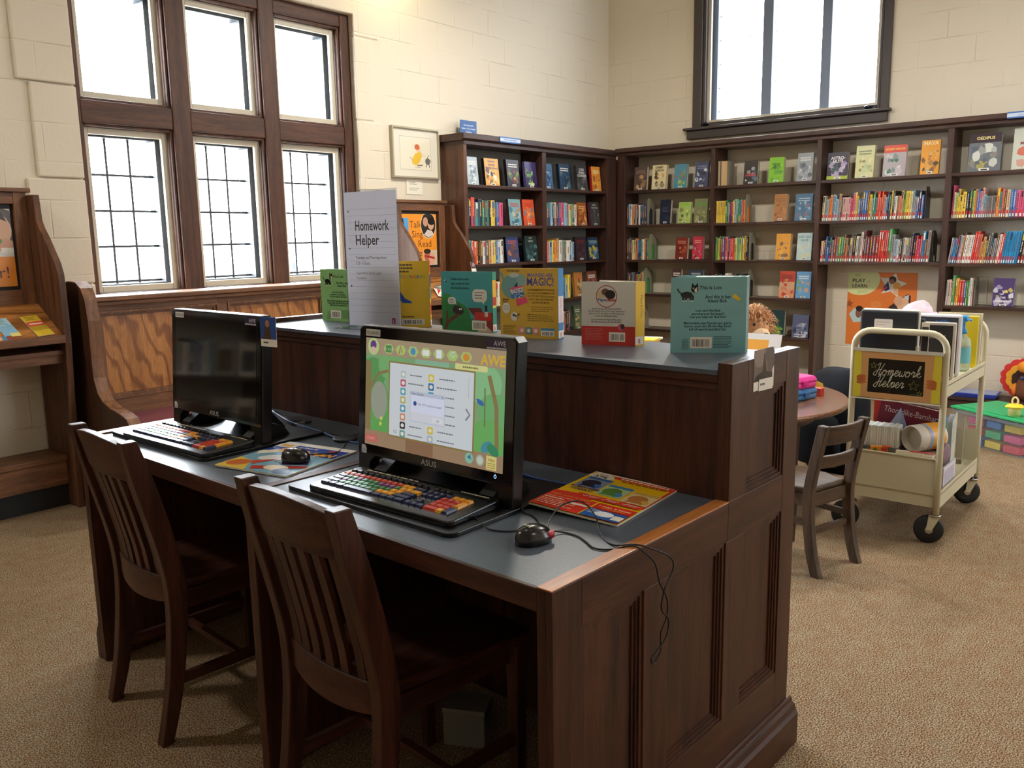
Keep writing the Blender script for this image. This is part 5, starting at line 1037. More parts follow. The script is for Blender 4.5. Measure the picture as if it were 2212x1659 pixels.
D_('A', 1, 2, 5.735, 5.895, .224, .028, '7AA4AC', ['C86A40', '8AB8BE', 'D8C8A8', '3A6A80'], 'grey blue book with a red brush title and swirls', tc='C04030', spine='4A2A2A')
D_('A', 1, 2, 5.925, 6.085, .226, .028, 'D0502E', ['D8902E', 'E0B070', '5A7A9A'], 'red orange book with an arched figure', tc='B03020', spine='8A2A1E')
D_('A', 2, 2, 6.745, 6.895, .216, .028, '9A5428', ['B87A40', '7A3A1C', 'D8A868'], 'rust brown book with pale streaks', tc='E0B880')
D_('A', 2, 2, 6.955, 7.115, .224, .028, '3A3A3A', ['6A6A68', '8A8A88', '505050'], 'charcoal book with silver scrawled letters', 'MAKE/THE TEAM', 'B8B8B4', .84, .10, spine='6A3040')
D_('A', 1, 3, 5.690, 5.855, .218, .03, '3E4A78', ['6A5A80', 'C07850', '4A3A40', '7A4A3A'], 'dusk blue book with a face above orange clouds', tc='B85A48', spine='16161C')
D_('A', 1, 3, 5.950, 6.120, .224, .028, '26383A', ['3A5A5C', '1A2628', '6A9A9A'], 'dark green book with a pale glow', 'MIKE/KENNY', 'A8A890', .88, .09)
D_('A', 2, 3, 6.715, 6.880, .222, .028, '3A2830', ['4A3A48', '5A4450', '2A2028'], 'dim maroon book', tc='7A3430')
D_('A', 2, 3, 6.925, 7.095, .216, .028, '22364E', ['6A9AB8', '4A7A9A', 'C8B040'], 'navy book crossed by pale wavy lines', tc='8AB0C0', kind=2)
D_('A', 2, 4, 6.690, 6.830, .230, .028, 'B07A3E', ['D8C090', 'E0D0B0', '2A1E1A'], 'amber book with a dark standing figure', tc='C05A38')
D_('A', 2, 4, 6.905, 7.075, .232, .028, '7A4A3A', ['8A6450', '6A3228', 'C0A080'], 'red brown book with a pale face')
D_('A', 2, 5, 6.690, 6.800, .225, .028, '5A6A4A', ['8AA070', '3A4434', 'C89068'], 'mossy green book with an orange patch')
D_('B', 1, 1, 4.545, 4.405, .222, .04, '5A4A42', ['6A584C', '8A7460', 'C8A070'], 'dusky brown book with small figures', tc='8A7A74')
D_('B', 1, 1, 4.345, 4.195, .228, .04, 'DCCFA0', ['C89048', 'E4DAB8', '3A3230'], 'cream book titled gabby with a girl figure', 'GABBY/GARCIA', '241E1E', .86, .12)
D_('B', 1, 1, 4.105, 3.975, .222, .035, '4A88A0', ['E0C840', 'B05A48', '5AA048'], 'blue book with a yellow note and a green title', 'GREG', '80C040', .16, .10, spine='5A2A6A')
D_('B', 1, 1, 3.888, 3.755, .230, .03, '3A4468', ['8A94C0', 'D8DEF0', '22283E'], 'indigo book with a white burst', tc='7A84A8')
D_('B', 2, 1, 3.405, 3.275, .204, .03, '26262C', ['4A6A80', 'D8D8D4', '6A8AA8'], 'black book with white panels and red lettering', tc='C04048', ty=.42)
D_('B', 2, 1, 3.172, 3.040, .216, .04, '7CBC30', ['9AD040', '68A828', '2E7A3A'], 'bright lime green book titled fear nut', 'FEAR/NUT', '3A6A28', .66, .15)
D_('B', 2, 1, 2.918, 2.785, .236, .03, '9AA2AC', ['C8CED6', '707884', '4A525C'], 'silver grey shiny book', tc='E0E4E8')
D_('B', 1, 2, 4.255, 4.140, .228, .04, '22283A', ['2A3044', '1C2030', '2E364C'], 'midnight book with faint blue letters', "BIRD'S/KEEPER", '4A5470', .62, .09)
D_('B', 1, 2, 4.055, 3.925, .198, .03, 'A4C068', ['C8D48A', '7A9A48', '5A3A48'], 'pale green book titled nobody with a dark creature', 'NOBU', '7ABC28', .84, .15)
D_('B', 1, 2, 3.890, 3.755, .222, .03, '7A8058', ['98986A', '5A6444', 'B0A878'], 'olive book with a grey elephant-like shape', tc='5A9A50')
D_('B', 2, 2, 3.115, 3.000, .232, .05, 'A87442', ['B88450', '98643A', '7A4A2A'], 'tan book with a dark purple band', tc='8A5A34')
D_('B', 2, 2, 2.925, 2.775, .228, .03, '4A7090', ['6A94B0', '9ABCD0', '8A6A78'], 'blue book with a pale oval window', tc='A8C0CC')
D_('B', 1, 3, 4.080, 3.955, .206, .04, '7A2E26', ['9A4432', '5A241E', 'C07048'], 'brick red book', tc='C8846A')
D_('B', 1, 3, 3.900, 3.795, .212, .04, 'C0344A', ['D0506A', '9AB0B8', '3A2A2A'], 'red and white book with a dark figure', tc='E8A0A0', pages='C8C4BC')
D_('B', 2, 3, 3.085, 2.955, .228, .045, 'E0A038', ['8A7AA0', 'E4B050', '4A3A50'], 'amber book with a grey patterned figure', 'B.L. KING', '4A3A20', .16, .08)
D_('B', 2, 3, 2.895, 2.765, .232, .03, 'B8D0D4', ['D8D8B0', 'C8DCE0', 'E0D8A0'], 'pale blue book fading to cream at its foot', "JUST LIKE/DAVE", '6A94A0', .82, .11)
D_('B', 1, 4, 4.118, 4.020, .24, .04, '4A3430', ['6A4A3A', '2E2422', '8A6048'], 'dark brown book')
D_('B', 1, 4, 3.940, 3.790, .235, .03, '3A4656', ['5A6A7A', '2A3440', '8A9AA8'], 'slate book with white speckles', 'FINDING', 'C8D0D8', .8, .10)
D_('B', 2, 4, 3.040, 2.905, .234, .03, 'C04A30', ['D89068', 'C8A080', 'B83A30'], 'red book with a face and torn strips', tc='6A3A28', kind=1)
D_('B', 2, 4, 2.890, 2.760, .232, .03, '6AA0D0', ['8ABCE8', '7AA858', 'D0A080'], 'sky blue book with a blue head-shaped balloon', tc='D8E8F4')
D_('B', 2, 5, 3.108, 2.985, .234, .045, '1E3A3E', ['3A8A8A', '6AA83A', '1A2426'], 'dark teal book with a green title', 'PUZZLED/THIEF', '8ACB3A', .26, .11)
D_('B', 2, 5, 2.910, 2.765, .204, .03, '5A6284', ['8A92B0', 'C8CCDC', '22263A'], 'grey blue book with a dark hooded figure', tc='D8DCE8', ty=.12)
D_('B', 3, 1, 2.662, 2.490, .222, .035, '2A2438', ['A890C8', 'D0BCE0', '4A7A70', 'A4B83A'], 'black book titled astro nuts with a green foot band', 'ASTRO-/NUTS', 'E4E0E8', .74, .15, 5)
D_('B', 3, 1, 2.430, 2.285, .258, .04, 'C8C894', ['A8C098', 'D8D0A0', '8A7A50'], 'pale green patterned book with an orange spine', tc='6A7A5A', spine='C86A38')
D_('B', 3, 1, 2.212, 2.040, .246, .03, 'A8A0A8', ['C8BCC4', 'E0E0E0', '3A6A58', 'CC3A26'], 'grey book with a red top band and dark plants', 'MONKEY DRAGON', 'F0C040', .84, .09, 4)
D_('B', 3, 1, 1.930, 1.795, .262, .035, 'E09A30', ['C8A878', '8A6A50', 'D8B888', '4A3A38'], 'orange book titled maya with a red spine', 'MAYA', 'F0D8A0', .86, .15, spine='A83228')
D_('B', 4, 1, 1.592, 1.375, .280, .03, '6A7078', ['C8B850', '4A5870', '8A8478', 'D8DCD0', '3A2A34'], 'grey comic book titled oedipus with a dark top', 'OEDIPUS', 'E8D890', .84, .11, 4, spine='3A2A34')
D_('B', 4, 1, 1.298, 1.080, .300, .03, 'C8CCC0', ['E0E4DC', 'B8C0A8', 'D0604A'], 'pale book with an orange flower', 'THE/MERMAID', '8A2A40', .72, .10)
D_('B', 4, 4, 1.356, 1.215, .212, .04, '4A3A6A', ['C8C0D8', 'E0D060', '3A2A58', 'D8D8E0'], 'purple and white book with a yellow streak', 'THE/UNBREAKABLE', 'E8E4F0', .28, .09)
# pages-out books at the start of the second bay's top shelf
for i, (a, b, c, lb) in enumerate(((3.652, 3.628, 'B8A888', 'thin worn'), (3.622, 3.560, 'C8A878', 'thick cream'))):
    mb = MB(); w = a-b; mb.box(0, .003, 0, .14, 0, .222, paint('8A8478', .5)); mb.box(w-.003, w, 0, .14, 0, .222, paint('8A8478', .5)); mb.box(.003, w-.003, .004, .136, .003, .218, paint(c, .7)); o = mb.build('book')
    o.location, rz = place('B', a, SB[2][0]+.0004, .05)[0], -math.pi/2; o.rotation_euler = (0, 0, rz); tag(o, lb+' book shelved pages outward, top shelf, long bookcase second bay', 'book', 'library books on the shelves')
# ------------------------------------------------------------------ signs on top of the bookcases
def plate(name, label, cat, loc, rz, w, h, th, base, art):
    t = thing(name, label, cat, loc, rz); mb = MB(); mb.box(0, w, 0, th, 0, h, paint(base, .4)); art.emit_to(mb, (0, 0, 0), (1, 0, 0), (0, 0, 1), clip=(0, 0, w, h)); mb.build('sign_face', t)
    mb = MB(); mb.box(w*.1, w*.9, th, th+.05, 0, .003, paint('C8C8C8', .4)); mb.build('sign_foot', t); return t
A = Art(.4); A.rect(0, 0, .2, .13, '2E5C9E'); 
for i, s in enumerate(('Ask us about books for', 'Robert L. & Posy Huebner', 'Collection')): A.text(s, .1, .088-.026*i, .018, 'DCE6F2', 'c', bold=.02, fit=(.12, .165, .07)[i])
plate('sign', 'small blue notice standing on top of the short bookcase', 'sign', (5.278, 4.90, 2.2145), 0, .197, .132, .004, '2E5C9E', A)
def header(loc, rz, w, label):
    A = Art(.4); A.rect(0, 0, w, .046, '3C6AB4'); A.rect(0, .010, w, .036, 'C8D6EA'); (A.text('GRAPHIC NOVELS', w/2, .016, .016, '5A78AC', 'c') if rz else A.lines(w*.2, .019, w*.6, 1, .01, .009, '6A88B8', 4, ragged=0))
    mb = MB(); mb.box(0, w, 0, .006, 0, .046, paint('2E569C', .4)); A.emit_to(mb, (0, 0, 0), (1, 0, 0), (0, 0, 1)); o = mb.build('shelf_sign'); o.location = loc; o.rotation_euler = (0, 0, rz); tag(o, label, 'sign')
header((5.52, YF-.0365, 2.169), 0, .264, 'blue and white strip sign on the short bookcase cornice'); header((XF-.0365, 1.335, 2.186), -math.pi/2, .26, 'blue and white strip sign on the long bookcase cornice near its far end')
# ------------------------------------------------------------------ framed drawing and its caption
t = thing('framed_drawing', 'square pale framed drawing of a running figure in yellow on the cream wall', 'picture', (4.572, YA-.001, 1.866))
w, h = .508, .385; fr = paint('B0A890', .35, .3)
mb = MB()
for q in ((0, .014, 0, h), (w-.014, w, 0, h), (.014, w-.014, 0, .014), (.014, w-.014, h-.014, h)): mb.box(q[0], q[1], -.032, 0, q[2], q[3], fr)
mb.build('frame', t, bevel=.002)
mb = MB(); mb.box(.014, w-.014, -.014, -.004, .014, h-.014, paint('DDD8C8', .6)); A = Art(.5); A.rect(.088, .065, w-.085, h-.07, '8A8474'); A.rect(.090, .067, w-.087, h-.072, 'E2DCC8')
A.poly([(.21, .14), (.25, .19), (.30, .21), (.33, .19), (.30, .13), (.26, .10), (.22, .11)], 'E0B83A'); A.ell(.285, .225, .024, .026, 'E8C0A0'); A.ell(.272, .24, .028, .022, 'C8683A'); A.line([(.31, .19), (.345, .175), (.36, .18)], .008, 'D8C8B0'); A.line([(.22, .14), (.19, .16)], .012, 'C8B8A0'); A.line([(.27, .10), (.33, .105)], .01, '8A6A4A'); A.line([(.24, .088), (.31, .085)], .004, 'A8A498')
A.ell(.385, .135, .028, .026, '6A665E'); A.line([(.38, .16), (.40, .185)], .006, '6A665E'); A.line([(.37, .11), (.365, .09)], .008, '5A564E'); A.line([(.40, .11), (.402, .09)], .008, '5A564E'); A.line([(.41, .15), (.425, .135)], .005, '8A867C')
A.emit_to(mb, (0, -.014, 0), (1, 0, 0), (0, 0, 1)); mb.build('drawing', t)
A = Art(.5); A.rect(0, 0, .17, .11, 'E8E4D4'); A.lines(.03, .09, .09, 2, .014, .005, '8A867A', 2); A.lines(.03, .045, .12, 2, .014, .005, 'A8A494', 3)
mb = MB(); mb.box(0, .172, -.004, 0, 0, .11, paint('E8E4D4', .5)); A.emit_to(mb, (0, -.004, 0), (1, 0, 0), (0, 0, 1)); o = mb.build('caption_card', loc=(4.725, YA-.001, 1.744)); tag(o, 'white caption card on the wall under the framed drawing', 'card')
# ------------------------------------------------------------------ play and learn poster
w, h = .56, .62; A = Art(.35); A.rect(0, 0, w, h, 'DE7A34'); A.ell(.10, h-.06, .165, .135, 'D6DCA0', 32); A.text('the', .06, h-.035, .035, '9AA070'); A.text('PLAY', .035, h-.085, .044, '3A3A30', bold=.02, sx=1.1); A.text('&', .165, h-.085, .03, 'A8B078'); A.text('LEARN', .035, h-.13, .042, '3A3A30', bold=.02, fit=.155); A.text('space', .085, h-.172, .035, 'A8B078')
A.star(.365, h-.10, .115, 'D8D4CC', .5, 12); A.ell(.365, h-.06, .03, .03, '2A2226'); A.ell(.36, h-.075, .02, .022, '8A5A44'); A.ell(.40, h-.11, .03, .03, 'D8A040'); A.poly([(.29, h-.13), (.33, h-.07), (.345, h-.14), (.31, h-.16)], '2E3A6A'); A.line([(.28, h-.16), (.32, h-.12)], .012, 'C03A4A'); A.ell(.395, h-.16, .02, .03, 'D8B090')
A.poly([(.34, h-.29), (.49, h-.175), (.515, h-.19), (.515, h-.34), (.37, h-.31)], '3A2A28'); A.ell(.455, h-.26, .05, .055, 'E4B898'); A.ell(.42, h-.235, .035, .045, 'D8A888'); A.poly([(.46, h-.20), (.50, h-.18), (.50, h-.23)], 'D0D8E0'); A.star(.02, h-.27, .04, 'A05028'); A.ell(.24, h-.27, .045, .03, 'E48A48')
A.poly([(.02, h-.36), (.06, h-.31), (.12, h-.29), (.14, h-.42), (.06, h-.43)], 'B8D4D8'); A.ell(.10, h-.35, .025, .04, '8A5A44'); A.ell(.105, h-.31, .03, .025, '241C1C')
mb = MB(); mb.box(0, w, -.002, 0, 0, h, paint('DE7A34', .35)); A.emit_to(mb, (0, -.002, 0), (1, 0, 0), (0, 0, 1), clip=(0, 0, w, h)); o = mb.build('wall_poster'); o.location = (XB-.0005, 2.508, .432); o.rotation_euler = (0, 0, -math.pi/2); tag(o, 'orange play and learn poster on the wall inside the long bookcase', 'poster')
# ================================================================== book cart
CP = paint('C9C2A6', .38); RUB = paint('131314', .6); CHR = paint('B8B8B8', .2, 1.0)
cart = thing('book_cart', 'cream steel book cart with black casters parked beside the round table', 'cart', (4.42, 1.09, 0))
cx0, cx1, cy0, cy1 = 4.03, 4.80, .90, 1.292
def arch(x):
    r = .075; zt = .953; P = [(x, cy0, .14), (x, cy0, .50), (x, cy0, zt-r)]
    P += [(x, cy0+r-r*math.cos(math.radians(a)), zt-r+r*math.sin(math.radians(a))) for a in range(15, 91, 15)]
    P += [(x, cy1-r+r*math.sin(math.radians(a)), zt-r+r*math.cos(math.radians(a))) for a in range(0, 91, 15)]
    return P+[(x, cy1, .50), (x, cy1, .14)]
for x in (cx0, cx1):
    mb = MB(); mb.tube(arch(x), .0145, CP, 12); wb(mb, 'tube_frame', cart)
def tray(z0, z1, zin, nm, endh=0):
    mb = MB(); t = .003; a, b = cx0+.0, cx1-.0; c, d = cy0-.008, cy1+.008
    mb.box(a, b, c, d, zin, zin+t, CP)
    for q in ((a, b, c, c+t), (a, b, d-t, d)): mb.box(*q, z0, z1, CP)
    o = wb(mb, nm, cart)
    e0, e1 = (z0, z1) if not endh else (z0, endh)
    for i, x in enumerate((cx0+.012, cx1-.015)):
        mb = MB(); mb.box(x, x+t, c+t, d-t, e0, e1, CP)
        if endh and not i: mb.box(cx0+.0, cx0+.0121, c+t, d-t, e1-.004, e1, CP)
        wb(mb, 'end_plate', o)
    return o
tray(.672, .742, .722, 'top_shelf'); tray(.165, .245, .225, 'bottom_shelf', .392)
for x, y, sw in ((cx0+.02, cy0+.01, 108), (cx1-.02, cy0+.01, 118), (cx0+.02, cy1-.01, 100), (cx1-.02, cy1-.01, 112)):
    q = math.radians(sw); dx, dy = math.cos(q), math.sin(q); c = Vector((x+dx*.02, y+dy*.02, .064)); ax = Vector((-dy, dx, 0))
    mb = MB()
    for k, (r0, r1, ww) in enumerate(((.064, .064, .014), (.060, .064, .017))): pass
    prof = [(.030, -.016), (.056, -.016), (.063, -.011), (.064, 0), (.063, .011), (.056, .016), (.030, .016)]; seg = 28; rings = []
    for r_, h_ in prof: rings.append([c+ax*h_+(Vector((dx, dy, 0))*math.cos(2*math.pi*k/seg)+Vector((0, 0, 1))*math.sin(2*math.pi*k/seg))*r_ for k in range(seg)])
    mb.loft(rings, RUB, cap=True); wh = wb(mb, 'wheel', cart)
    mb = MB(); mb.cyl(c-ax*.019, c+ax*.019, .017, CHR, 14); wb(mb, 'hub', wh)
    mb = MB()
    for s in (-1, 1):
        o = c+ax*(s*.021); tp = Vector((x, y, .135))+ax*(s*.021); w_ = Vector((dx, dy, 0))
        mb.hexa([o-w_*.012-ax*.0012, o+w_*.012-ax*.0012, o+w_*.012+ax*.0012, o-w_*.012+ax*.0012], [tp-w_*.026-ax*.0012, tp+w_*.024-ax*.0012, tp+w_*.024+ax*.0012, tp-w_*.026+ax*.0012], CP)
    mb.cyl((x, y, .128), (x, y, .137), .031, CHR, 18); wb(mb, 'caster_fork', cart)
    mb = MB(); mb.cyl((x, y, .137), (x, y, .168), .011, CHR, 12); wb(mb, 'caster_stem', cart)
# ---- sign on the cart end
w, h = .372, .212; A = Art(.3); A.rect(0, 0, w, h, 'F4E450'); A.poly([(.035, 0), (.032, h), (w-.03, h), (w-.036, 0)], 'E6AE7E'); A.rect(.065, .026, w-.068, h-.030, '141A18')
for x, y, s in ((.088, .150, .016), (.262, .070, .024), (.288, .038, .012)): A.star(x, y, s, 'C0CC60', outline=.0016)
def script_text(A, t, x, y, s, c):
    """Upright joined handwriting drawn stroke by stroke (unit = x-height)."""
    G = {'H': [[(.1, 1.7), (.35, 2.1), (.5, 1.9), (.3, 0), (.05, -.1), (-.2, .15), (.2, .75), (1.0, 1.05)], [(1.15, 2.1), (.85, 1.0), (.75, .1), (1.0, .1), (1.2, .5)]],
         'o': [[(0, .5), (.3, 1.0), (.05, .75), (.05, .2), (.35, 0), (.65, .35), (.55, .85), (.3, .95), (.5, .7), (.9, .75)]], 'm': [[(0, .6), (.15, 1), (.15, .0), (.25, .8), (.45, .98), (.5, .6), (.48, 0), (.6, .8), (.8, .98), (.85, .5), (.9, .05), (1.15, .4)]],
         'e': [[(0, .35), (.45, .6), (.45, .95), (.2, .95), (.08, .45), (.3, 0), (.6, .15), (.75, .5)]], 'w': [[(0, .7), (.12, .95), (.12, .2), (.3, 0), (.48, .3), (.5, .9), (.52, .25), (.7, 0), (.9, .3), (.85, .95), (1.1, .8)]],
         'r': [[(0, .5), (.2, 1.1), (.25, .9), (.5, .9), (.42, .3), (.5, .02), (.75, .4)]], 'k': [[(0, .4), (.35, 1.6), (.3, 2.1), (.15, 1.8), (.15, 0), (.2, .5), (.5, .95), (.55, .7), (.25, .5), (.6, .05), (.9, .4)]],
         'l': [[(0, .4), (.35, 1.5), (.3, 2.1), (.15, 1.7), (.15, .3), (.3, 0), (.55, .4)]], 'p': [[(0, .5), (.2, 1.0), (.2, 0), (.15, -.9), (.2, -.2), (.3, .8), (.6, .9), (.6, .3), (.3, .05), (.25, .1)], [(.3, .05), (.65, .1), (.85, .45)]]}
    ADV = {'H': 1.25, 'o': .9, 'm': 1.15, 'e': .75, 'w': 1.1, 'r': .75, 'k': .9, 'l': .55, 'p': .85}
    for ch in t:
        for st in G[ch]:
            P = smooth_path([(a, b, 0) for a, b in st], 4); A.line([(x+(p.x+p.y*.28)*s, y+p.y*s) for p in P], s*.11, c)
        x += ADV[ch]*s
    return A
script_text(A, 'Homework', .092, .108, .0255, 'E6E4DA'); script_text(A, 'Helper', .095, .055, .0255, 'E6E4DA'); A.lines(.245, .030, .05, 2, .005, .002, '8A9088', 2)
for x, s in ((.040, 1), (w-.040, -1)):      # printed fingers holding the slate
    for k in range(3): A.ell(x-s*.004, .095-.013*k, .022, .0085, 'D07A4C', rot=8*s)
    A.ell(x-s*.01, .083, .014, .02, 'C87044')
t = thing('cart_sign', 'orange and yellow framed homework helper sign on the end of the cart', 'sign', (cx0-.0198, cy1-.008, .646), -math.pi/2)
mb = MB(); mb.box(0, w, 0, .003, 0, h, paint('D89C68', .3)); A.emit_to(mb, (0, 0, 0), (1, 0, 0), (0, 0, 1), clip=(0, 0, w, h), step=8e-6, base=5e-5); mb.build('printed_sheet', t)
mb = MB(); mb.box(-.004, w+.004, -.0015, -.0008, -.004, h+.004, clear('FAFAF4')); mb.box(-.004, w+.004, -.004, .004, -.008, -.003, paint('D8D2C0', .3)); mb.box(-.004, w+.004, -.004, .004, h+.001, h+.016, paint('B8B4A4', .35)); mb.build('sign_sleeve', t)
# ---- things on the cart: boxes in cart coordinates (x along the cart, y across it)
Z1, Z2 = .7252, .2282
def blk(name, label, cat, x, y, z, rz, parts, group=None):
    """parts: (part name, x0, x1, y0, y1, z0, z1, colour, rough, bevel)"""
    t = thing(name, label, cat, (x, y, z), math.radians(rz), group)
    for nm, a, b, c, d, e, f, col, ro, bv in parts:
        mb = MB(); mb.box(a, b, c, d, e, f, col if not isinstance(col, str) else paint(col, ro)); mb.build(nm, t, bevel=bv, seg=3)
    return t
# big black learning-game case, label towards the sign
t = blk('game_case', 'black plastic case with a blank white label, standing behind the cart sign', 'case', 4.065, 1.285, Z1, -90, [('front_shell', 0, .25, 0, .022, 0, .318, '1E2026', .45, .012), ('back_shell', .002, .252, .026, .05, 0, .322, 'D8D4C8', .45, .010), ('latch', .245, .254, .004, .046, .10, .16, 'C8C2B0', .4, .002)])
mb = MB(); A = Art(.4); A.rrect(.065, .235, .145, .278, .005, 'E2DCD6'); A.lines(.075, .262, .06, 2, .012, .004, 'C8A8B0', 3); A.ell(.185, .222, .016, .012, 'C88A78'); A.emit_to(mb, (0, -.0006, 0), (1, 0, 0), (0, 0, 1)); mb.build('label_sticker', t)
t = blk('game_case', 'white backed case standing behind the black one on the cart', 'case', 4.125, 1.285, Z1, -90, [('shell', -.01, .24, 0, .03, 0, .312, 'C8CAD2', .45, .008), ('side_spine', .241, .262, 0, .028, 0, .28, '2A2A2E', .4, .003)])
t = blk('audio_case', 'clear wallet with a small black photo card at the cart corner', 'wallet', 4.075, 1.02, Z1, -90, [('card', 0, .032, 0, .006, .0, .27, 'D8CFC4', .4, .001), ('photo', .003, .030, -.001, .0, .14, .25, '2A2626', .35, 0), ('tab', .004, .026, -.0012, 0, .03, .11, 'C8703A', .4, 0)])
# white frames with pictures facing the cart side
def frame_board(name, label, x, y, rz, w, h, th, rim, face, art=None, tilt=0):
    t = thing(name, label, 'board', (x, y, Z1), math.radians(rz)); t.rotation_euler = (math.radians(tilt), 0, math.radians(rz))
    mb = MB(); mb.box(0, w, 0, th, 0, h, paint(rim, .35)); mb.build('casing', t, bevel=.012, seg=3)
    mb = MB(); mb.box(.014, w-.014, -.0015, .001, .016, h-.014, paint(face, .35)); mb.build('front_face', t, bevel=.006)
    if art:
        mb = MB(); art.emit_to(mb, (0, -.0018, 0), (1, 0, 0), (0, 0, 1), clip=(.014, .016, w-.014, h-.014)); mb.build('picture', t)
    return t
A = Art(.35); A.rect(.03, .03, .18, .235, 'D85A34'); A.poly([(.03, .16), (.1, .2), (.18, .19), (.18, .235), (.03, .235)], 'E07A3A'); A.text('toddio', .125, .248, .022, '3A78C0', bold=.02)
frame_board('game_board', 'navy framed activity board in a white case on the cart top shelf', 4.30, 1.142, -90, .235, .29, .03, 'D8D8DC', '1C2030', A)
A = Art(.35); A.rect(.014, .08, .141, .22, '3A3A3E'); A.lines(.03, .20, .09, 2, .012, .004, 'A8A8A8', 3)
frame_board('game_board', 'slim white edged picture panel with a dark photo leaning on the navy board', 4.19, 1.06, -84, .155, .262, .012, 'E0DCD4', '2E2E32', A)
blk('folder', 'bright yellow folder standing near the far end of the cart top shelf', 'folder', 4.63, 1.125, Z1, -86, [('folder_cover', 0, .22, 0, .016, 0, .255, 'E6D01C', .4, .002), ('folder_pages', .004, .217, .0162, .026, .003, .25, 'E4E0D0', .6, 0)])
blk('book', 'thick cream book standing at the very end of the cart top shelf', 'book', 4.70, 1.105, Z1, -88, [('book_cover', 0, .20, 0, .004, 0, .262, 'D0C6A8', .45, 0), ('book_pages', .004, .197, .0042, .036, .004, .258, 'DDD6C0', .6, 0), ('book_back', 0, .20, .0362, .040, 0, .262, 'C8BEA0', .45, 0)])
t = thing('hand_sanitizer', 'clear pump bottle with a blue cap and blue label on the cart', 'bottle', (4.53, .945, Z1))
mb = MB(); mb.lathe((0, 0, 0), [(.034, 0), (.037, .01), (.037, .13), (.03, .155), (.013, .172), (.013, .18)], clear('E8F2EE', mix=('D8E4DC', .35)), 24); mb.build('bottle_body', t)
mb = MB(); mb.lathe((0, 0, 0), [(.0376, .04), (.0376, .115)], paint('6AB4C0', .4), 24, capb=False, capt=False); mb.build('bottle_label', t)
mb = MB(); mb.lathe((0, 0, 0), [(.016, .18), (.016, .20), (.008, .203), (.006, .235), (.018, .24), (.020, .262), (.014, .268)], paint('2E8ACB', .35), 16); mb.tube([(0, 0, .25), (-.02, -.03, .25), (-.022, -.036, .244)], .005, paint('2E8ACB', .35)); mb.build('pump', t)
# crumpled plastic bag
def lump(name, label, cat, loc, r, mat, seed, seg=20, amp=.25, parent=None):
    rr = random.Random(seed); mb = MB(); mb.ball((0, 0, r[2]), r, mat, seg); f = [(rr.uniform(2, 5), rr.uniform(2, 5), rr.uniform(2, 6), rr.uniform(0, 6)) for _ in range(5)]
    for v in mb.bm.verts:
        d = Vector(v.co)-Vector((0, 0, r[2])); n = d.normalized(); k = sum(math.sin(a*n.x*3+b*n.y*3+c*n.z*3+p) for a, b, c, p in f)/5
        v.co = Vector((0, 0, r[2]))+d*(1+amp*k); v.co.z = max(0, v.co.z)
    o = mb.build(name, parent, loc=loc)
    if label: tag(o, label, cat)
    return o
lump('plastic_bag', 'crumpled white and pink plastic bag on top of the cart', 'bag', (4.50, 1.15, Z1), (.11, .10, .165), clear('F6E4F0', mix=('EBDDEA', .6)), 4, 28, .2)
# ---- bottom shelf
cards = thing('card_stack', 'stack of grey and white index cards in a box on the cart bottom shelf', 'cards', (4.10, 1.245, Z2), math.radians(-84))
mb = MB(); mb.box(0, .15, 0, .10, 0, .17, paint('8A8C8A', .5)); mb.build('support_box', cards)
for k in range(15):
    mb = MB(); x = .002+.0098*k; mb.box(x, x+.0088, .003, .097, .171, .27-.0015*(k % 3), paint(('D4D6CE', 'C8CCC4', 'DCDCD4')[k % 3], .6)); mb.build('card', cards)
t = thing('wipes_tub', 'round white tub with an orange label lying sideways on the cart bottom shelf', 'tub', (4.12, 1.045, .452), math.radians(-28))
cb = MB(); cb.lathe((0, 0, 0), [(.058, 0), (.062, .004), (.062, .16), (.058, .165)], paint('D6D0C4', .4), 28, 'x', capb=False); cb.lathe((0, 0, 0), [(.058, 0), (.055, .002), (.052, .035)], paint('B8B2A4', .5), 28, 'x', capb=False); cb.build('tub_body', t)
mb = MB(); mb.lathe((0, 0, 0), [(.0626, .05), (.0626, .15)], paint('E09A30', .4), 28, 'x', capb=False, capt=False); mb.build('tub_label', t)
mb = MB(); mb.lathe((0, 0, 0), [(.0629, .055), (.0629, .075)], paint('7A98C0', .4), 28, 'x', capb=False, capt=False); mb.build('label_band', t)
blk('tub_support', 'low cream box under the white tub on the cart bottom shelf', 'box', 4.10, 1.085, Z2, -90, [('box_body', 0, .14, 0, .13, 0, .155, 'CFC6AE', .5, .004)])
t = blk('dictionary', 'thick maroon dictionary leaning at the back of the cart bottom shelf', 'book', 4.30, 1.275, Z2+.10, -78, [('cover', 0, .29, 0, .004, 0, .22, '7A2038', .4, .001), ('pages', .004, .286, .0042, .046, .004, .216, 'DCD2BC', .6, 0), ('back_cover', 0, .29, .0462, .05, 0, .22, '7A2038', .4, .001)])
t.rotation_euler = (0, math.radians(10), math.radians(-78)); t.location.z = Z2+.145
mb = MB(); Art(.4).text('Thorndike-Barnhart', .02, .165, .042, 'E4DCD8', fit=.25).emit_to(mb, (0, -.0005, 0), (1, 0, 0), (0, 0, 1)); mb.build('title', t)
blk('storage_box', 'dark grey box beneath the leaning dictionary on the cart bottom shelf', 'box', 4.29, 1.28, Z2, -90, [('box_body', 0, .33, 0, .12, 0, .09, '4A4A50', .5, .004)])
t = blk('wall_file', 'white plastic file holder behind the dictionary on the cart', 'holder', 4.40, 1.28, Z2, -80, [('file_panel', 0, .30, 0, .012, 0, .36, 'DED8D2', .35, .006), ('file_back', 0, .30, .03, .04, 0, .38, 'DED8D2', .35, .006)])
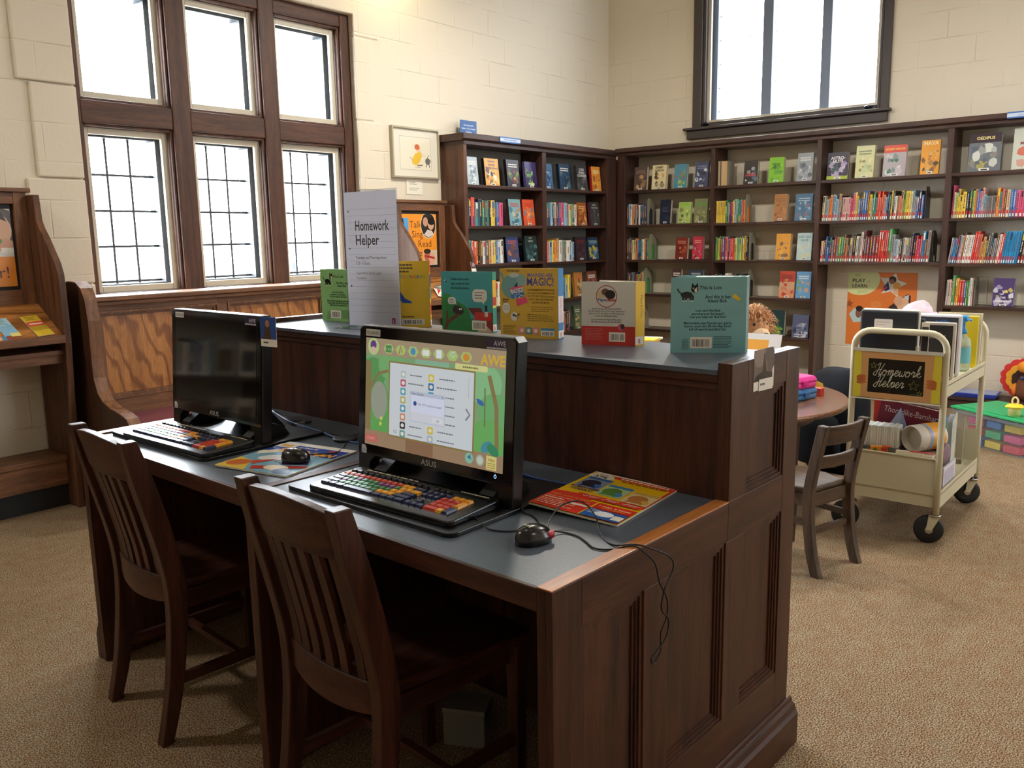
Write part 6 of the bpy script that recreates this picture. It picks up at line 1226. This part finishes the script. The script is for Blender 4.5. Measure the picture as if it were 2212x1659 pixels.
blk('folder', 'red folder edge standing at the window-side rear of the cart bottom shelf', 'folder', 4.36, 1.282, Z2, -82, [('folder_cover', -.006, .06, 0, .01, 0, .38, 'C43A34', .4, .001)])
blk('folder', 'purple folder standing behind the white file holder on the cart', 'folder', 4.50, 1.225, Z2, -78, [('folder_cover', 0, .23, 0, .02, 0, .40, '4E2E86', .4, .002)])
t = thing('folded_card', 'pale blue folded card poking up in front of the dictionary', 'card', (4.235, 1.195, Z2+.22), math.radians(-80)); mb = MB(); mb.prism([(0, 0), (.07, 0), (.062, .115)], 'y', 0, .004, paint('B8C8E4', .5)); mb.build('card_leaf', t); mb = MB(); mb.prism([(.01, 0), (.10, 0), (.062, .113)], 'y', .03, .034, paint('A8B8D8', .5)); mb.build('card_leaf', t)
# crayons and small boxes near the lip
blk('scrap_tray', 'shallow tray of odds and ends just behind the cart bottom lip', 'tray', 4.05, 1.295, Z2, -90, [('tray_base', 0, .38, 0, .045, 0, .148, '6A6458', .6, .002)])
for i, (y, c, a) in enumerate(((1.285, 'D8C8D0', 20), (1.268, '8A6A3A', 60), (1.258, 'C8B090', -20), (1.245, '4A6A3A', 35), (1.232, '7A4A2A', 75), (1.222, 'B89A6A', -40))):
    t = thing('crayon', ('%s crayon lying in the scrap tray, %s from the window side' % (('pale', 'brown', 'tan', 'green', 'rust', 'sandy')[i], nth(i+1))), 'crayon', (4.072, y, Z2+.1535+.003*(i % 2)), math.radians(a), 'crayons in the scrap tray')
    mb = MB(); mb.cyl((-.02, 0, 0), (.02, 0, 0), .005, paint(c, .5), 8); mb.build('stick', t); mb = MB(); mb.cyl((.02, 0, 0), (.03, 0, 0), .005, paint(c, .5), 8, .001); mb.build('tip', t)
t = blk('crayon_box', 'small orange and yellow crayon box in the scrap tray', 'box', 4.06, 1.205, Z2+.149, -75, [('box_body', 0, .075, 0, .022, 0, .030, 'DE8A24', .45, .001), ('box_flap', .05, .09, -.004, .02, .0302, .034, 'C8502A', .45, 0)])
mb = MB(); A = Art(.4); A.ell(.02, .013, .01, .01, '5A7A2A'); A.rect(.045, .004, .07, .026, 'C83A28'); A.emit_to(mb, (0, 0, 0), (1, 0, 0), (0, 0, 1)); mb.build('box_print', t)
lump('tissue', 'scrunched white tissue at the window-side corner of the cart bottom shelf', 'tissue', (4.085, 1.262, Z2+.16), (.022, .025, .03), paint('E6E2E4', .7), 9, 14, .4)
blk('flat_box', 'thin cream box lying in front of the white tub', 'box', 4.048, 1.09, Z2+.156, -90, [('box_body', 0, .115, 0, .02, 0, .022, 'DDD2B8', .5, .001)])
blk('ruler', 'red strip lying along the cart bottom lip beside the cream box', 'strip', 4.05, 1.03, Z2+.179, -90, [('strip_body', 0, .10, 0, .012, 0, .004, 'C8484A', .4, 0)])
# things seen through the open side of the cart
t = blk('binder', 'pale yellow edged binder and papers standing in the open side of the cart', 'binder', 4.40, .935, Z2, 8, [('binder_cover', 0, .24, 0, .004, 0, .27, 'D8DAD8', .3, .001), ('binder_papers', .004, .22, .0045, .03, .004, .262, 'C8CCD0', .5, 0), ('binder_edge', .215, .243, -.0012, .0, .0, .265, 'E0D890', .4, 0)])
mb = MB(); A = Art(.4); A.ell(.229, .06, .006, .007, 'B0A860'); A.lines(.02, .22, .15, 3, .03, .01, 'A8B0B8', 3); A.emit_to(mb, (0, -.0014, 0), (1, 0, 0), (0, 0, 1)); mb.build('binder_print', t)
blk('workbook', 'blue and green workbook leaning against the binder on the cart', 'book', 4.26, .945, Z2, 4, [('cover', 0, .12, 0, .012, 0, .30, '3E78A8', .4, .001), ('cover_panel', .08, .115, -.001, 0, .1, .27, '5AA05A', .4, 0)])
blk('paper_sheet', 'crumpled looking white printed sheets drooping at the open side of the cart', 'paper', 4.15, .905, Z2, 0, [('sheet', 0, .22, 0, .008, 0, .10, 'D2CCD4', .6, .001), ('print', .02, .19, -.0008, 0, .02, .08, 'B4AEC0', .6, 0)])
lump('plastic_wallet', 'shiny clear wallet of small pink and green things above the white sheets', 'wallet', (4.21, .918, Z2+.11), (.06, .018, .045), clear('E8D8E4', rough=.1, mix=('A88A9A', .55)), 12, 18, .3)
blk('bookend', 'olive grey steel bookend beside the binder at the cart far post', 'bookend', 4.66, .94, Z2, 8, [('plate', 0, .10, 0, .002, 0, .23, '8C8660', .4, .001), ('foot', 0, .10, .002, .09, 0, .0015, '8C8660', .4, 0)])
# ================================================================== on the round table
ZT = .5503
def pencil_box(name, label, x, y, z, rz, c):
    t = thing(name, label, 'pencil box', (x, y, z), math.radians(rz), 'plastic pencil boxes on the round table'); m = paint(c, .3); secs = lambda z0, z1, s: [[(a*s, b*s, z0) for a, b in R_] for R_ in ()]
    R_ = []
    for cx, cy_, a0 in ((.09, .055, 0), (-.09, .055, 90), (-.09, -.055, 180), (.09, -.055, 270)): R_ += [(cx+.02*math.cos(math.radians(a0+i*30)), cy_+.02*math.sin(math.radians(a0+i*30))) for i in range(4)]
    for nm, lv in (('box_base', ((0, .93), (.006, .97), (.030, 1.0))), ('box_lid', ((.031, 1.02), (.040, 1.02), (.056, .93), (.060, .85)))):
        mb = MB(); mb.loft([[(a*s, b*s, zz) for a, b in R_] for zz, s in lv], m); mb.build(nm, t)
    mb = MB(); mb.box(-.02, .02, -.083, -.076, .022, .042, m); mb.build('latch', t, bevel=.002); return t
pencil_box('pencil_box', 'blue plastic pencil box on the round table under the pink one', 4.27, 1.665, ZT, -12, '2E6CB0'); pencil_box('pencil_box', 'bright pink plastic pencil box stacked on the blue one', 4.262, 1.67, ZT+.0603, -16, 'E0329A')
blk('block', 'small red block standing beside the blue pencil box on the round table', 'block', 4.40, 1.575, ZT, -20, [('block_body', 0, .035, 0, .045, 0, .042, 'CC3E34', .4, .003)])
t = thing('wedge_block', 'yellow wedge shape behind the red block on the round table', 'block', (4.485, 1.665, ZT), math.radians(-30)); mb = MB(); mb.prism([(-.09, 0), (.09, 0), (.075, .045), (.02, .07), (-.06, .07), (-.09, .03)], 'y', -.02, .02, paint('E8C04A', .45)); mb.build('wedge_body', t, bevel=.004)
# sloping homework notice and the puppet dog
t = thing('table_notice', 'white tilted notice with an orange homework band on the round table', 'sign', (3.88, 1.775, ZT), math.radians(-88))
mb = MB(); q = math.radians(20); v = Vector((0, math.sin(q), math.cos(q))); o = Vector((-.14, 0, .10)); w, h = .30, .28; p = [o, o+Vector((w, 0, 0)), o+Vector((w, 0, 0))+v*h, o+v*h]; nn = Vector((0, -math.cos(q), math.sin(q)))
mb.hexa([a-nn*.004 for a in p], p, paint('E8E6E6', .4)); A = Art(.4); A.rect(.02, .14, w-.06, .25, 'F0A838'); A.text('HOMEWORK', .13, .155, .036, '5A3A1A', 'c', bold=.03); A.lines(.03, .10, .2, 4, .024, .008, '8A8A90', 3); A.emit_to(mb, o, (1, 0, 0), v, clip=(0, 0, w, h)); mb.build('notice_sheet', t)
mb = MB(); mb.prism([(0, 0), (.02, 0), (.13, .30), (.11, .30)], 'x', -.10, .12, paint('1C1A1A', .5)); mb.prism([(.02, 0), (.16, 0), (.16, .012), (.02, .012)], 'x', -.10, .12, paint('1C1A1A', .5)); mb.prism([(-.03, .04), (.02, .04), (.02, .06), (-.03, .06)], 'x', -.13, .15, paint('1C1A1A', .5)); mb.build('easel', t)
def plush_dog():
    t = thing('plush_dog', 'shaggy ginger and white plush dog sitting on the round table behind the notice', 'toy', (4.24, 1.915, ZT), math.radians(238))
    fur, wh, dkn = paint('C8966E', 1, spec=.1), paint('DCC0A0', 1, spec=.1), paint('241A18', .4)
    mb = MB(); mb.loft([[(.09*s*math.cos(a)+ox, .08*s*math.sin(a), z) for a in (2*math.pi*k/18 for k in range(18))] for z, s, ox in ((0, .8, 0), (.03, 1.05, 0), (.10, 1.05, 0), (.18, .9, .01), (.25, .72, .02), (.30, .6, .03))], fur)
    mb.ball((.05, 0, .36), (.085, .08, .085), fur, 20); mb.ball((.115, 0, .33), (.055, .05, .042), wh, 16); mb.ball((.06, .05, .05), (.09, .03, .03), fur, 12); mb.ball((.06, -.05, .05), (.09, .03, .03), fur, 12); mb.ball((.06, .055, .16), (.03, .028, .09), fur, 12); mb.ball((.06, -.055, .16), (.03, .028, .09), fur, 12); mb.build('dog_body', t)
    mb = MB()
    for s in (-1, 1): mb.ball((.03, s*.082, .345), (.035, .016, .06), fur, 14)
    mb.build('ears', t)
    mb = MB(); mb.ball((.168, 0, .338), (.011, .015, .010), dkn, 12); mb.build('nose', t)
    for s in (-1, 1): mb = MB(); mb.ball((.112, s*.035, .385), .011, dkn, 12); mb.build('eye', t)
    mb = MB(); r = random.Random(5)     # shaggy tufts over the head
    for k in range(900):
        a = r.uniform(0, 2*math.pi); b = r.uniform(-.2, 1.55); n = Vector((math.cos(a)*math.cos(b), math.sin(a)*math.cos(b), math.sin(b))); p0 = Vector((.05, 0, .36))+Vector((n.x*.08, n.y*.076, n.z*.08)); L = r.uniform(.03, .075)
        if n.x > .55 and b < .5: continue
        d = (n*.8+Vector((r.uniform(-.5, .5), r.uniform(-.5, .5), r.uniform(-.2, .5)))).normalized(); mb.tube([p0, p0+d*L*.5, p0+d*L*.85+Vector((0, 0, -.008)), p0+d*L+Vector((0, 0, -.028))], [.0022, .002, .0014, .0004], fur if r.random() < .7 else wh, 5)
    mb.build('hair', t)
plush_dog()
t = blk('storage_bin', 'yellow folder box and papers on the far side of the round table', 'box', 4.20, 2.52, ZT, 15, [('box_body', -.10, .10, -.07, .07, 0, .255, 'D8A830', .45, .003), ('paper', -.12, .12, -.08, .06, .2555, .265, 'E8E6E0', .5, 0), ('yellow_sheet', -.11, .03, -.09, .04, .2655, .272, 'E8C030', .5, 0)])
# ================================================================== dark backpack beyond the table
t = thing('backpack', 'dark navy backpack standing on the floor between the round table and the cart', 'bag', (5.05, 1.70, 0), math.radians(-20))
fb = paint('15171D', .8, spec=.15)
mb = MB(); mb.loft([[(.12*s*math.copysign(abs(math.cos(a))**.6, math.cos(a)), .19*s*math.copysign(abs(math.sin(a))**.6, math.sin(a)), z) for a in (2*math.pi*k/28 for k in range(28))] for z, s in ((0, .86), (.03, .97), (.2, 1.0), (.40, .97), (.50, .9), (.57, .72), (.605, .4))], fb); mb.build('bag_body', t)
mb = MB(); mb.loft([[(-.12-.045*s+.05*s*math.copysign(abs(math.cos(a))**.6, math.cos(a)), .15*s*math.copysign(abs(math.sin(a))**.6, math.sin(a)), z) for a in (2*math.pi*k/24 for k in range(24))] for z, s in ((.05, .85), (.09, 1), (.26, 1), (.33, .8), (.35, .5))], paint('101218', .8, spec=.15)); mb.build('front_pocket', t)
for s in (-1, 1): mb = MB(); mb.tube(smooth_path([(.10, s*.07, .56), (.15, s*.09, .45), (.15, s*.10, .25), (.11, s*.12, .06)], 5), .014, paint('15161A', .7)); mb.build('shoulder_strap', t)
# ================================================================== tub, turkey and tray by the far shelf
tb = thing('storage_tub', 'clear plastic tub with a green lid, full of blocks, on the carpet', 'tub', (6.18, .98, 0), math.radians(-32))
pl = clear('EEF2F4', rough=.12, mix=('D8DEE4', .10)); W2, D2 = .19, .27
mb = MB(); b0, b1 = (.86, 1.0)
for f in range(4):
    c = [(-1, -1), (1, -1), (1, 1), (-1, 1)]; a, b = c[f], c[(f+1) % 4]; mb.face([(a[0]*W2*b0, a[1]*D2*b0, .002), (b[0]*W2*b0, b[1]*D2*b0, .002), (b[0]*W2, b[1]*D2, .23), (a[0]*W2, a[1]*D2, .23)], pl)
mb.face([(-W2*b0, -D2*b0, .002), (W2*b0, -D2*b0, .002), (W2*b0, D2*b0, .002), (-W2*b0, D2*b0, .002)], pl); mb.build('tub_body', tb)
mb = MB(); mb.box(-W2-.012, W2+.012, -D2-.012, -D2, .205, .225, pl); mb.box(-W2-.012, W2+.012, D2, D2+.012, .205, .225, pl); mb.box(-W2-.012, -W2, -D2, D2, .205, .225, pl); mb.box(W2, W2+.012, -D2, D2, .205, .225, pl); mb.build('tub_rim', tb)
mb = MB(); mb.box(-W2-.016, W2+.016, -D2-.016, D2+.016, .231, .245, paint('2AA868', .35)); mb.box(-W2+.02, W2-.02, -D2+.02, D2-.02, .2451, .250, paint('28A064', .35)); mb.build('lid', tb, bevel=.005)
r = random.Random(11)
for i in range(26):
    c, nm = (('D8485A', 'red'), ('3A78C0', 'blue'), ('3AB078', 'green'), ('E0C040', 'yellow'), ('D85A8A', 'pink'))[i % 5]
    lay, k = divmod(i, 9); gx, gy = (k % 3-1)*.094, (k//3-1)*.14
    M = Matrix.Rotation(math.radians(-32), 3, 'Z') @ Vector((gx, gy, 0)); mb = MB(); mb.box(-.042, .042, -.060, .060, 0, .045, paint(c, .4)); o = mb.build('toy_block', bevel=.004, loc=(6.18+M.x, .98+M.y, .006+.066*lay)); o.rotation_euler = (0, 0, math.radians(-32+r.uniform(-3, 3)))
    tag(o, 'chunky plastic block inside the clear tub', 'toy block', 'blocks in the clear tub')
t = thing('toy_bucket', 'little cream pot with a yellow lid and loop on the green tub lid', 'toy', (5.98, .93, .2503))
mb = MB(); mb.lathe((0, 0, 0), [(.036, 0), (.040, .05), (.040, .055)], paint('D8CC88', .4), 6); mb.build('pot', t)
mb = MB(); mb.lathe((0, 0, .0555), [(.056, 0), (.056, .008), (.040, .018), (.036, .02)], paint('E8CC28', .4), 6); mb.build('pot_lid', t)
mb = MB(); mb.tube([(.0, .016*math.cos(a), .092+.026*math.sin(a)) for a in (2*math.pi*k/14 for k in range(14))], .006, paint('DCCB98', .4), 8, closed=True); mb.build('loop', t)
def turkey():
    t = thing('plush_turkey', 'red, yellow and brown felt turkey on the low shelf past the cart', 'toy', (7.42, 1.10, .1005), math.radians(0))
    def fan(r_, n, c, x0, x1):
        mb = MB(); P = []
        for k in range(n*4):
            a = 2*math.pi*k/(n*4); q = r_*(1+.08*abs(math.sin(math.pi*k/4))); P.append((q*math.cos(a), .165+.9*q*math.sin(a)))
        mb.prism(P, 'x', x0, x1, paint(c, .9)); return mb
    fan(.165, 15, 'C8342E', .02, .045).build('tail_feathers', t, bevel=.006); fan(.125, 11, 'E8A830', -.005, .0199).build('tail_band', t, bevel=.006)
    fan(.085, 9, '3A2018', -.03, -.0051).build('tail_centre', t, bevel=.006)
    mb = MB(); mb.loft([[(-.06+.06*s*math.cos(a), -.02+.07*s*math.sin(a), z) for a in (2*math.pi*k/18 for k in range(18))] for z, s in ((.02, .5), (.05, .95), (.10, 1.05), (.15, .9), (.20, .6))], paint('6A3E28', .9)); mb.ball((-.10, -.07, .255), (.05, .05, .05), paint('5E3424', .9), 16); mb.build('turkey_body', t)
    mb = MB(); mb.ball((-.09, -.005, .27), (.04, .05, .045), paint('E8922A', .9), 14); mb.build('comb', t)
    mb = MB(); mb.prism([(-.145, .265), (-.185, .25), (-.145, .24)], 'y', -.08, -.06, paint('E8A030', .7)); mb.build('beak', t)
    mb = MB(); mb.ball((-.145, -.06, .225), (.012, .012, .028), paint('C8302A', .8), 10); mb.build('wattle', t)
    for s in (-1, 1):
        mb = MB(); mb.ball((-.142, -.07+s*.022, .28), .009, paint('181414', .3), 10); mb.build('eye', t)
        mb = MB(); mb.ball((-.06, -.02+s*.075, .09), (.045, .02, .05), paint('E0802E', .9), 14); mb.build('wing', t)
    mb = MB(); mb.tube([(-.085+.05*math.cos(a), -.045+.06*math.sin(a), .21-.03*math.sin(a)) for a in (2*math.pi*k/16 for k in range(16))], .010, paint('2E4A8A', .8), 8, closed=True); mb.build('scarf', t)
turkey()
t = thing('tray', 'shallow blue tray lying on the low shelf beside the felt turkey', 'tray', (7.42, 1.462, .1005), math.radians(3))
mb = MB(); mb.hexa([(-.10, -.18, .0), (.10, -.18, 0), (.10, .18, 0), (-.10, .18, 0)], [(-.115, -.20, .035), (.115, -.20, .035), (.115, .20, .035), (-.115, .20, .035)], paint('2C3EA0', .35)); mb.build('tray_base', t, bevel=.006)
mb = MB(); mb.box(-.10, .10, -.185, .185, .0352, .039, paint('9AA4C8', .4)); mb.build('tray_insert', t, bevel=.002)
blk('laptop', 'flat dark grey slab beside the blue tray on the low shelf', 'slab', 7.42, 1.84, .1005, 2, [('slab_body', -.09, .09, -.08, .08, 0, .025, '3A3A44', .4, .004), ('slab_top', -.088, .088, -.078, .078, .0252, .032, '50505A', .4, .003)])

# ================================================================== bookcase further along the window wall, seen mirrored in the black screen
bC = thing('bookcase', 'plain dark bookcase on the window wall, seen mirrored in the black screen', 'bookcase', (-.1, 4.8, 0))
bb(bC, 'side_panel', [(-1.10, -1.06, 4.66, 4.975, 0, 1.95)], S); bb(bC, 'side_panel', [(.88, .92, 4.66, 4.975, 0, 1.95)], S); bb(bC, 'divider', [(-.11, -.07, 4.66, 4.975, 0, 1.95)], S); bb(bC, 'cornice', [(-1.12, .94, 4.63, 4.975, 1.95, 2.0)], Sx)
for a, b in ((-1.06, -.11), (-.07, .88)):
    for z in (.10, .45, .80, 1.15, 1.50): bb(bC, 'shelf', [(a, b, 4.665, 4.975, z-.024, z)], Sx)
def far_book(x, z, w, h, c, label, back=.15):
    o = spine_book(w, h, back, c, 1, hash_(label)).build('book', loc=(x, 4.70, z+.0004)); tag(o, label, 'book', 'books mirrored in the black screen'); return o
for zi, (z, sn) in enumerate(((.45, 'lower'), (.80, 'middle'), (1.15, 'upper'))):
    x = .30; r = random.Random(zi)
    for i in range(14):
        c, nm = CC[r.choice('WECANTKBRJDI')]; w = .022+.018*r.random()
        far_book(x, z, w, .18+.04*r.random(), c, '%s book, %s from the divider on the %s mirrored shelf' % (nm, nth(i+1), sn)); x += w+.001
    for k, (bx, cc, nm) in enumerate(((-.02, 'D8D4C8', 'white'), (.14, '9A988E', 'pale grey'))):
        t = blk('display_book', '%s book shown face out on the %s mirrored shelf' % (nm, sn), 'book', bx, 4.72, z+.0004, 0, [('cover', 0, .135, 0, .003, 0, .21, cc, .35, 0), ('pages', .003, .132, .0032, .022, .003, .207, 'D8CFB8', .6, 0), ('cover_picture', .02, .115, -.0008, 0, .03, .16, ('4A3A3A', '2E3A4A', '5A4A34')[(zi+k) % 3], .4, 0)])
# ================================================================== outside the tall window
mb = MB(); mb.box(-10, 40, 5.6, 60, -.35, -.25, paint('C8C6C0', .9)); struct(mb.build('ground_outside'))
t = thing('bicycle', 'blue bicycle parked far outside, seen through the pane beside the acrylic sign', 'bicycle', (17.2, 24, -.25), math.radians(10))
for x in (-.52, .52):
    mb = MB(); mb.tube([(x+.33*math.cos(a), 0, .345+.33*math.sin(a)) for a in (2*math.pi*k/28 for k in range(28))], .016, paint('22252C', .6), 6, closed=True)
    wh = mb.build('wheel', t); mb = MB()
    for k in range(8): a = math.pi*k/8; mb.tube([(x-.32*math.cos(a), 0, .345-.32*math.sin(a)), (x+.32*math.cos(a), 0, .345+.32*math.sin(a))], .003, paint('8A8C90', .4), 4)
    mb.build('spokes', wh)
mb = MB(); bl = paint('2A5A90', .4)
for p, q in (((-.52, 0, .345), (-.05, 0, .33)), ((-.05, 0, .33), (.36, 0, .80)), ((-.52, 0, .345), (-.18, 0, .82)), ((-.05, 0, .33), (-.20, 0, .90)), ((-.18, 0, .80), (.36, 0, .84)), ((.52, 0, .345), (.34, 0, .95))): mb.tube([p, q], .02, bl, 8)
mb.build('bike_frame', t)
mb = MB(); mb.box(-.32, -.08, -.06, .06, .90, .95, paint('1C1C20', .6)); mb.build('saddle', t, bevel=.015)
mb = MB(); mb.tube([(.30, -.28, 1.0), (.34, -.1, .98), (.34, .1, .98), (.30, .28, 1.0)], .014, paint('1C1C20', .5), 8); mb.build('handlebar', t)
mb = MB(); mb.lathe((-.05, 0, .33), [(.09, -.03), (.09, -.02)], paint('3A3A3E', .4), 20, 'y'); mb.tube([(-.05, -.05, .33), (-.05, -.05, .17)], .01, paint('3A3A3E', .4)); mb.build('crank', t)
